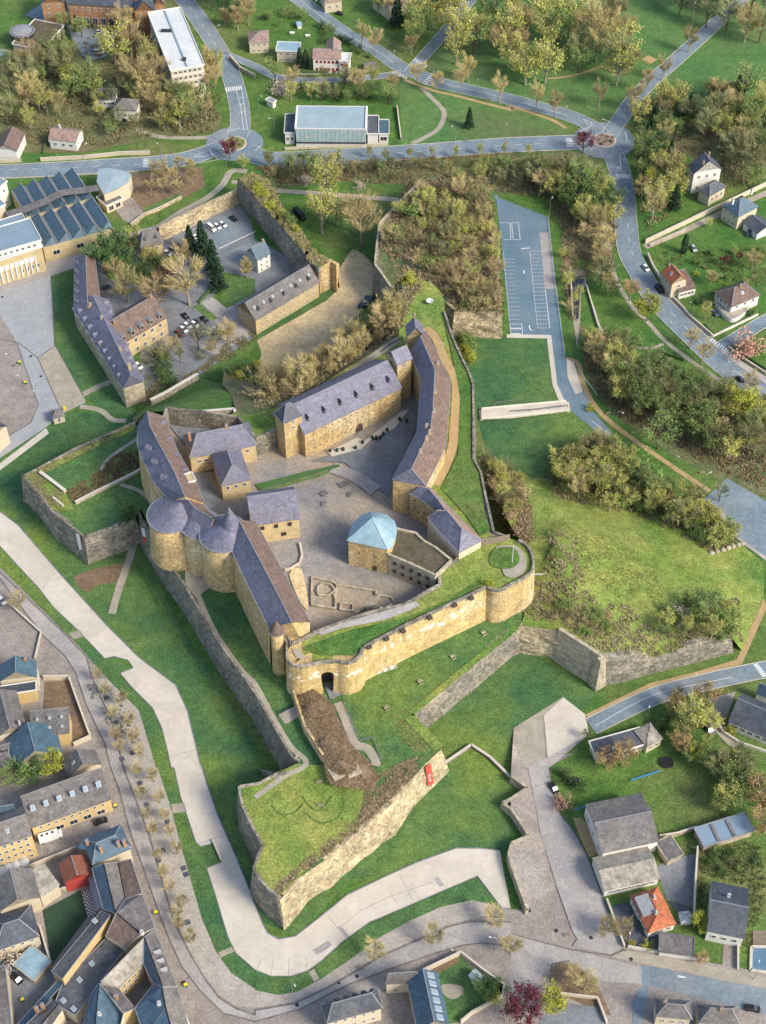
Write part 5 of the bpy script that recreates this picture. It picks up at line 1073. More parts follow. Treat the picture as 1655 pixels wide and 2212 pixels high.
# towers
c = w('a 330,940', 33)[0]; T1 = c; drum('round_tower', 'massive round tan tower with domed slate roof nearest the ditch', w('a 325,950', 32)[0], 7.9, Z1, 32, 5.5, apex=w('a 390,855', 36.5)[0], batter=1.2)
drum('middle_tower', 'narrow middle tower squeezed between two round towers', w('a 570,1040', 32)[0], 6.0, Z1, 32, 4.5, apex=w('a 585,930', 35.5)[0], batter=1.0)
_, ro = drum('great_round_tower', 'great round tan tower with slate cone roof and pointed spire', w('a 775,1120', 33)[0], 7.7, Z1, 33, 5, rf='slate', apex=w('a 830,1010', 39)[0], batter=1.1)
cc = w('a 832,1040', 37)[0]; MB().lathe(cc, [(3.4, 36.2), (2.6, 38.5), (1.5, 41.5), (.5, 44), (.1, 45.2)], 20).build('spire', 'slate', ro, smooth=True)
for lbl, ang, zz_, wd_, ht, rad in (('massive round tan tower with domed slate roof nearest the ditch', -58, 29.5, 1.6, 2., 8.05), ('massive round tan tower with domed slate roof nearest the ditch', -58, 25, 1.4, 1.6, 8.35), ('narrow middle tower squeezed between two round towers', -60, 28, 1., 1.6, 6.25), ('great round tan tower with slate cone roof and pointed spire', -62, 31, 2.6, 1.4, 7.8), ('great round tan tower with slate cone roof and pointed spire', -48, 27, .9, 1.2, 8.1)):
    r_ = [o for o in bpy.data.objects if o.get('label') == lbl][0]; d = Vector((math.cos(R(ang)), math.sin(R(ang)), 0)); put_window(r_, Vector((r_.location.x, r_.location.y, zz_)) + d * (rad + .06), d, wd_, ht)
# west range
_, ro, l_, g_, r_ = wing('west_range', 'long curved west range with slate roof and courtyard slope tinted sunlit brown', 'castle wing', 'a 110,60 35,180 25,330 60,450 160,660 305,840', 'a 112,58 130,180 195,310 260,430 350,600 435,800', 'a 260,105 300,240 360,390 420,500 520,670 600,850', 33, 39, 34.5, Z1, ZC, wall='tan_stone', rf='slate', rf_sunlit='brown_tile_lit_slate', batter=1., dormL=((.5, .35, (1.9, 1.2, 2.2, .6)), (.66, .35, (1.9, 1.2, 2.2, .6)), (.8, .4, (1.9, 1.2, 2.2, .6))), dormR=[(t, .06, (1.1, 1.1, 1.6, .5)) for t in (.1, .3, .52, .7)])  # courtyard slope is slate too, its brown is painted sunlight
wing('tower_link', 'short roof joining the round towers to the west range', 'castle wing', 'a 305,840 470,1010 640,1140', 'a 435,800 520,900 680,990', 'a 560,830 640,930 720,1000', 33, 37.5, 33.5, ZC - 2, ZC, rf='slate', rf_sunlit='brown_tile_lit_slate')  # sunlit right half of the slate roof put in as brown
# governor's gate building inside the court
bld('court_lodging', 'slate-roofed stone lodging over the dark arched passage in the upper court', 'castle building', 'a 482,458 1050,345', 28.5, ZC, 'hip', 5, depth=11, wall='tan_render', rf='slate', chim=[(.05, -.2, 3.5), (.62, 0, 1.4)], win=[(0, 1, 4, 1.2, 1.6, dict(u0=.08, u1=.48, z0=.45, z1=.85)), (0, 1, 2, 1.2, 1.7, dict(u0=.7, u1=.92, z0=.5, z1=.9))], inset=.7)
bld('court_gate_wing', 'projecting hipped wing of the court lodging with three windows', 'castle building', 'a 755,700 1000,645 735,420', 28, ZC, 'hip', 4.2, axis=1, wall='tan_render', rf='slate', win=[(0, 1, 3, 1.2, 1.8, dict(z0=.55, z1=.9)), (0, 1, 1, .8, .9, dict(z0=.2, z1=.5))], inset=.8)
e = empty('passage_arch', w('a 650,640', ZC)[0], 'dark arched mouth of the covered passage under the lodging', 'archway'); p = w('a 648,575', ZC)[0]
V = [p + Vector((x, -.4 + .2 * x, z)) for x, z in ((-3, 0), (3, 0), (3, 1.6), (2.2, 2.9), (0, 3.6), (-2.2, 2.9), (-3, 1.6))]; MB().add(V + [q + Vector((0, 3, 0)) for q in V], [list(range(7, 14))] + [(i, (i + 1) % 7, 7 + (i + 1) % 7, 7 + i) for i in range(7)]).build('vault', 'dark_metal', e); MB().tube([q + Vector((0, -.1, .1)) for q in V[2:7]] , .3, 5).build('arch_ring', 'tan_render', e)  # vault coloured near black to paint the darkness inside the passage
bld('manor_house', 'tan manor house with large pale slate roof in the courtyard', 'castle building', 'v 545,1133 v 646,1118', 30, ZC, 'gable', 6, depth=14, wall='tan_render', rf='slate', win=[(0, 1, 3, 1.4, 1.8, dict(z0=.55, z1=.95)), (0, 1, 1, 1.8, 1.8, dict(u0=.5, u1=.8, z0=.1, z1=.5))], fr='dark_wood')
bld('west_porch_house', 'small tan block joining the west range to the round tower', 'castle building', 'a 400,700 520,660 430,620', 36, ZC, 'flat', .2, wall='tan_render', rf='tan_render')
# ruined chapel in the court
e = empty('chapel_ruin', w('12 560,560', ZC)[0], 'low foundation walls of the ruined chapel in the courtyard', 'ruin')
for s_ in ('12 368,430 365,610 520,635', '12 520,635 520,560 505,540', '12 400,520 410,490 440,470 480,475 500,490 520,520 470,550 410,545 400,520', '12 530,480 660,500 785,520 780,545', '12 555,600 635,605 630,650 550,640 555,600', '12 530,480 520,560', '12 790,545 880,560 905,600 860,625 800,630', '12 650,665 710,630 820,630', '12 368,430 500,460 530,480'):
    b = MB(); q = hits(s_)
    for a, c in zip(q, q[1:]): b.beam(a + Vector((0, 0, .4)), c + Vector((0, 0, .4)), .55, 1.1)
    b.build('wall_course', 'pale_stone', e)
b = MB(); q = hits('12 770,550 740,615')
for i in range(7): b.beam(q[0] + Vector((.55 * i - 1.5, 0, .12 * i)), q[1] + Vector((.55 * i - 1.5, 0, .12 * i)), .5, .3)
b.build('stair', 'pale_stone', e)
gwall('pit_wall', 'curved low stone wall round the sunken pit below the manor house', '12 290,210 305,290 290,340 230,375 190,385', .9, 'rough_stone', .6, z=ZC)
gwall('ramp_wall', 'stone wall of the ramp beside the square tower', '01 1655,1060 11 0,1140 60,1110 130,1090', 3., 'rough_stone', .8, z=ZC + 4); gwall('upper_garden_wall', 'old garden wall above the upper court', '01 1165,1030 1300,1040 1520,1022 1545,1085', 2.6, 'pale_stone', .8, z=Z2 - 3); gwall('battlement_wall', 'crenellated old wall running down from the west range', '01 1285,790 1200,840 1080,910 980,960', 2.2, 'grey_stone', 1.2, z=8)
# red banner on the bastion face, white banners at the postern
def banner(s_, z0, label, m, marks=(), mm='paint'):
    p = w(s_, z0); e = empty('banner', p[3], label, 'banner'); n = (p[1] - p[0]).cross(p[3] - p[0]).normalized(); n = n if n.y < 0 else -n; p = [q + n * .25 for q in p]
    MB().add(p + [q - n * .06 for q in p], [(0, 1, 2, 3), (7, 6, 5, 4), (0, 4, 5, 1), (1, 5, 6, 2), (2, 6, 7, 3), (3, 7, 4, 0)]).build('cloth', m, e)
    P = lambda u, v_: p[0].lerp(p[1], u).lerp(p[3].lerp(p[2], u), v_) + n * .05
    b = MB()
    for u0, v0, u1, v1, wd_ in marks: b.beam(P(u0, v0), P(u1, v1), wd_, .04)
    if marks: b.build('lettering', mm, e)
    return e
A_, B_ = w('b 1297,1478 1345,1452', 12.6); dwn = Vector((0, 0, -8.6)); o_ = Vector((B_.y - A_.y, A_.x - B_.x, 0)).normalized(); e = empty('banner', A_ + dwn, 'tall red banner with white lettering on the bastion face', 'banner')
P4b = [A_ + o_ * .5, B_ + o_ * .5, B_ + dwn + o_ * 2.4, A_ + dwn + o_ * 2.4]
MB().add(P4b + [q - o_ * .08 for q in P4b], [(3, 2, 1, 0), (4, 5, 6, 7), (0, 1, 5, 4), (1, 2, 6, 5), (2, 3, 7, 6), (3, 0, 4, 7)]).build('cloth', 'red_paint', e)
b = MB(); Pq = lambda u, v_: P4b[0].lerp(P4b[1], u).lerp(P4b[3].lerp(P4b[2], u), v_) + o_ * .06
for u0, v0, u1, v1 in ((.2, .5, .75, .42), (.25, .56, .5, .5), (.3, .62, .75, .53), (.25, .56, .3, .62), (.55, .55, .62, .49), (.35, .70, .62, .64), (.25, .74, .55, .74), (.55, .74, .6, .80), (.25, .74, .5, .82), (.6, .80, .4, .79)): b.beam(Pq(u0, v0), Pq(u1, v1), .2, .03)
b.build('lettering', 'paint', e)
for s_, lb in (('02 500,130', 'tall narrow white banner on the outwork corner'), ('02 925,92', 'white banner with red lower half by the postern')):
    A_ = w(s_, Z1 + .5)[0]; e = empty('banner', A_ + Vector((0, 0, -9)), lb, 'banner'); MB().box((A_.x + .2, A_.y - 1.0, A_.z - 4.5), (1.5, .1, 9), -.6).build('cloth', 'paint', e)
    if 'red' in lb: MB().box((A_.x + .18, A_.y - 1.1, A_.z - 6.5), (1.3, .12, 4.4), -.6).build('red_panel', 'red_paint', e)
# ================================================================== NORTH-WEST QUARTER
wing('long_range', 'very long slate-roofed range along the left lawn', 'building', '01 488,10 482,350', '01 556,-5 568,330', '01 612,-10 650,330', 10, 15, 10, 0, 0, wall='tan_render', rf='slate', rf_sunlit='brown_tile_lit_slate', winL=(2, 4, 1, 1.6, .1, .95), dormL=[(t, .12, (1., 1.3, 1.5, .6)) for t in (.12, .3, .5, .68, .86)])  # right slope painted a sunlit brown over the same slate
_, ro, l_, g_, r_ = wing('long_wing', 'long stone wing with slate roof and end chimney behind the lawn', 'building', '01 472,335 640,600 800,858', '01 598,248 720,500 850,770', '01 700,280 800,530 930,812', 10.2, 16, 10.2, 0, 0, wall='pale_stone', rf='slate', hips=(0, 1), winL=(2, 4.2, 1.1, 1.7, .1, .95), dormL=[(t, .1, (1.1, 1.4, 1.6, .7)) for t in (.08, .18, .28, .38, .48, .58, .68, .78, .88)], dormR=[(t, .15, (1.2, 1.4, 1.6, .7)) for t in (.08, .2, .66, .76, .86)], chim=((.1, -.3, 1.2), (.3, -.1, 1.2), (.7, .1, 1.4), (.93, .15, 3.2)))
bld('governor_house', 'ochre mansion with mansard roof, stone dormers and front steps', 'house', '01 778,572 1078,395', 9.2, 0, 'gable', 6., depth=15, wall='tan_render', rf='brown_tile_lit_slate', win=[(0, 2, 5, 1.4, 2.0)], dorm=[(0, 5, .04, (1.7, 1.9, 2.6, .8, 'zinc', 'pale_stone'))], chim=[(.95, -.05, 1.8), (.12, -.2, 1.5)], dm='zinc')
e = empty('front_steps', w('01 1080,555', 0)[0], 'double curved front steps of the ochre mansion', 'steps'); p = e.location
for i in range(5): MB().lathe(p, [(3.2 - .45 * i, .0 + .18 * i), (3.2 - .45 * i, .18 + .18 * i), (.1, .18 + .18 * i)], 20).build('step', 'pale_stone', e)
bld('yard_pavilion', 'two storey tan pavilion with steep hipped roof beside the street', 'house', '00 915,1597 1052,1567 868,1545', 9.5, 0, 'hip', 5.5, wall='tan_render', rf='grey_slate', win=[(0, 2, 2, 1.2, 1.7)], dorm=[(0, 2, .25, (1., 1.3, 1.5, .6))], inset=.7)
bld('tan_barracks', 'tan stone barracks with grey slate roof facing the dirt field', 'barracks', 'v 552,690 v 688,608 v 507,664', 8.2, 0, 'gable', 5.2, wall='tan_render', rf='grey_slate', win=[(0, 3, 12, .8, 1.0), (3, 2, 3, 1., 1.5)], dorm=[(0, 5, .25, (1.1, 1.2, 1.8, .7))], sky_=[(0, 7, .55, .9, 1.2)], dm='dark_slate')
bld('white_yard_house', 'small white house with blue slate roof in the yard', 'house', 'v 556,560 v 583,546 v 531,543', 7.5, 0, 'gable', 4, wall='white_wall', rf='blue_slate', win=[(0, 3, 2, .9, 1.2), (3, 2, 2, .9, 1.3)], chim=[(.9, 0, 1.)])
# theatre and saw-tooth hall
bld('theatre', 'white and ochre theatre front with tall pilasters at the left edge', 'theatre', 'v -55,580 v 90,533', 12.5, 0, 'flat', .3, depth=24, wall='tan_render', rf='steel_roof', win=[(0, 1, 11, 1.2, 2.2, dict(z0=.15, z1=.5))], gl='glass')
tA, tB, tD, tC = rect('v -55,580 90,533', 12.5, 24); e = [o for o in bpy.data.objects if o.get('label', '').startswith('white and ochre')][0]; u = (tB - tA).normalized(); n = Vector((u.y, -u.x, 0)); n = n if n.y < 0 else -n
L_ = (tB - tA).length
for i in range(12): q = tA.lerp(tB, .05 + .82 * i / 11) + n * .3; MB().box((q.x, q.y, 5.2), (.55, .5, 8.4), math.atan2(u.y, u.x)).build('pilaster', 'white_wall', e)
for i in range(11): q = tA.lerp(tB, .05 + .82 * (i + .5) / 11) + n * .1; MB().box((q.x, q.y, 8.), (1.5, .2, 2.2), math.atan2(u.y, u.x)).build('wall_panel', 'white_wall', e)
bld('theatre_attic', 'white attic storey with square windows on the theatre roof', 'building', 'v -55,560 v 88,519', 16, 12.8, 'flat', .3, depth=15, wall='white_wall', rf='steel_roof', win=[(0, 1, 10, 1.4, 1.3)])
bld('theatre_upper_block', 'flat blue-roofed block behind the theatre', 'building', '00 -120,1400 30,1330 -160,1150', 14, 0, 'flat', .4, wall='cream', rf='steel_roof'); bld('corner_house', 'white and yellow corner building at the left edge above the hall', 'building', '00 -80,1270 42,1180 -90,1130', 12, 0, 'flat', .4, wall='white_wall', rf='steel_roof', win=[(0, 2, 3, 1.2, 1.4)])
# saw-tooth factory: each bay is a part
fa = empty('sawtooth_hall', at(150, 470, 0), 'saw-tooth roofed hall with dark blue slate bays', 'factory')
f0, f1, f2, f3 = w('00 280,1605 740,1478 490,1112 75,1238', 8)
MB().prism([f0, f1, f2, f3], 0, 8).build('wall', 'tan_render', fa)
for h0, h1 in ((0, .47), (.53, 1)):
    nb_ = 5
    for i in range(nb_):
        def P_(u, t, z): q = f0.lerp(f1, u).lerp(f3.lerp(f2, u), t); return Vector((q.x, q.y, z))
        u0, u1 = i / nb_ + .01, (i + 1) / nb_; k = .8; b = MB(); ti = .05 if h0 == 0 else 0
        b.slab([P_(u0, h0, 8.1), P_(u0, h1, 8.1), P_(u0 + (u1 - u0) * k, h1, 10.6), P_(u0 + (u1 - u0) * k, h0 + ti, 10.6)], .2, 0)
        b.slab([P_(u0 + (u1 - u0) * k, h0 + ti, 10.6), P_(u0 + (u1 - u0) * k, h1, 10.6), P_(u1, h1, 8.1), P_(u1, h0, 8.1)], .2, 1)
        b.add([P_(u0, h0, 8.), P_(u1, h0, 8.), P_(u0 + (u1 - u0) * k, h0 + ti, 10.5)], [(0, 1, 2)], 0); b.add([P_(u0, h1, 8.), P_(u1, h1, 8.), P_(u0 + (u1 - u0) * k, h1, 10.5)], [(0, 1, 2), (2, 1, 0)], 0)
        b.build('roof_bay', ['blue_slate', 'grey_slate'], fa); roof_lines(fa, [(P_(u0 + (u1 - u0) * k, h0 + ti, 10.6), P_(u0 + (u1 - u0) * k, h1, 10.6)), (P_(u0, h0, 8.2), P_(u0, h1, 8.2))], .35)
wall_windows(fa, f0, f1, 0, 8, 1, 3, 3.2, 2.4, 'white_wall', 'glass', (f0 + f2) / 2, z0=.2, z1=.8, u0=0, u1=1)
strip('gantry_roof', '00 40,1390 180,1350 300,1300 400,1250 520,1235 640,1215', 11.2, 4.5, 'grey_slate', kind=None)
tag(bpy.data.objects['gantry_roof'], 'curved grey walkway roof snaking over the saw-tooth hall', 'roof walkway')
e = empty('curved_roof_hall', w('00 740,1200', 0)[0], 'hall with curved grey fan-shaped roof beside the garden', 'hall'); q = w('00 640,1098 700,1092 790,1105 850,1130 830,1180 760,1225 675,1258 630,1180', 8)
MB().prism([q_ for q_ in q], 0, 7.6).build('wall', 'cream', e); cc = sum(q, Vector()) / len(q); MB().add([cc + (q_ - cc) * 1.03 + Vector((0, 0, .1)) for q_ in q] + [cc + Vector((0, 0, .9))], [(i, (i + 1) % 8, 8) for i in range(8)] + [list(range(8))[::-1]]).build('roof', 'sheet_roof', e)
bld('canopy_annex', 'small white-framed canopy annex beside the curved hall', 'annex', '00 690,1335 790,1290 670,1265', 4, 0, 'flat', .3, wall='cream', rf='grey_slate', win=[(0, 1, 2, 2.4, 2.4)])
# sports hall
_, ro, q4, ct = bld('sports_hall', 'white sports hall with big blue-grey roof and glazed front', 'hall', '10 260,832 716,836 278,692', 9.6, 0, 'flat', .1, wall='white_wall', rf='sheet_roof', fascia='white_wall')
p = Vector((0, 0, 0)); A, B = q4[0], q4[1]; u = (B - A).normalized(); n = Vector((u.y, -u.x, 0)); n = n if n.y < 0 else -n
for i in range(16):
    q = A.lerp(B, (i + .5) / 16) + n * .12; w_ = (B - A).length / 16 - .15; MB().box((q.x, q.y, 5.7), (w_, .16, 6.2), math.atan2(u.y, u.x)).build('glazing_panel', 'glazing', _)
MB().beam(A + n * .2 + Vector((0, 0, 2.2 - 9.6)), B + n * .2 + Vector((0, 0, 2.2 - 9.6)), .2, .7).build('dark_band', 'glass', _)
for q_ in (q4[0], q4[1]):
    o_ = q4[3] - q4[0]; MB().beam(q_ + Vector((0, 0, .35)) - n * -.3, q_ + o_ + Vector((0, 0, .35)), .7, .9).build('end_fin', 'white_wall', _)
bld('sports_hall_annex', 'low flat-roofed annex on the left of the sports hall', 'annex', '10 192,862 252,862 207,745', 6, 0, 'flat', .3, wall='white_wall', rf='dark_slate', win=[(0, 1, 2, 1.2, 1.8)])
bld('sports_hall_annex', 'low flat-roofed annex next to the right end of the sports hall', 'annex', '10 728,868 795,868 740,755', 6, 0, 'flat', .3, wall='white_wall', rf='dark_slate'); bld('sports_hall_porch', 'outer flat-roofed porch farthest right of the sports hall', 'annex', '10 802,868 862,868 812,782', 5, 0, 'flat', .3, wall='white_wall', rf='blue_slate', win=[(0, 1, 1, 3.2, 2.2)])
# white slab block
_, ro, q4, ct = bld('apartment_block', 'long five storey block with white flat roof', 'apartment block', '00 1108,458 1320,422 968,88', 16, 0, 'flat', .5, wall='cream', rf='white_roof', win=[(0, 5, 6, 1.5, 1.5), (3, 5, 22, 1.6, 1.5)])
A, B = q4[0], q4[1]; u = (B - A).normalized(); n = Vector((u.y, -u.x, 0)); n = n if n.y < 0 else -n
for z_ in (3.2, 6.4, 9.6, 12.8, 15.6): MB().beam(A + n * .1 + Vector((0, 0, z_ - 16)), B + n * .1 + Vector((0, 0, z_ - 16)), .25, .5).build('floor_band', 'white_wall', _)
a_, b_ = (q4[0] + q4[1]) / 2, (q4[2] + q4[3]) / 2; MB().beam(a_ + Vector((0, 0, .35)), b_ + Vector((0, 0, .35)), .8, .3).build('roof_gutter', 'steel_roof', ro); q = a_.lerp(b_, .12); MB().box((q.x, q.y, 16.9), (1.6, 1.6, 1.3)).build('roof_vent', 'dark_metal', ro); q = a_.lerp(b_, .62) ; MB().box((q.x - 3, q.y, 16.8), (5, 1.2, 1.2)).build('roof_vent', 'dark_metal', ro)
# brick school
bld('school_tower', 'brick gabled stair tower attached to the flat-roofed block', 'tower', '00 872,72 1000,62 850,30', 15, 0, 'gable', 5, axis=1, wall='brick', rf='dark_slate', win=[(0, 3, 2, .9, 2.)]); bld('school_range', 'old brick school range with arcaded windows at the top edge', 'school', '00 440,20 870,45', 13, 0, 'gable', 5, depth=12, wall='brick', rf='dark_slate', win=[(0, 1, 7, 2.6, 4., dict(z0=.0, z1=.6)), (0, 1, 9, 1., 1.8, dict(z0=.6, z1=1))]); bld('school_wing', 'brick school wing in the top left corner', 'school', '00 268,20 415,10', 13, 0, 'gable', 4, axis=1, depth=14, wall='brick', rf='dark_slate', win=[(0, 3, 2, 1., 2.)]); bld('school_gable', 'brick school gable above the white-roofed block', 'school', '00 1000,30 1065,25', 13, 0, 'gable', 4, axis=1, depth=14, wall='brick', rf='brown_tile_lit_slate', win=[(0, 2, 1, 1., 2.)])
bld('low_brown_building', 'low building with brown planted flat roof', 'building', '00 270,325 410,170 90,280', 4.5, 0, 'flat', .4, wall='cream', rf='moss_roof', win=[(0, 1, 6, 1.4, 1.4)]); c = w('00 147,215', 6)[0]; drum('rotunda', 'round glazed rotunda with flat domed grey lid', c, 5.4, 3, 7.4, .9, wall='glass', rf='zinc', batter=0, cat='rotunda'); c = w('00 0,350', 4)[0]; drum('round_pavilion', 'small round flat pavilion at the left edge', c, 4.6, 0, 3.6, .4, wall='cream', rf='copper_roof', batter=0, cat='pavilion')
# villas on the wooded slope and along the main road
bld('hillside_house', 'pale house with hipped slate roof in the wood', 'house', '00 735,705 880,712 765,640', 6.2, 0, 'hip', 3, wall='white_wall', rf='grey_slate', win=[(0, 1, 3, 1.4, 1.4)]); bld('hillside_house_wing', 'low slate-roofed wing of the hillside house', 'house', '00 630,640 745,640 632,592', 5, 0, 'shed', 1.2, wall='white_wall', rf='grey_slate', win=[(0, 1, 4, 1.5, 1.3)])
bld('roadside_house', 'white house with pinkish tile roof by the main road', 'house', '00 318,895 492,915 340,820', 5.4, 0, 'gable', 2.4, wall='white_wall', rf='pink_tile_lit_slate', win=[(0, 1, 3, 1.6, 1.4), (1, 1, 2, 1.2, 1.3)], chim=[(.25, .4, 1.6), (.3, .2, 1.2)], cm='white_wall'); bld('left_edge_house', 'house with brown tile roof at the left edge by the main road', 'house', '00 -30,965 105,975 -20,850', 5.6, 0, 'gable', 3, axis=1, wall='white_wall', rf='brown_tile_lit_slate', win=[(1, 1, 3, 1.2, 1.3)])
# top centre villas
bld('cream_villa', 'small cream villa with pink hipped roof left of the row', 'house', '10 -40,275 85,270 -30,200', 6, 0, 'hip', 2.2, wall='cream', rf='pink_tile_lit_slate', win=[(0, 2, 3, 1.1, 1.2)]); bld('flat_villa', 'cream villa with flat blue-grey roof in the middle of the row', 'house', '10 138,330 280,335 145,275', 6, 0, 'flat', .2, wall='cream', rf='copper_roof', win=[(0, 2, 3, 1.6, 1.1)]); bld('red_shutter_villa', 'pale villa with red windows and pinkish gable roof', 'house', '10 374,375 552,380 372,308', 8, 0, 'gable', 2.2, wall='white_wall', rf='pink_tile_lit_slate', win=[(0, 2, 6, 1.1, 1.5)], fr='red_paint', chim=[(.95, .1, 1.4)], cm='white_wall'); bld('red_shutter_wing', 'rear gabled wing of the red-windowed villa', 'house', '10 460,345 550,345 465,268', 8, 0, 'gable', 2.6, axis=1, wall='white_wall', rf='pink_tile_lit_slate'); bld('villa_terrace_annex', 'white flat annex with balcony on the right of the red-windowed villa', 'annex', '10 545,398 605,402 560,350', 7, 0, 'flat', .5, wall='white_wall', rf='white_roof', win=[(0, 2, 2, 1.4, 1.3)], fr='red_paint')
bld('roof_edge_house', 'pink-roofed house cut by the top edge left of the big villa', 'house', '10 450,15 560,0 440,-60', 6, 0, 'hip', 3, wall='cream', rf='pink_tile_lit_slate', win=[(0, 1, 2, 1.2, 1.4)]); bld('top_edge_villa', 'large house with pinkish roof at the top edge beyond the avenue', 'house', '10 870,40 1000,-10 760,-40', 8, 0, 'gable', 3.4, wall='cream', rf='pink_tile_lit_slate', win=[(0, 2, 4, 1.2, 1.5)]); bld('garden_hut', 'small grey garden shed beside the red-windowed villa', 'shed', '10 715,440 780,430 705,405', 2.4, 0, 'gable', .8, wall='wood', rf='grey_slate'); bld('transformer_box', 'small white utility cabin on the grass left of the sports hall', 'hut', '10 112,668 132,655 92,635', 3, 0, 'flat', .2, wall='white_wall', rf='zinc')
# ================================================================== EAST
bld('slate_villa', 'tall white villa with steep dark blue slate roof among trees', 'villa', '20 1190,1120 1365,1090 1135,1075', 11, 0, 'gable', 5.5, axis=1, wall='white_wall', rf='dark_slate', win=[(0, 2, 3, 1.1, 1.8), (3, 2, 2, 1.1, 1.8)], chim=[(.1, .4, 1.6), (.9, -.3, 1.6)]); bld('slate_villa_wing', 'cream lower wing in front of the tall white villa', 'villa', '20 1290,1265 1392,1205 1240,1215', 6, 0, 'hip', 2.5, wall='cream', rf='dark_slate', win=[(0, 1, 3, 1.3, 1.8)])
bld('cream_townhouse', 'cream house with blue slate hipped roof beside the long wall', 'house', '20 1478,1400 1600,1335 1378,1330', 7.2, 0, 'hip', 4, wall='cream', rf='blue_slate', win=[(3, 2, 3, 1.1, 1.6), (0, 1, 2, 1.1, 1.6)], chim=[(.0, 0, 2), (1, 0, 2)], cm='white_wall'); bld('townhouse_garage', 'low slate-roofed garage on the right of the cream house', 'garage', '20 1600,1510 1700,1465 1525,1435', 3.6, 0, 'gable', 2., axis=1, wall='white_wall', rf='dark_slate', win=[(3, 1, 1, 2.6, 2.2)])
bld('orange_roof_house', 'narrow white house with bright orange tile roof by the road', 'house', '21 1048,178 1140,150 992,98', 8, 0, 'gable', 3.4, axis=1, wall='cream', rf='orange_tile', win=[(3, 2, 3, 1.2, 2.), (0, 1, 1, 1.4, 1.4, dict(z0=.5, z1=.9))], chim=[(.9, .3, 1.2)], sky_=[(1, 1, .45, 1.1, 1.4)]); bld('orange_house_veranda', 'brown-roofed veranda wing beside the orange-roofed house', 'annex', '21 1095,232 1200,205 1080,120', 4, 0, 'shed', 1.6, wall='white_wall', rf='brown_tile_lit_slate', win=[(0, 1, 4, 1.4, 1.4)])
bld('hip_bungalow', 'white bungalow with broad brown hipped roof and curved terrace', 'house', '21 1432,325 1612,250 1330,232', 5.6, 0, 'hip', 4, wall='white_wall', rf='brown_tile_lit_slate', win=[(3, 1, 4, 1.3, 1.5, dict(z0=.45, z1=.95)), (0, 1, 3, 1.3, 1.5, dict(z0=.45, z1=.95))], chim=[(.5, -.1, 1.2)], sky_=[(0, 1, .5, 1.2, 1.4)], inset=.9)
e = empty('curved_terrace', w('21 1440,370', 0)[0], 'curved white terrace wall in front of the bungalow', 'terrace'); q = smooth(w('21 1330,300 1370,360 1420,400 1470,395 1540,340', 2.2), 4); b = MB()
for a, c in zip(q, q[1:]): b.beam(a - Vector((0, 0, 1.1)), c - Vector((0, 0, 1.1)), .3, 2.2)
b.build('terrace_wall', 'white_wall', e); MB().slab(q, .2).build('terrace_floor', 'gravel_path', e)
# ================================================================== SOUTH-EAST
bld('pergola_house', 'long low house with dark panel roof behind the tan tree', 'house', '22 560,1590 880,1500 530,1490', 3.6, 0, 'flat', .2, wall='cream', rf='dark_slate', win=[(0, 1, 7, 1.6, 1.6)]); bld('lichen_pavilion', 'square pavilion with lichen-white roof at the end of the low house', 'pavilion', '22 885,1515 980,1465 835,1405', 4.4, 0, 'hip', 1.2, wall='cream', rf='lichen_roof', win=[(0, 1, 2, 1.4, 1.4)], inset=.8, ridge='lichen_roof'); bld('dark_slate_house', 'large house with dark slate roof at the right edge', 'house', '22 1420,1350 1700,1470 1480,1170', 4.5, 0, 'gable', 4.5, wall='white_wall', rf='dark_slate', win=[(0, 1, 5, 1.8, 1.4)]); bld('dark_slate_wing', 'blue slate rear wing of the house at the right edge', 'house', '22 1600,1160 1700,1200 1620,1130', 5, 0, 'gable', 3, wall='white_wall', rf='blue_slate')
bld('big_shed', 'large grey gabled hall with dark rear slope beside the street', 'hall', '23 600,545 955,470 488,240', 6.5, 0, 'gable', 3.2, wall='white_wall', rf='grey_slate', win=[(3, 1, 3, 1.4, 1.4)])
bld('garage_hall', 'long garage with lichen-covered roofs and painted white front', 'garage', '23 612,790 960,710 512,590', 4.2, 0, 'gable', 2.2, wall='white_wall', rf='lichen_roof', win=[(0, 1, 7, 1.9, 1.2)], ridge='lichen_roof'); bld('garage_lean_to', 'low dark-roofed lean-to behind the lichen-roofed garage', 'shed', '23 1020,600 1110,560 985,470', 3.4, 0, 'flat', .1, wall='pale_stone', rf='grey_slate', fascia='pale_stone')
_, ro, q4, ct = bld('red_roof_house', 'small white house with orange-red hipped roof and grey roof terrace', 'house', '23 895,1060 1065,1005 808,822', 4.2, 0, 'hip', 2.6, axis=1, wall='white_wall', rf='orange_tile', win=[(0, 1, 3, 1.3, 1.4), (3, 1, 5, 1.2, 1.4)], inset=.8, ridge='orange_tile', chim=[(.3, .15, .8), (.7, -.25, .8)], cm='white_wall'); p = (q4[0] + q4[3]) / 2 * .5 + ct * .5; MB().box((p.x - .6, p.y + 1., 6.0), (4.2, 6, 1.3), math.atan2((q4[1] - q4[0]).y, (q4[1] - q4[0]).x)).build('roof_dormer_box', 'zinc', ro)
bld('flat_garage', 'flat grey-roofed garage behind the white street wall', 'garage', '23 968,1185 1178,1215 972,1075', 3.2, 0, 'flat', .15, wall='white_wall', rf='grey_slate', fascia='grey_slate', quad=False); bld('gazebo', 'white pyramid-topped gazebo between red house and garden wall', 'gazebo', '23 1110,995 1172,990 1112,935', 2.6, 0, 'hip', .9, wall='white_wall', rf='white_roof', inset=1.)
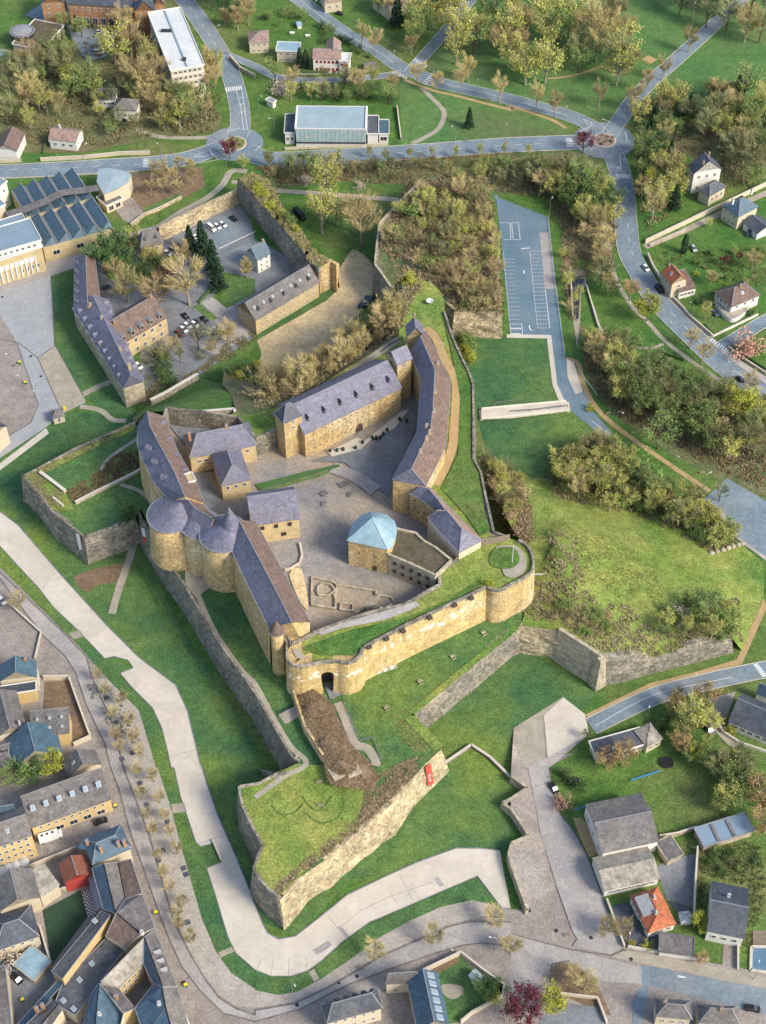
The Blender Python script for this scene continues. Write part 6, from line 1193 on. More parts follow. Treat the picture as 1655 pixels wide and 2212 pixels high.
bld('slate_street_house', 'white house with two-toned slate gable roof on the bottom right', 'house', '23 1280,1050 1510,1098 1310,740', 6.4, 0, 'gable', 3.4, wall='white_wall', rf='dark_slate', win=[(0, 1, 3, 1.5, 1.6), (3, 1, 5, 1.4, 1.4)], chim=[(.45, .35, 1.4)], cm='white_wall'); bld('glass_roof_shed', 'long shed with three blue glazed roof panels', 'shed', '23 1255,505 1570,405 1205,395', 3.4, 0, 'flat', .1, wall='pale_stone', rf='sky_window', fascia='zinc')
bld('corner_house', 'old house with zinc-edged slate roof at the bottom road corner', 'house', '23 950,1600 1170,1620 890,1490', 7, 0, 'hip', 2.5, wall='cream', rf='grey_slate', win=[(0, 1, 3, 1.2, 1.5)], chim=[(.2, .2, 1.5)]); bld('corner_villa', 'hipped slate house with white ridge lines on the bottom edge', 'house', '23 1230,1640 1480,1655 1165,1530', 7.5, 0, 'hip', 3.5, wall='cream', rf='grey_slate', win=[(0, 2, 3, 1.2, 1.5)], chim=[(.5, -.1, 1.2)])
# ================================================================== SOUTH (bottom edge)
bld('dormer_house', 'slate house with row of dormers and white ridge lines at the bottom edge', 'house', '13 470,1640 815,1545 290,1570', 9, 0, 'hip', 4.5, wall='cream', rf='dark_slate', win=[(0, 2, 5, 1.1, 1.6)], dorm=[(1, 6, .25, (1.2, 1.3, 1.6, .6))], inset=.8)
bld('long_roof_house', 'slate house with zinc dormers beside the walled garden', 'house', '13 1060,1690 1250,1655 900,1380', 8, 0, 'gable', 4, axis=1, wall='cream', rf='blue_slate', win=[(1, 2, 6, 1.1, 1.6)], sky_=[(0, 6, .5, 1.5, 2.6)]); bld('street_front_house', 'small hipped slate house touching the street by the walled garden', 'house', '13 850,1380 1060,1365 845,1350', 8.5, 0, 'hip', 3, wall='cream', rf='grey_slate', win=[(0, 2, 2, 1.1, 1.6)], inset=.8)
# ================================================================== SOUTH-WEST TOWN
def zo(s_): return 'v ' + ' '.join('%.1f,%.1f' % ((float(q.split(',')[0]) * 760 / 952) / 1.6495, (2980 + float(q.split(',')[1]) * 760 / 952) / 1.6495) for q in s_.split())
def zn(s_): return 'v ' + ' '.join('%.1f,%.1f' % ((float(q.split(',')[0]) * 500 / 952) / 1.6495, (2300 + float(q.split(',')[1]) * 500 / 952) / 1.6495) for q in s_.split())
bld('gable_end_house', 'tan gable-ended house with blue-grey roof at the upper left', 'house', zn('0,238 242,208 0,140'), 8, 0, 'gable', 4.2, axis=1, wall='cream', rf='blue_slate', win=[(1, 2, 2, 1.1, 1.5)], chim=[(.9, -.5, 1.)]); bld('dark_flat_house', 'dark flat-roofed block below the tan gable', 'house', zn('-20,340 240,300 -20,290'), 6.5, 0, 'flat', .2, wall='yellow_wall', rf='dark_slate'); bld('left_ridge_house', 'grey-brown roofed house with white chimney at the left edge', 'house', zn('-20,620 175,560 -10,345'), 8, 0, 'gable', 3.2, axis=1, wall='cream', rf='grey_slate', chim=[(.05, -.7, 1.)], cm='white_wall'); bld('skylit_workshop', 'brown-grey roofed workshop with five small rooflights', 'workshop', zn('215,615 465,588 185,475'), 7.5, 0, 'shed', 1.6, wall='yellow_wall', rf='grey_slate', sky_=[(0, 3, .5, .8, .8), (0, 3, 1.2, .8, .8)]); bld('twin_slope_house', 'tan gabled house with one blue and one brown roof slope', 'house', zn('95,822 418,722 50,640'), 7, 0, 'gable', 5.5, axis=1, wall='cream', rf='blue_slate'); bld('yellow_tree_cottage', 'small gabled cottage with blue slate slope beside the street', 'house', zn('470,885 680,800 442,790'), 6, 0, 'gable', 4, axis=1, wall='cream', rf='grey_slate', sky_=[(1, 1, .5)]); bld('left_low_house', 'low tan house with dark roof at the left edge', 'house', zn('-20,830 95,800 -20,710'), 6, 0, 'shed', 1.5, wall='yellow_wall', rf='grey_slate')
bld('stable_block', 'long yellow building with dark roof, skylights and garage doors', 'house', '03 205,385 715,200 105,255', 7, 0, 'shed', 4.2, wall='yellow_wall', rf='grey_slate', win=[(0, 1, 9, 1.1, 1.4, dict(z0=.5, z1=1)), (0, 1, 5, 2.6, 2.4, dict(z0=0, z1=.5))], sky_=[(0, 6, .9, 1.3, 1.7)]); bld('yellow_townhouse', 'tall yellow four storey house with many white windows', 'house', '03 -60,520 200,430 -80,330', 13, 0, 'gable', 3.5, wall='yellow_wall', rf='grey_slate', win=[(0, 4, 5, 1.2, 1.6)], sky_=[(0, 1, .5)]); bld('blue_roof_annex', 'blue slate annex behind the yellow townhouse', 'house', '03 -60,330 95,300 -60,270', 11, 0, 'gable', 3, wall='cream', rf='blue_slate'); bld('glass_lean_to', 'small greenish slate outbuilding behind the long yellow building', 'house', '03 240,200 410,150 250,150', 6, 0, 'hip', 3, wall='cream', rf='copper_roof')
bld('slate_corner_house', 'grey slate hipped house with tall red chimneys on the street corner', 'house', zo('415,120 580,50 345,30'), 9, 0, 'hip', 2.8, wall='cream', rf='blue_slate', chim=[(.05, .4, 1.8), (.3, -.6, 2.2), (.75, -.7, 2.), (.9, -.8, 2.2)], inset=.7); bld('red_cottage', 'red-walled cottage with rusty tile roofs', 'house', zo('290,205 405,165 265,125'), 6, 0, 'gable', 2.2, axis=1, wall='red_wall', rf='rust_tile')

bld('yellow_court_house', 'cream house with dark hipped slate roof beside the car yard', 'house', zo('-20,505 170,440 -30,365'), 7, 0, 'hip', 3.5, wall='cream', rf='dark_slate', win=[(0, 2, 4, 1.1, 1.4)], inset=.8); bld('grey_gable_house', 'old grey-brown gabled roofs at the left edge above the car yard', 'house', zo('0,330 175,270 -20,200'), 8, 0, 'gable', 3.4, axis=1, wall='cream', rf='grey_slate'); bld('patch_roof_house', 'patched grey and pinkish roof beside the red cottage', 'house', zo('180,270 260,215 130,180'), 6.5, 0, 'shed', 1.5, wall='cream', rf='lichen_roof'); bld('white_block', 'narrow white flat-roofed block on the bottom avenue', 'building', zo('805,890 850,870 780,775'), 5, 0, 'flat', .2, wall='white_wall', rf='white_roof')
bld('yard_shed', 'low grey shed in the car yard', 'shed', zo('150,640 225,560 125,510'), 3, 0, 'flat', .1, wall='pale_stone', rf='copper_roof', fascia='pale_stone'); bld('left_middle_house', 'tan house cut by the left edge above the forecourt', 'house', '01 -60,1190 40,1100 -200,880', 9, 0, 'gable', 3, axis=1, wall='cream', rf='dark_slate', win=[(1, 2, 4, 1.1, 1.5)])
bld('kiosk', 'small stone guard kiosk with grey roof beside the forecourt', 'kiosk', '01 345,1050 415,1030 325,1005', 3.6, 0, 'hip', 1.3, wall='cream', rf='grey_slate', win=[(0, 1, 1, 1., 2.)], inset=.9)
sheet('walled_garden_lawn', zo('190,330 360,240 390,360 235,570 215,480'), .08, 'leaf_dark'); sheet('ruined_plot', zn('305,245 475,240 600,620 500,660 440,455 290,460'), .08, 'brown_earth'); sheet('dark_courtyard', zo('560,690 640,610 665,690 600,740'), .1, 'dark_court'); sheet('car_yard', zo('0,520 190,460 240,640 60,837 0,837'), .07, 'dark_court'); sheet('stable_yard', '03 250,480 240,420 730,250 780,360 500,520 260,640 0,680 0,640 250,560', .07, 'pavement')
# chequered patio: slabs of its own
e = empty('chequered_patio', w(zo('405,285'), .1)[0], 'black and white chequered patio beside the slate terrace', 'patio'); q = w(zo('365,250 420,230 450,335 395,360'), .12)
tm = {}
for i in range(8):
    for j in range(14):
        f = lambda a, c: q[0].lerp(q[1], a).lerp(q[3].lerp(q[2], a), c)
        MB().slab([f(i / 8, j / 14), f((i + .96) / 8, j / 14), f((i + .96) / 8, (j + .96) / 14), f(i / 8, (j + .96) / 14)], .04).build('tile', 'paint' if (i + j) % 2 else 'dark_metal', e)

fac('slate_terrace_house', 'slate terrace with one pale blue and two brown roof strips beside the chequered patio', 'house', 'd 312,660,8 352,645,11 400,640,8.5 445,630,10 482,745,10 425,765,8.5 392,812,11 350,800,8', 0, [('d 312,660,8 352,645,11 392,812,11 350,800,8', 'blue_slate'), ('d 352,645,11 400,640,8.5 425,765,8.5 392,812,11', 'grey_slate'), ('d 400,640,8.5 445,630,10 482,745,10 425,765,8.5', 'brown_tile_lit_slate')])
fac('corner_block', 'large brown slate corner block on the avenue', 'house', 'd 395,812,12 425,765,9 482,745,9 525,862,9 478,884,12 425,932,8.5 358,892,8.5', 0, [('d 395,812,12 425,765,9 482,745,9 525,862,9 478,884,12', 'grey_slate'), ('d 395,812,12 478,884,12 425,932,8.5 358,892,8.5', 'brown_tile_lit_slate')], chim=[('d 482,880,12', 1.2, 'white_wall')])
fac('narrow_long_house', 'long narrow dark slate house on the diagonal with yellow rear wall', 'house', 'd 175,1010,7.5 345,805,7.5 375,820,10.5 212,1037,10.5', 0, [('d 175,1010,7.5 345,805,7.5 375,820,10.5 212,1037,10.5', 'grey_slate')], wall='yellow_wall', sky_=[('d 322,840,9', .9)])
fac('dark_flat_range', 'big dark flat-roofed range with small skylights on the diagonal', 'house', 'd 215,1045,6 362,895,6 425,935,6 335,1050,6 255,1160,6 185,1120,6', 0, [('d 215,1045,6.2 362,895,6.2 425,935,6.2 335,1050,6.2 255,1160,6.2 185,1120,6.2', 'dark_slate')], sky_=[('d 312,985,6.3', .8), ('d 270,1040,6.3', .8), ('d 215,1110,6.3', .8), ('d 250,1138,6.3', .8)])
fac('pale_slope_house', 'house with one big pale grey roof slope and yellow wall above the dark courtyard', 'house', 'd 342,1045,12 490,895,12 484,985,8.5 405,1065,8.5', 0, [('d 342,1045,12 490,895,12 484,985,8.5 405,1065,8.5', 'lichen_roof')], wall='yellow_wall', win=[('d 405,1065,8.5', 'd 484,985,8.5', 2, 4, .25, 1.)])
fac('avenue_dormer_house', 'slate house with avenue slope tinted sunlit brown and three zinc dormers', 'house', 'd 490,895,12 525,866,8.5 602,1062,8.5 552,1062,12 520,1050,8.5 486,985,8.5', 0, [('d 490,895,12 525,866,8.5 602,1062,8.5 552,1062,12', 'grey_slate'), ('d 490,895,12 552,1062,12 520,1050,8.5 486,985,8.5', 'blue_slate')], dorm=[('d 545,945,9.3', .4, 'zinc'), ('d 555,975,9.3', .4, 'zinc'), ('d 566,1005,9.3', .4, 'zinc')])  # one slate roof: sunlit slope painted brownish, sky-lit slope painted blue
fac('court_south_house', 'brown roof strip on the lower side of the dark courtyard', 'house', 'd 338,1052,11 402,1068,8 458,1135,8 420,1152,11', 0, [('d 338,1052,11 402,1068,8 458,1135,8 420,1152,11', 'grey_slate')], chim=[('d 395,1100,11', 1.4, 'brick')], wall='yellow_wall')
fac('blue_gable_house', 'big blue slate roof at the bottom left of the courtyard', 'house', 'd 336,1052,11 420,1152,11 400,1230,8 290,1230,8 308,1092,8', 0, [('d 336,1052,11 420,1152,8.5 400,1230,8 320,1230,11', 'blue_slate'), ('d 336,1052,11 320,1230,11 270,1230,8 308,1092,8', 'blue_slate')], chim=[('d 338,1158,10.5', 1.4, 'white_wall')])
fac('blue_hip_house', 'blue-grey roof with avenue side tinted sunlit brown at the bottom of the avenue curve', 'house', 'd 458,1135,8.5 520,1055,8.5 550,1064,12 602,1064,8.5 650,1230,8.5 470,1230,8.5', 0, [('d 458,1135,8.5 520,1055,8.5 550,1064,12 562,1135,12 490,1230,10', 'blue_slate'), ('d 550,1064,12 602,1064,8.5 650,1230,8.5 590,1230,12 562,1135,12', 'grey_slate'), ('d 562,1135,12 590,1230,12 490,1230,10', 'blue_slate')], chim=[('d 540,1120,12', 1., 'white_wall')])  # blue and brownish sides paint sky light and sun on one roof
fac('bottom_left_house', 'old grey house with chimneys at the bottom edge beside the lean-to', 'house', 'd 90,1190,8 178,1105,8 212,1140,8 150,1230,8', 0, [('d 90,1190,8 178,1105,8 200,1120,10 120,1215,10', 'grey_slate'), ('d 178,1105,8 212,1140,8 150,1230,8 120,1215,10 200,1120,10', 'grey_slate')], chim=[('d 125,1140,10', 1.5, 'brick'), ('d 145,1130,10', 1.5, 'brick')])
fac('lean_roof_shed', 'long low blue lean-to roof along the car yard', 'shed', 'd 55,1195,5 198,1040,5 216,1050,5 90,1195,5', 0, [('d 55,1195,5.1 198,1040,5.1 216,1050,6 90,1195,6', 'blue_slate')])

for i, s_ in enumerate(('03 15,695', '03 60,672', '03 108,652', '03 162,632')):
    g = hit(*S(s_)[0]); e = empty('parasol', g, ('leftmost', 'second from left', 'third from left', 'rightmost')[i] + ' folded-edge white parasol below the yellow townhouse', 'parasol', 'courtyard parasols'); MB().tube([g, g + Vector((0, 0, 2.6))], .05, 5).build('pole', 'metal', e); MB().lathe((g.x, g.y), [(1.7, g.z + 2.2), (.9, g.z + 2.6), (.05, g.z + 2.9)], 8).build('canopy', 'white_roof', e)
q = w('23 1255,505 1570,405 1515,300 1205,395', 3.8); e = [o for o in bpy.data.objects if o.name == 'glass_roof_shed'][0]
for t in (.3, .62): MB().beam(q[0].lerp(q[1], t) + Vector((0, 0, .1)), q[3].lerp(q[2], t) + Vector((0, 0, .1)), .9, .1).build('roof_divider', 'grey_slate', e)
bld('lean_greenhouse', 'small white-framed greenhouse in the corner of the walled garden', 'greenhouse', '13 1390,1345 1440,1395 1420,1300', 2.4, 0, 'gable', .8, wall='glazing', rf='glazing', ridge='frame')

fac('garage_strip', 'low greenish garage strip between the yellow courtyard and the corner house', 'garage', 'd 262,592,3.5 285,558,3.5 400,522,3.5 422,540,3.5 300,602,3.5', 0, [('d 262,592,3.6 285,558,3.6 400,522,3.6 422,540,3.6 300,602,3.6', 'copper_roof')])
fac('edge_house', 'narrow cream house cut by the left edge beside the car yard', 'house', 'd -40,1010,7 18,990,7 40,1190,7 -40,1200,7', 0, [('d -40,1010,7 18,990,7 40,1190,7 0,1195,9.5 -15,1005,9.5', 'grey_slate')])
fac('lean_kitchen', 'small slate lean-to behind the slate terrace', 'annex', 'd 300,690,4 320,680,4 345,795,4 325,800,4', 0, [('d 300,690,4 320,680,5 345,795,5 325,800,4', 'zinc')])
fac('back_roofs', 'low patched roofs in front of the yellow townhouse', 'house', 'd 0,700,5 60,665,5 100,690,5 45,730,5 0,745,5', 0, [('d 0,700,5 60,665,5 70,690,6.5 0,725,6.5', 'lichen_roof'), ('d 0,725,6.5 70,690,6.5 100,690,5 45,730,5 0,745,5', 'grey_slate')], chim=[('d 30,700,6.5', 1., 'brick')])
fac('upper_edge_roofs', 'small slate roofs at the left edge above the twin-slope house', 'house', 'd -20,235,6 20,225,6 38,300,6 -20,312,6', 0, [('d -20,235,6 20,225,6 28,262,7.5 -20,272,7.5', 'grey_slate'), ('d -20,272,7.5 28,262,7.5 38,300,6 -20,312,6', 'grey_slate')])
# ================================================================== VEGETATION
wood('v 0,150 70,140 120,140 200,200 205,255 130,262 60,290 0,270', 34, ['bare', 'grey', 'bud', 'olive', 'olive', 'grey', 'twiggy'], (8, 12), 'in the wood on the left slope', 'on the left wooded slope', gap=4)
wood('v 205,190 235,180 300,215 300,240 220,190 320,300 250,300 205,280', 10, ['bud', 'grey', 'olive'], (6, 9), 'below the hillside house', 'below the hillside house', gap=3)
wood('v 230,70 290,70 340,170 360,215 320,225 280,180 240,130', 12, ['bare', 'bare', 'bud'], (10, 14), 'in the belt left of the white-roofed block', 'left of the white-roofed block', gap=5)
wood('v 310,225 440,215 468,235 462,262 420,290 350,290 320,260', 24, ['bare', 'bud', 'grey', 'olive', 'tanbush'], (6, 10), 'below the white-roofed block', 'below the white-roofed block', gap=3)
wood('v 440,150 455,110 470,150 470,190 452,205', 6, ['bare', 'bud'], (9, 12), 'between the white-roofed block and the road', 'right of the white-roofed block', gap=4)
wood('v 120,60 190,40 200,80 130,95', 4, ['bud', 'conifer', 'olive'], (5, 9), 'beside the school yard', 'beside the school yard', gap=4)
wood('v 440,10 530,0 545,60 500,75 470,60', 10, ['bare', 'grey', 'slim', 'olive'], (8, 12), 'on the bank by the top avenue', 'at the top of the avenue bank', gap=4)
wood('v 545,20 640,20 690,60 620,70 560,60', 9, ['shrub', 'bush', 'olive'], (2.5, 5), 'in the villa gardens', 'in the villa gardens', gap=3)
wood('v 590,170 700,175 850,178 860,235 700,225 600,225', 22, ['bud', 'olive', 'grey', 'bush', 'bare'], (5, 9), 'behind the sports hall', 'behind the sports hall', gap=3.5)
wood('v 760,20 880,70 900,120 990,30 1010,0 960,-10 850,10', 20, ['bare', 'bud', 'bud', 'conifer', 'olive', 'bare'], (8, 14), 'in the garden beside the top avenue', 'in the top avenue garden', gap=5)
wood('v 960,120 1060,60 1180,70 1220,120 1150,160 1060,155 985,150', 14, ['bud', 'bud', 'olive', 'bare'], (12, 17), 'in the park grove', 'in the park grove', gap=8)
wood('v 1220,90 1320,80 1370,120 1380,170 1330,190 1250,150', 12, ['bud', 'grey', 'bud', 'bare'], (10, 15), 'in the park near the straight avenue', 'in the park near the avenue', gap=7)
wood('v 1400,0 1640,0 1655,100 1540,110 1470,60', 14, ['bare', 'grey'], (11, 16), 'along the avenue in the top right', 'in the top right avenue', gap=7)
wood('v 1040,10 1160,5 1280,20 1370,60 1300,60 1100,50', 7, ['bud', 'bare'], (9, 13), 'standing alone on the park meadow', 'on the park meadow', gap=12)
wood('v 1370,250 1480,240 1540,200 1640,220 1655,300 1560,340 1520,310 1420,330 1380,300', 34, ['bare', 'bud', 'olive', 'grey', 'conifer', 'bud', 'olive'], (8, 12), 'in the villa wood right of the roundabout', 'in the villa wood', gap=5)
wood('v 1375,330 1430,340 1470,400 1460,450 1410,480 1385,460', 18, ['bud', 'bare', 'conifer', 'green', 'lime', 'olive'], (7, 12), 'in the slate villa garden', 'in the slate villa garden', gap=4)
wood('v 1560,330 1650,320 1655,400 1590,410', 9, ['conifer', 'bare', 'grey', 'olive'], (8, 13), 'behind the slate villa', 'behind the slate villa', gap=5)
wood('v 1120,388 1230,385 1290,395 1315,440 1325,500 1260,525 1215,440 1160,425', 46, ['bare', 'olive', 'grey', 'bud', 'olive', 'green', 'bud'], (6, 9.5), 'in the belt between car park and road', 'between car park and road', gap=3.5)
wood('v 1210,520 1240,520 1250,640 1230,700 1215,640', 10, ['tanbush', 'twiggy', 'bud'], (3, 6), 'along the stream by the car park', 'along the stream', gap=3)
wood('v 1285,530 1320,520 1330,600 1320,660 1290,610', 10, ['bare', 'grey', 'bare'], (5, 8), 'on the bank between stream and footpath', 'on the footpath bank', gap=3.5)
wood('v 1260,745 1330,745 1380,790 1470,830 1560,850 1655,900 1655,1010 1580,1000 1480,950 1420,930 1330,870 1275,800', 95, ['grey', 'bare', 'grey', 'olive', 'bud', 'twiggy', 'olive', 'grey'], (6, 9.5), 'in the wood below the curved road', 'in the wood below the curved road', gap=3)
wood('v 1190,1010 1300,960 1340,1000 1420,1060 1530,1120 1590,1170 1540,1185 1480,1150 1400,1110 1300,1090 1220,1070', 85, ['olive', 'bud', 'grey', 'shrub', 'bare', 'bud', 'bud'], (5, 9), 'on the bank right of the moat lawn', 'on the bank right of the moat lawn', gap=2.4)
wood('v 885,415 1000,378 1050,400 1072,500 1085,660 1020,690 940,605 880,565 828,525 848,460', 190, ['tanbush', 'bud', 'bare', 'twiggy', 'tanbush', 'grey', 'shrub', 'bud', 'bare', 'tanbush'], (3, 5.5), 'on the wooded bastion', 'on the wooded bastion', gap=1.8, wide=(1., 1.4))
wood('v 570,360 860,352 870,385 700,385 600,400', 26, ['grey', 'twiggy', 'olive', 'tanbush'], (4, 7), 'along the dry ditch below the main road', 'along the dry ditch', gap=3.5)
wood('v 880,368 1090,365 1180,368 1150,395 1120,405 1070,405 1010,380', 26, ['grey', 'olive', 'bud', 'olive'], (4, 6), 'between main road and wooded bastion', 'between main road and wooded bastion', gap=3.5)
wood('v 690,440 760,420 800,470 790,540 730,560 690,500', 6, ['bare', 'bare', 'bud'], (11, 14), 'beside the dirt field entrance', 'at the dirt field entrance', gap=5)
wood('11 40,900 250,810 480,690 640,570 770,470 870,360 940,400 900,500 780,590 620,690 430,810 300,890 120,960', 62, ['slim', 'slim', 'bare', 'tanbush', 'slim'], (6, 10), 'on the slope behind the hotel wing', 'on the slope behind the hotel wing', gap=3)
wood('c 800,1200 900,1220 1040,1300 1120,1420 1130,1560 1060,1700 940,1700 880,1500', 34, ['tanbush', 'twiggy', 'tanbush', 'bud'], (3, 5.5), 'on the steep bank under the east rampart', 'under the east rampart', gap=2.2)
wood('c 560,60 620,60 640,140 590,200 700,300 740,440 690,420 600,250', 10, ['yellow', 'shrub'], (2.5, 4.5), 'against the outside of the east parapet', 'against the east parapet', gap=2.2)
wood('22 200,600 330,560 480,640 640,650 650,820 470,800 320,720 220,660', 20, ['tanbush', 'twiggy', 'shrub'], (2.5, 4), 'on the left part of the right bastion', 'on the left of the right bastion', gap=2.5)
wood('22 930,740 1080,600 1300,560 1450,640 1480,800 1300,830 1150,790 1000,870', 24, ['olive', 'bud', 'shrub', 'twiggy', 'bud'], (4, 7), 'in the thicket on the right bastion', 'in the right bastion thicket', gap=2.6)
wood('v 290,790 330,770 370,780 380,830 330,850 300,850', 10, ['bush', 'twiggy', 'olive'], (3.5, 6), 'at the end of the long wing', 'at the end of the long wing', gap=2.5)
wood('01 1480,740 1655,720 11 40,760 60,860 01 1655,860 1500,850', 10, ['bush', 'bush', 'yellow', 'twiggy'], (3.5, 5.5), 'in the overgrown corner beside the dirt field', 'in the overgrown corner', gap=2.5)
wood('01 1000,640 1100,620 1280,600 1480,540 1500,600 1200,720 1030,740', 9, ['bare', 'grey', 'twiggy'], (5, 8), 'along the lower edge of the castle yard', 'along the castle yard edge', gap=4)
wood('10 10,1180 130,1330 330,1560 10,1290', 14, ['yellow', 'tanbush', 'shrub'], (2, 3.5), 'on top of the old curtain wall', 'on the old curtain wall', gap=2)
# the double row of avenue trees on the left
for i, (x, y) in enumerate(sorted(S('02 690,1190 800,1260 740,1340 850,1390 760,1480 880,1500 790,1560 920,1590 03 890,60 1000,90 920,210 1040,230 960,330 1080,340 990,440 1110,440 1030,600 1150,560 1070,720 1190,900 1160,960 1170,1050 1240,1130 1110,800 02 640,1100'), key=lambda t: t[1])):
    tree('bare', hit(x, y), rnd.uniform(5.5, 7), 'small bare pollard tree in the left avenue rows, %s from the top' % nth(i + 1), 'avenue trees', .95)
for i, (x, y) in enumerate(S('13 770,1240 1150,1130 1540,1020 23 400,1400 470,1440 610,1090 720,1100 0,1200')): tree('bare', hit(x, y), rnd.uniform(7, 9), 'bare young tree %s' % ('on the bottom pavement left of the walled garden', 'on the bottom pavement above the slate dormer house', 'on the bottom pavement near the promenade end', 'upper tree on the brown island', 'lower tree on the brown island', 'outside the low white street wall', 'inside the low white street wall', 'at the bottom junction left of the brown island')[i], 'street trees', 1.2)
for i, (x, y) in enumerate(S('10 85,1085 240,1080 390,1060 540,1055 740,1020 840,1040 1000,1030 1145,1025 1300,1020 1455,1000 1610,1000 20 110,1010')): tree('bud', hit(x, y + 2), 7., 'small budding street tree in the row below the main road, %s from the left' % nth(i + 1), 'roadside row', .65)
for i, (x, y) in enumerate(sorted(S('10 690,300 780,360 1330,600 1375,530 1050,560 1175,610 1580,665 1010,360 20 285,760 165,710 570,700 720,550 790,720 870,600 980,520 1150,340'))): tree('bare', hit(x, y), rnd.uniform(12, 16), 'bare roadside tree along the park avenues, %s from the left' % nth(i + 1), 'roadside avenue trees', .8)
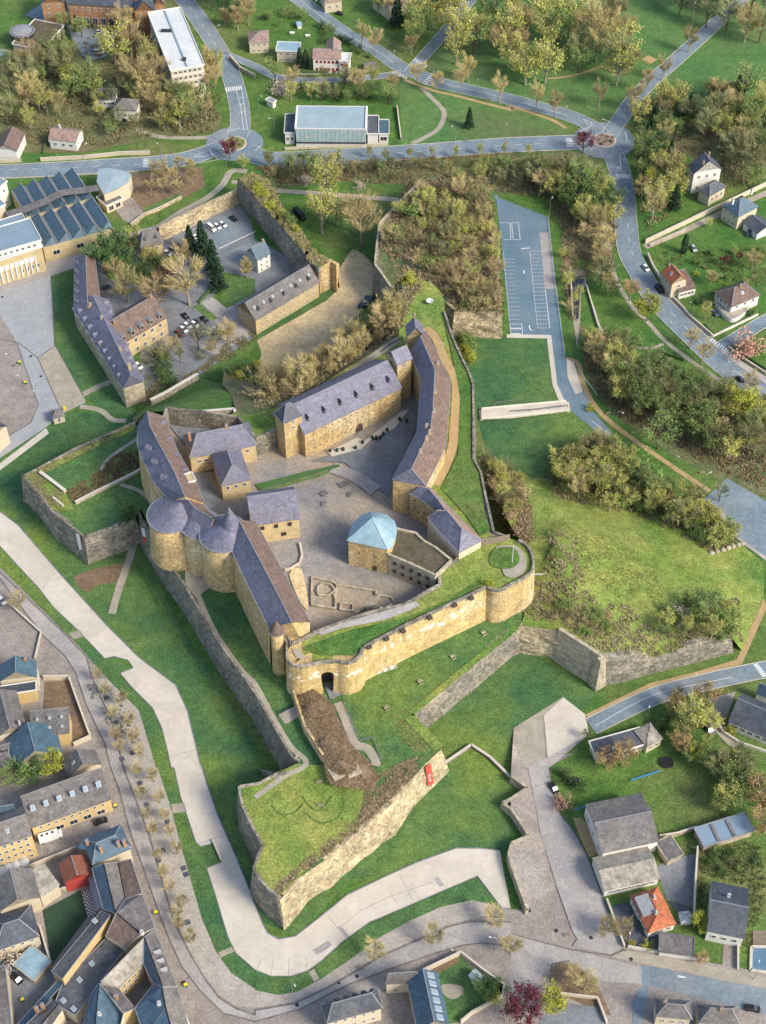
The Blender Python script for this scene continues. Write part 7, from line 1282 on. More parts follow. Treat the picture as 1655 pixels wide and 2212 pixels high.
L1 = [('00 430,540', 'lime', 7, 'bright green tree in the left wood'), ('00 600,170', 'conifer', 9, 'dark conifer beside the school arcade'), ('00 1490,1030', 'plum', 6, 'purple tree beside the left roundabout'), ('20 470,990', 'plum', 7, 'purple tree beside the right roundabout'), ('00 1580,1100', 'bud', 5, 'yellowish tree right of the left roundabout'), ('10 1385,830', 'conifer', 8, 'lone dark conifer on the roadside lawn'), ('10 330,440', 'column', 7, 'clipped conifer between the two pale villas'), ('10 290,440', 'conifer', 8, 'dark conifer left of the red-windowed villa'), ('20 95,550', 'bud', 15, 'big pale birch in the left of the park'), ('20 220,540', 'bud', 15, 'big yellow-green birch in the left of the park'),
      ('20 440,470', 'olive', 10, 'weeping tree on the park lawn'), ('20 1450,690', 'conifer', 12, 'dark yew beside the upper lawn'), ('20 1040,760', 'bud', 12, 'broad budding tree right of the straight avenue'), ('20 1330,650', 'bud', 7, 'round budding tree on the upper right lawn'), ('20 1030,1200', 'bud', 10, 'tall yellow-green cypress in the villa garden'), ('20 1120,1640', 'column', 7, 'dark columnar yew in the cream house garden'), ('20 1280,1470', 'bud', 4, 'small yellow bush in the cream house garden'),
      ('21 880,420', 'lime', 9, 'bright yellow-green tree at the bend of the road'), ('21 1450,1050', 'lime', 11, 'vivid yellow-green tree above the wood'), ('21 1400,1090', 'bud', 6, 'yellowish shrub tree below the vivid one'), ('21 950,1250', 'olive', 10, 'big round olive tree beside the sand path'), ('21 1540,620', 'pink', 7, 'pink blossoming tree on the side street corner'), ('21 1370,60', 'plum', 4, 'dark red shrub tree in the upper garden'), ('21 1480,30', 'plum', 3, 'small dark red bush in the upper garden'), ('21 1260,410', 'bud', 5, 'weeping tree by the bungalow car'), ('21 1230,310', 'bush', 4, 'green bush left of the bungalow'), ('21 1550,380', 'bush', 3, 'green bush right of the bungalow terrace'), ('21 1290,190', 'bare', 5, 'bare tree in the garden behind the orange-roofed house'), ('21 1560,90', 'bare', 6, 'bare tree at the top of the right garden'), ('21 1200,120', 'yellow', 2, 'small yellow bush behind the orange-roofed house'), ('21 1240,700', 'bare', 7, 'bare tree beside the footpath junction'), ('21 1160,600', 'bare', 6, 'bare tree on the verge above the zebra crossing'), ('21 1540,890', 'bare', 7, 'bare tree on the verge of the curved road'), ('21 770,290', 'rust', 7, 'pale orange tree beside the curved road'), ('21 1350,1590', 'grey', 6, 'grey tree on the lower parking lot'), ('21 515,1000', 'yellow', 2.5, 'small yellow bush beside the small lot'), ('21 700,600', 'yellow', 4, 'yellow bush by the stream path'),
      ('01 690,120', 'green', 12, 'big evergreen tree in the castle yard nearest the long range'), ('01 790,100', 'green', 12, 'second big evergreen in the castle yard'), ('01 760,180', 'bare', 9, 'bare tree below the yard evergreens'), ('01 830,300', 'bare', 11, 'round bare tree left in the castle yard'), ('01 1020,350', 'bare', 12, 'round bare tree in the middle of the castle yard'), ('01 1230,320', 'bare', 16, 'largest pale bare tree of the castle yard'), ('01 1000,170', 'bush', 6, 'dark green bush beside the yard pavilion'), ('01 1100,190', 'plum', 6, 'dark red tree behind the large bare yard tree'), ('00 830,1640', 'plum', 5, 'dark red tree by the street pavilion'), ('01 1390,120', 'conifer', 13, 'tall dark conifer in the castle yard'), ('01 1420,220', 'conifer', 12, 'second tall conifer in the castle yard'), ('00 1320,1659', 'conifer', 13, 'broad dark conifer beside the yard cars'), ('00 1240,1650', 'conifer', 11, 'smaller conifer beside the parked dark cars'), ('01 1600,140', 'slim', 8, 'slender bare tree before the white yard house'), ('01 1480,580', 'bare', 6, 'bare tree beside the yard lane'),
      ('11 1000,185', 'yellow', 5, 'round bright green bush on the north tip'), ('12 1520,480', 'yellow', 3, 'green bush on the curtain wall end'), ('22 640,0', 'bud', 6, 'budding tree above the right bastion meadow'), ('b 330,760', 'yellow', 4, 'green ivy bush on the gatehouse tower'),
      ('22 720,1645', 'rust', 7.5, 'large tan willow before the low dark-roofed house'), ('22 620,1659', 'rust', 6.5, 'second tan willow left of the large one'), ('22 1150,1400', 'bud', 9, 'budding tree beside the stone drive'), ('22 1250,1250', 'rust', 7, 'tan tree by the roadside wall'), ('22 1000,1400', 'bush', 5, 'dark bush right of the lichen pavilion'), ('22 1180,1590', 'lime', 5, 'yellow-green tree below the drive'), ('22 1430,1430', 'yellow', 3, 'yellow bush in front of the dark slate house'), ('22 490,1470', 'grey', 4, 'pollarded dark tree left of the low house'), ('22 1080,1200', 'grey', 4, 'pollarded dark tree on the road verge'), ('23 1440,120', 'olive', 8, 'olive tree by the large lawn'), ('23 1400,260', 'olive', 7, 'second olive tree by the large lawn'), ('23 1600,260', 'rust', 9, 'orange-tan tree at the right edge'), ('23 1640,420', 'rust', 8, 'lower orange-tan tree at the right edge'), ('23 345,70', 'bush', 4, 'evergreen bush beside the black car'), ('23 440,130', 'bush', 3.5, 'hedge bush behind the black car'), ('23 340,240', 'pink', 4, 'small pink bush by the street corner'), ('23 1215,1050', 'lime', 5, 'round yellow-green tree between two houses'), ('23 785,1150', 'yellow', 2, 'small golden bush left of the street wall gate'), ('23 885,1160', 'yellow', 2.4, 'larger golden bush by the street wall'), ('23 70,1620', 'plum', 9, 'dark red tree on the bottom edge'), ('23 270,1560', 'lime', 7, 'mustard-yellow tree on the bottom edge'), ('23 1230,1260', 'rust', 4, 'tan shrub beside the garden gate'),
      ('13 1490,1470', 'green', 5, 'dark tree inside the walled garden'), ('13 1570,1430', 'bush', 4, 'evergreen hedge at the walled garden corner'), ('13 1540,1510', 'yellow', 4, 'yellow-green bush in the walled garden'), ('03 130,110', 'olive', 8, 'big green tree behind the long yellow building'), ('03 350,40', 'lime', 7, 'bright green tree beside the twin-slope house'), ('03 220,80', 'green', 7, 'dark tree between the two town trees'), ('02 130,640', 'bare', 6, 'bare tree in the small triangular garden'), ('03 40,1250', 'blossom', 5, 'white blossoming tree at the car yard'), ('23 1500,150', 'grey', 7, 'grey tree in the right garden'), ('22 1430,1650', 'grey', 7, 'grey tree near the right edge drive')]
for s_, k, h, lb in L1: p = S(s_)[0]; big = h >= 5 and k not in ('yellow', 'bush'); tree(k, hit(p[0], p[1]), h * (1.45 if big else 1.15), lb, None, 1.15 if big else 1.15)
for s_, h, lb in (('10 320,1190', 4.5, 'left white blossoming shrub in the dry ditch'), ('10 455,1205', 3.2, 'middle white blossoming shrub in the dry ditch'), ('10 670,1215', 4, 'right white blossoming shrub in the dry ditch'), ('10 190,600', 8, 'tall white blossoming tree below the lane'), ('21 470,1400', 7, 'white blossoming tree at the edge of the moat lawn'), ('22 1110,700', 6, 'white blossoming shrub on the right bastion')): p = S(s_)[0]; tree('blossom', hit(p[0], p[1]), h, lb, None, 1.2)
for i, (x, y) in enumerate(sorted(S('00 980,1270 1060,1260 1150,1270 1250,1200 1000,1150 1070,1140 1160,1120 1240,1130 1040,1200 1120,1190'))): tree('bare', hit(x, y), 9, 'pinkish bare orchard tree in the walled garden, %s from the left' % nth(i + 1), 'orchard trees', .85)
wood('22 940,1400 1050,1300 1250,1230 1300,1300 1250,1659 1100,1659', 12, ['olive', 'rust', 'bud', 'shrub'], (4, 7), 'in the garden along the drive', 'in the garden along the drive', gap=3); wood('23 1240,0 1530,0 1600,200 1380,330 1300,240', 14, ['grey', 'olive', 'shrub', 'bud'], (4, 7), 'right of the large lawn', 'right of the large lawn', gap=3); wood('23 1270,560 1560,480 1600,720 1290,700', 10, ['shrub', 'bush', 'twiggy'], (2, 3.5), 'in the vegetable garden', 'in the vegetable garden', gap=2.5); wood('21 900,20 1655,-50 1655,180 1330,220 1230,60', 12, ['shrub', 'bush', 'tanbush'], (2, 3.5), 'in the right hand gardens', 'in the right hand gardens', gap=3); wood('10 330,200 480,150 560,250 700,350 780,380 640,400', 10, ['bush', 'bush', 'shrub'], (2.5, 4.5), 'round the red-windowed villa', 'round the red-windowed villa', gap=3)
# undergrowth, ivy and banks: masses nobody could count
for nm, s_, n, m, sz, m2 in (('undergrowth', 'v 0,130 130,120 230,60 340,80 360,215 440,205 475,250 460,290 330,300 180,325 0,300', 2600, 'scrub_olive', (.6, 1.5), 'scrub_brown'), ('undergrowth', 'v 560,355 860,350 1100,332 1235,330 1330,420 1335,520 1300,600 1250,600 1215,500 1160,425 1080,415 1000,370 880,400 700,388 600,405', 2600, 'scrub_brown', (.5, 1.3), 'scrub_olive'), ('undergrowth', 'v 1255,740 1400,800 1560,860 1655,895 1655,1060 1560,1020 1430,950 1330,890 1270,820', 2400, 'scrub_brown', (.6, 1.4), 'scrub_olive'), ('undergrowth', 'v 1370,250 1655,200 1655,400 1480,440 1400,500 1380,420', 1800, 'scrub_olive', (.6, 1.4), 'scrub_brown'), ('undergrowth', 'v 880,400 1000,372 1055,400 1078,520 1088,690 1020,715 940,610 870,590 820,530 850,460', 3600, 'scrub_brown', (.6, 1.5), 'scrub_tan'), ('undergrowth', 'v 1170,1010 1300,955 1420,1050 1590,1170 1540,1195 1400,1120 1300,1095 1200,1080', 1600, 'scrub_olive', (.5, 1.3), 'scrub_brown'),
                               ('slope_brush', '11 40,870 250,790 480,670 640,550 800,330 930,130 1100,140 1000,330 930,500 780,600 500,770 300,880 120,960 0,990', 3000, 'scrub_tan', (.5, 1.3), 'scrub_olive'), ('slope_brush', 'c 790,1180 900,1200 1060,1300 1150,1450 1200,1800 1150,1850 1050,1790 940,1720 870,1560', 1500, 'scrub_brown', (.5, 1.1), 'scrub_tan'), ('causeway_brush', 'b 150,830 330,815 460,900 500,960 660,1300 790,1420 900,1560 1100,1450 1280,1480 1120,1655 760,1900 640,1800 480,1640 400,1400 250,1130', 6500, 'scrub_brown', (.2, .5), 'scrub_tan'), ('bastion_edge_brush', '13 150,830 300,670 450,570 650,400 860,230 1000,60 1080,-60 960,-40 800,180 560,420 330,600 120,780', 1500, 'scrub_tan', (.4, .9), 'scrub_brown'), ('bastion_brush', '22 0,560 230,420 260,120 420,160 430,330 560,600 760,600 900,740 1050,600 1480,560 1500,840 1200,850 950,960 700,920 560,900 330,720 100,690', 3000, 'scrub_tan', (.4, 1.), 'scrub_olive'), ('outwork_brush', '01 430,1530 640,1400 740,1290 900,1270 920,1380 750,1460 490,1600', 1500, 'scrub_brown', (.4, .9), 'scrub_green'), ('outwork_brush', '01 150,1440 400,1310 860,1085 850,1120 420,1340 260,1420 420,1540 400,1655 250,1560', 1100, 'scrub_olive', (.4, .9), 'scrub_tan'), ('curtain_brush', '00 1550,1160 1640,1120 10 120,1180 160,1330 400,1640 11 480,30 420,70 350,40 10 330,1650 0,1260', 1800, 'scrub_tan', (.5, 1.1), 'scrub_yellow'), ('hedge_row', '10 0,1085 300,1068 700,1040 1200,1020 1650,985 1650,998 1200,1034 700,1054 0,1100', 1000, 'scrub_brown', (.4, .8), None), ('stream_reeds', '20 330,1500 420,1480 21 400,200 420,420 380,400 350,100', 700, 'scrub_tan', (.5, 1.2), 'scrub_brown'), ('garden_scrub', '01 930,880 1290,740 1480,560 1655,480 1655,540 1440,700 1280,790 1000,960 900,960', 1000, 'scrub_olive', (.4, 1.), 'scrub_brown'), ('bank_grass_tufts', '22 200,50 560,110 900,300 1000,560 700,560 430,330 300,130', 1500, 'scrub_yellow', (.25, .5), 'scrub_olive'), ('terrace_tufts', 'b 1000,1050 1100,1020 1450,750 1655,600 1655,640 1170,1040 1430,1340 1300,1440 1150,1300', 900, 'scrub_yellow', (.2, .45), 'scrub_tan'), ('ruin_weeds', 'v 160,1480 250,1475 310,1600 250,1620 220,1530', 300, 'scrub_green', (.3, .7), 'scrub_brown'), ('garden_scrub', '21 880,-20 1655,-60 1655,200 1330,200 1230,60 960,60', 900, 'scrub_green', (.3, .8), 'scrub_olive'), ('garden_scrub', '23 1240,540 1600,470 1655,760 1560,1200 1500,1230 1540,760 1290,700 1230,900 1200,600', 1000, 'scrub_green', (.3, .8), 'scrub_olive'), ('orchard_grass', '00 850,1140 1310,1085 1330,1210 1180,1290 930,1390', 700, 'scrub_tan', (.3, .6), None)):
    scrub(nm, s_, int(n * .75), m, sz, '', 7, m2)
# plants on the roundabout islands
for c in (RA, RB):
    for i in range(9): a = i * 2.4; r_ = 1 + .4 * i; tree('bush' if i % 2 else 'shrub', Vector((c.x + r_ * math.cos(a), c.y + r_ * math.sin(a), .4)), rnd.uniform(.9, 1.6), 'low dark plant on the %s roundabout island' % ('left' if c is RA else 'right'), 'plants on the %s roundabout' % ('left' if c is RA else 'right'), 1.2, 'plant')
wood('02 800,-40 870,-20 900,60 860,110 820,60', 6, ['bush', 'bush', 'shrub'], (2.5, 4), 'at the corner of the western outwork', 'at the outwork corner', gap=1.8)
wood('01 860,-60 1000,20 1120,60 1300,20 1000,140 880,100', 8, ['olive', 'bare', 'bush', 'bud'], (5, 9), 'in the castle yard shrubbery', 'in the castle yard shrubbery', gap=3)
# hedges round the gardens
def hedge(s_, label, h=1.3, th=1.0, m='leaf_green'):
    q = hits(s_); e = tag(MB().build('hedge', m), label, 'hedge'); b = MB(); r_ = random.Random(5)
    for a, c in zip(q, q[1:]):
        d = c - a; L = d.length; u = Vector((-d.y, d.x, 0)).normalized(); n = max(1, int(L * 26))
        b.beam(a + Vector((0, 0, h * .45)), c + Vector((0, 0, h * .45)), th * .75, h * .85)
        for i in range(n):
            p = a.lerp(c, r_.random()) + u * r_.uniform(-.5, .5) * th + Vector((0, 0, r_.uniform(.1, 1.05) * h)); v_ = Vector((r_.gauss(0, 1), r_.gauss(0, 1), r_.gauss(0, 1))).normalized() * .2; t = v_.orthogonal().normalized() * .2
            b.add([p - v_, p + t, p + v_], [(0, 1, 2)])
    e.data = b.mesh('hedge', m)
for s_, lb in (('21 1255,450 1310,520', 'hedge along the roadside wall of the bungalow garden'), ('21 965,625 1120,680', 'clipped dark hedge on the park lawn by the bench'), ('21 1250,270 1330,230', 'hedge between orange-roofed house and bungalow'), ('10 240,470 460,475', 'hedge in front of the pale villa row'), ('23 800,880 860,1060', 'dark hedge on the left of the red-roofed house'), ('01 1290,310 1380,210', 'hedge beside the yard lawn'), ('00 300,900 285,1000', 'yellowish hedge left of the roadside house'), ('21 1420,590 1655,740', 'hedge behind the garden wall below the side street'), ('13 1540,1390 1600,1430', 'hedge at the corner of the walled garden')): hedge(s_, lb)
# ================================================================== WALLS, FENCES, LAMPS
for lb, s_, h, m in (('cream wall along the main road below the roadside houses', '00 0,1055 140,1050', 1.6, 'cream'), ('cream stepped wall in front of the pink-roofed house', '00 265,1045 540,1030 640,1020 780,1005 975,1000', 1.8, 'cream'), ('long cream wall beside the driveway above the cream house', '20 870,1580 1100,1470 1390,1330 1655,1205', 2.2, 'cream'), ('low wall between driveway and the cream house garden', '20 900,1600 1130,1500', 1.3, 'pale_stone'), ('roadside garden wall below the slate villa wood', '21 885,0 920,80 970,160', 1.8, 'cream'), ('garden wall in front of the orange-roofed house', '21 1050,280 1110,340 1160,400 1225,455 1305,525', 1.3, 'cream'), ('low white wall of the bungalow garden on the side street', '21 1310,525 1600,385', .9, 'white_wall'), ('low wall below the side street', '21 1410,600 1530,690 1655,770', 1.2, 'cream'), ('tall dark stone wall beside the street pavilion lane', '00 1180,1290 1040,1360 930,1405 850,1470', 1.6, 'rough_stone'), ('stone retaining wall beside the left avenue lane', '00 1490,380 1560,460 1655,510', 2.2, 'pale_stone'), ('street wall in front of the red-roofed house', '23 620,860 735,1165', 1.4, 'cream'), ('low white wall with pillars along the bottom street', '23 755,1165 965,1200 1185,1240 1280,1250', 1.1, 'white_wall'), ('tall old wall right of the dark yard', '23 1205,530 1190,760 1180,990', 2.4, 'pale_stone'), ('wall between the slate house drive and garden', '23 1470,1130 1470,1310', 1.2, 'white_wall'), ('garden wall behind the glazed shed', '23 960,460 1080,440 1200,400', 2., 'pale_stone'), ('perimeter wall of the walled garden on the street side', '13 1060,1340 1330,1210 1470,1320 1610,1420', 2., 'cream'), ('perimeter wall of the walled garden on the lower side', '13 1610,1420 1600,1490 1400,1600 1330,1659', 2., 'cream'), ('white wall along the curved drive of the dark slate house', '22 1320,1340 1370,1430 1480,1500 1655,1560', 1., 'white_wall'), ('tan plot wall beside the avenue below the gable house', '02 285,1085 450,1085 560,1390 590,1470 480,1520', 2., 'cream'), ('long wall of the chequered patio garden', '03 260,860 590,740', 2.4, 'pale_stone'), ('wall between the dark lawn and car yard', '03 265,1040 335,1280', 2.4, 'pale_stone'), ('small garden wall beside the upper left street', '02 60,600 270,790 230,960', 1.1, 'pale_stone'), ('yard wall of the stable court', '03 0,720 180,660 500,530', 2., 'cream'), ('stone bank wall right of the sports hall', '10 918,700 930,800 945,910', 1.6, 'pale_stone'), ('white terrace base wall of the sports hall', '10 190,972 400,962 720,950 860,940', 1.2, 'cream'), ('bottom junction garden wall', '23 310,1470 560,1500 620,1659', 1.4, 'cream'), ('low terrace wall on the promenade bay', '03 1380,475 1435,605', 1., 'pale_stone'), ('crenellated stub wall at the end of the ditch path', '12 180,1640 270,1600 13 250,-20 130,60 40,30', 1.6, 'grey_stone'), ('stream channel wall beside the car park', '21 385,80 400,400', 1., 'grey_stone'), ('curving park wall above the stream', '21 490,200 540,370 570,470', 1., 'pale_stone')):
    gwall('garden_wall', lb, s_, h, m)
fence('white_fence', 'white picket fence in front of the pale villas', '10 245,490 465,487', 1.1, 'frame', 2, 2); fence('white_fence', 'white picket fence right of the red-windowed villa', '10 620,480 780,465', 1.1, 'frame', 2, 2); fence('blue_barrier', 'bright blue panel fence on the large lawn', '23 780,85 965,25', 1., 'blue_paint', 2, 3); fence('blue_barrier', 'bright blue panel fence beside the grey hall', '23 415,280 485,255', 1., 'blue_paint', 2, 3); fence('dark_railing', 'long dark railing along the avenue above the villas garden', '10 620,130 760,220 900,310 1000,330', 1.2, 'metal', 4, 2); fence('car_park_rail', 'low rail along the right edge of the car park', 'v ' + pk('680,290 780,1200 860,1800 915,2200'), .8, 'frame', 4, 1)
lamps = [('00 1405,260', 'on the verge right of the white-roofed block'), ('00 1555,490', 'beside the lane wall above the left roundabout'), ('00 1050,1010', 'on the bank left of the left roundabout'), ('00 550,1035', 'beside the roadside house gate'), ('00 1465,1075', 'just below the left roundabout'), ('00 365,1005', 'in front of the pink-roofed roadside house'), ('10 390,105', 'top left of the straight avenue'), ('10 632,265', 'second along the straight avenue'), ('10 895,435', 'at the avenue junction'), ('10 1145,545', 'right of the avenue junction'), ('10 1440,625', 'along the park road'), ('10 1295,920', 'middle of the roadside lawn edge'), ('10 1625,910', 'right end of the roadside lawn'), ('10 125,860', 'left of the sports hall drive'), ('10 20,710', 'beside the road left of the sports hall'), ('10 318,980', 'in front of the sports hall glass'), ('20 90,640', 'at the park road left end'), ('20 360,770', 'before the right roundabout'), ('20 615,870', 'on the right roundabout island'), ('20 680,1200', 'below the zebra of the right roundabout'), ('20 690,1470', 'beside the footpath right of the car park'), ('20 250,1390', 'at the top corner of the car park'), ('21 1020,500', 'on the verge near the zebra'), ('21 1170,410', 'at the bungalow wall'), ('21 1410,800', 'on the verge of the curved road end'), ('21 680,1100', 'first on the sand path'), ('21 1050,1370', 'second on the sand path'), ('21 1250,1510', 'third on the sand path'), ('22 885,1320', 'on the verge before the low house'), ('22 1190,1170', 'on the verge of the lower road'), ('01 90,715', 'left on the forecourt paving'), ('01 160,850', 'middle on the forecourt paving'), ('01 230,990', 'right on the forecourt paving'), ('13 1235,1230', 'on the bottom pavement by the walled garden'), ('13 1555,1180', 'at the right end of the bottom pavement'), ('13 240,1450', 'on the grass strip at the promenade bend'), ('23 750,1190', 'at the white street wall corner'), ('23 1575,1370', 'on the bottom right pavement')]
for s_, lb in lamps: p = S(s_)[0]; lamp(p[0], p[1], 'pale street lamp ' + lb, 7.5, 1.6, rnd.uniform(0, 6.3))
for i, (s_, lb) in enumerate((('21 1030,675', 'pale bench before the clipped park hedge'), ('21 630,1025', 'upper bench beside the sand path'), ('21 795,1150', 'lower bench beside the sand path'), ('21 1240,1410', 'picnic bench on the lawn near the lower lot'), ('10 1275,500', 'white bench at the park edge'), ('10 1510,650', 'bench on the park road footpath'), ('10 1635,690', 'right bench on the park road footpath'), ('10 1365,915', 'bench at the bottom of the roadside lawn'), ('23 370,1090', 'dark red bench on the bottom pavement'), ('13 415,95', 'white bench on the bastion beside the bunker'), ('13 425,250', 'bench in the middle of the bastion grass'), ('13 685,1300', 'blue-grey bench on the bottom pavement'))): bench(s_, lb, rnd.uniform(-.4, .6))
# ================================================================== VEHICLES
for s_, col, lb, k in (('00 385,105 430,60', 'silver', 'silver car by the school entrance', 'car'), ('00 535,85 570,72', 'black', 'dark car before the school arcade', 'car'), ('00 620,222 672,205', 'white', 'white car in the school yard near the conifer', 'car'), ('00 612,347 675,347', 'white', 'white van in the lower school yard', 'van'), ('00 785,768 825,790', 'black', 'black car in front of the hillside house', 'car'), ('00 1345,1465 1400,1508', 'white', 'white van first in the yard row', 'van'), ('00 1388,1460 1430,1492', 'white', 'white car next to the yard van', 'car'), ('00 1425,1452 1462,1475', 'white', 'white car right in the yard row', 'car'), ('00 1495,1412 1535,1440', 'black', 'black car alone under the curtain wall', 'car'), ('00 1150,1600 1180,1622', 'black', 'black car beside the pavilion, right of three', 'car'), ('00 1110,1615 1140,1635', 'grey', 'grey car beside the pavilion, middle of three', 'car'), ('00 1072,1640 1100,1656', 'white', 'white car beside the pavilion, left of three', 'car'), ('00 1255,1548 1290,1538', 'white', 'white car half hidden by the yard evergreens', 'car'), ('10 297,1018 360,1028', 'white', 'white car driving on the main road', 'car'), ('10 530,92 562,100', 'black', 'dark car on the verge of the straight avenue', 'car'), ('10 510,470 550,465', 'red', 'red car in front of the red-windowed villa', 'car'), ('10 250,1370 325,1440', 'black', 'black flatbed truck on the grass by the old curtain wall', 'truck'),
                       ('20 1520,1530 1580,1518', 'blue', 'dark blue car before the cream house garage', 'car'), ('20 1172,1600 1195,1635', 'silver', 'silver car beside the columnar yew', 'car'), ('21 855,62 893,110', 'white', 'white and black car on the curved road', 'car'), ('21 940,200 990,252', 'black', 'black van beside the orange-roofed house', 'van'), ('21 1300,365 1335,390', 'blue', 'blue car in the bungalow drive', 'car'), ('21 1460,800 1505,818', 'black', 'dark car under the yellow-green tree', 'car'), ('01 665,215 725,210', 'blue', 'dark blue car behind the long range', 'car'), ('01 1182,375 1230,425', 'black', 'black car parked across above the row', 'car'), ('01 1142,490 1185,528', 'brown', 'rust-brown car first in the mansion row', 'car'), ('01 1168,470 1212,500', 'white', 'white car second in the mansion row', 'car'), ('01 1192,445 1237,475', 'white', 'white car third in the mansion row', 'car'), ('01 1240,438 1285,466', 'white', 'white car fourth in the mansion row', 'car'), ('01 1268,422 1308,445', 'grey', 'grey car fifth in the mansion row', 'car'), ('01 1305,405 1350,435', 'black', 'black car last in the mansion row', 'car'), ('01 882,705 915,735', 'white', 'white car behind the long wing end', 'car'), ('02 -5,560 35,602', 'white', 'white car at the left edge street', 'car'), ('03 262,480 402,435', 'white', 'white camper van in the yellow courtyard', 'camper'), ('03 615,368 695,338', 'black', 'black car in the yellow courtyard', 'car'), ('03 165,1250 190,1335', 'black', 'upper black car in the bottom left car yard', 'car'), ('03 85,1345 145,1405', 'black', 'lower black car in the bottom left car yard', 'car'), ('03 105,625 175,605', 'black', 'black car under the yellow townhouse', 'car'), ('23 258,105 300,170', 'black', 'black car on the street beside the hedge', 'car'), ('23 370,100 430,82', 'black', 'black car in the drive behind the hedge', 'car'), ('23 1520,1558 1610,1572', 'black', 'black car at the bottom right', 'car'), ('22 1270,1395 1300,1440', 'grey', 'grey car with white cover beside the drive', 'car')):
    car(s_, col, lb, k, .18)
# ================================================================== SMALL THINGS
def bin_(s_, label, col='car_green', lid='car_yellow', n=1):
    g = hits(s_)[0]; e = empty('waste_bin', g, label, 'bin', 'wheeled bins')
    MB().box((g.x, g.y, g.z + .65), (.9, .7, 1.1), .3, 0, 1.1).build('body', col, e); MB().box((g.x, g.y, g.z + 1.25), (1.0, .8, .14), .3).build('lid', lid, e)
for s_, lb in (('01 420,995', 'bright yellow container beside the kiosk'), ('03 750,255', 'yellow-lidded bin by the yellow courtyard gate'), ('03 1013,945', 'yellow-lidded bin on the avenue pavement'), ('03 1205,1415', 'yellow-lidded bin on the lower avenue'), ('03 150,1510', 'yellow-lidded bin in the car yard'), ('01 130,700', 'green bin upper on the forecourt'), ('01 168,830', 'green bin lower on the forecourt')): bin_(s_, lb, 'car_yellow' if 'bright' in lb else 'car_green')
g = hits('22 1010,1632')[0]; e = empty('trampoline', g, 'round black trampoline on the lawn', 'trampoline'); MB().lathe((g.x, g.y), [(2.1, g.z + .7), (2.1, g.z + .82), (1.85, g.z + .84)], 28).build('mat', 'rubber', e); MB().tube([(g.x + 2.1 * math.cos(a * .2618), g.y + 2.1 * math.sin(a * .2618), g.z + .8) for a in range(25)], .08, 5).build('frame_ring', 'dark_metal', e)
for i in range(4): a = i * 1.57; MB().box((g.x + 2 * math.cos(a), g.y + 2 * math.sin(a), g.z + .38), (.1, .1, .76)).build('leg', 'metal', e)
g = w('23 1560,1160 1690,1160 1690,1330 1555,1310', .3); e = empty('swimming_pool', g[0], 'covered swimming pool at the bottom right edge', 'pool'); MB().slab([q + Vector((0, 0, .05)) for q in g], .3).build('water', 'pool_water', e); b = MB()
for a, c in zip(g, g[1:] + g[:1]): b.beam(a, c, .8, .5)
b.build('rim', 'concrete', e); e = empty('pool_deck', w('23 1580,1070', .3)[0], 'slatted deck above the swimming pool', 'deck')
for i in range(12): q = w('23 %d,%d %d,%d' % (1570, 1060 + 8 * i, 1690, 1062 + 8 * i), .35); MB().beam(q[0], q[1], .5, .12).build('slat', 'wood', e)
e = empty('solar_table', hits('11 715,300')[0], 'pair of dark panels lying on the edge of the dirt field', 'panel'); q = hits('11 655,340 715,265 775,265 710,335'); MB().slab([p + Vector((0, 0, .8)) for p in q], .15).build('panel', 'glass', e); MB().slab([p + Vector((.5, -.5, .4)) for p in q], .2).build('support_frame', 'dark_metal', e)
e = empty('bunker_entrance', w('b 560,1600', Z1)[0], 'low twin concrete bunker entrance on the front bastion', 'bunker')
for s_ in ('b 545,1555', 'b 670,1530'): p = w(s_, Z1 + 1.5)[0]; MB().box((p.x, p.y, Z1 + 1.5), (5, 5, 3), .5, 0, .9).build('block', 'pale_stone', e); MB().box((p.x - 1.6, p.y - 2.2, Z1 + 1), (1.4, .6, 2), .5).build('entrance_shade', 'dark_metal', e)  # small dark boxes paint the shade of the bunker doorways
gp = hits('22 8,330')[0]; e = empty('flag_pole', gp, 'bare white pole on the round bastion', 'pole'); MB().tube([gp, gp + Vector((0, 0, 9))], [.14, .08], 6).build('mast', 'frame', e); MB().box((gp.x, gp.y, gp.z + .15), (.8, .8, .3)).build('foot', 'concrete', e)
for s_, lb in (('12 800,1040 905,1005', 'row of white crates at the foot of the tan curtain wall'),):
    q = hits(s_); e = empty('crate_row', q[0], lb, 'crates')
    for i in range(6): p = q[0].lerp(q[1], i / 5); MB().box((p.x, p.y, p.z + .4), (1.2, 1., .8), .5).build('crate', 'frame' if i % 2 == 0 else 'pale_stone', e)
for s_, lb in (('12 1280,945', 'first'), ('12 1070,1105', 'second'), ('12 850,1275', 'third'), ('12 1480,790', 'last')):
    p = hits(s_)[0]; e = empty('picnic_table', p, 'white picnic table on the terrace lawn, %s from the tower end' % lb, 'table', 'picnic tables'); MB().box((p.x, p.y, p.z + .72), (1.5, .6, .08), .5).build('table_top', 'pale_stone', e); 
    for sg in (-1, 1): MB().box((p.x + .4 * sg, p.y - .75 * sg, p.z + .42), (1.4, .25, .06), .5).build('bench_seat', 'pale_stone', e); MB().box((p.x + .6 * sg, p.y + .2 * sg, p.z + .36), (.1, 1.2, .7), .5).build('leg', 'wood', e)
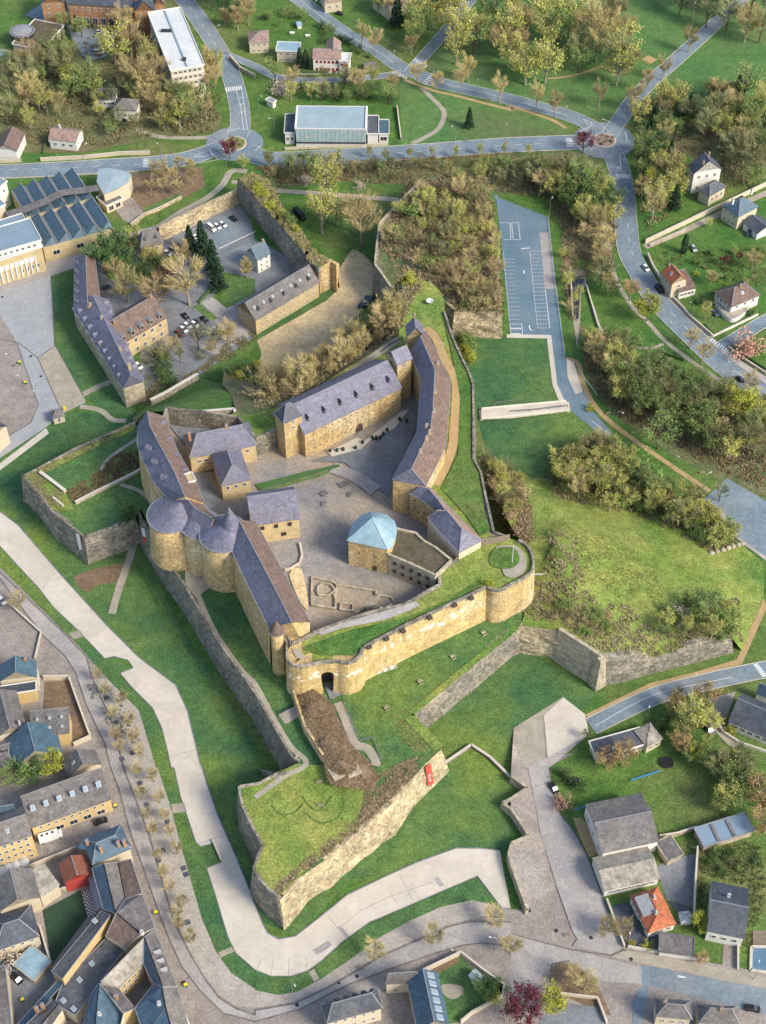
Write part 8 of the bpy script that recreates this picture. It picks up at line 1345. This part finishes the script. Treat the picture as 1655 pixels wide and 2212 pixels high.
for i, (x, y) in enumerate(S('11 485,1275 530,1272 570,1265 650,1255 695,1220 760,1190 785,1190 810,1188 830,1165 855,1140 935,1070 980,1080')):
    g = hit(x, y); e = empty('planter', g + Vector((0, 0, .3)), 'dark potted shrub along the hotel wing terrace, %s from the left' % nth(i + 1), 'planter', 'terrace planters'); MB().box((g.x, g.y, g.z + .5), (.8, .8, .7), 0, 0, 1.15).build('pot', 'dark_metal', e); MB().lathe((g.x, g.y), [(.25, g.z + .8), (.6, g.z + 1.2), (.5, g.z + 1.7), (.1, g.z + 2.)], 8).build('plant', 'leaf_dark', e)
for s_, lb in (('11 1130,310', 'white satellite dish on the north tip'),): g = hits(s_)[0]; e = empty('satellite_dish', g, lb, 'dish'); MB().lathe((g.x, g.y), [(.2, g.z + .8), (.9, g.z + 1.1), (1.4, g.z + 1.6), (1.3, g.z + 1.6), (.1, g.z + 1.0)], 16).build('bowl', 'frame', e); MB().box((g.x, g.y, g.z + .4), (.3, .3, .8)).build('stand', 'metal', e)
g = w('21 385,130 480,150 450,220 440,410 410,410 395,250', .05); sheet('stream_water', g, 0, 'water', world=True); sheet('stream_bed', w('21 380,90 485,90 490,200 455,230 450,420 430,600 405,420 390,240', .045), 0, 'gravel_path', world=True)
e = empty('boulder_row', hits('22 1380,240')[0], 'line of pale boulders below the lower lot thicket', 'boulders')
for i, (x, y) in enumerate(S('22 1300,270 1335,258 1375,250 1410,235 1440,225 1475,215 1500,208')):
    g = hit(x, y); MB().lathe((g.x, g.y), [(.9, g.z - .1), (1.1, g.z + .3), (.8, g.z + .8), (.3, g.z + 1.)], 7).build('boulder', 'pale_stone', e)
for s_, lb in (('10 240,220', 'white storage tank in the garden above the flat villa'), ('10 340,238', 'white propane tank in the upper villa garden')): g = hits(s_)[0]; e = empty('garden_tank', g, lb, 'tank'); MB().tube([(g.x - 1.2, g.y, g.z + .7), (g.x + 1.2, g.y, g.z + .7)], .6, 10).build('vessel', 'frame', e); MB().box((g.x, g.y, g.z + .2), (1.6, .6, .4)).build('cradle', 'concrete', e)
bld('garden_greenhouse', 'small pale green garden shelter above the villas', 'shed', '10 275,165 300,160 280,135', 2, 0, 'gable', .8, wall='white_wall', rf='copper_roof')
print('trees', CNT, 'objects', len(bpy.data.objects))
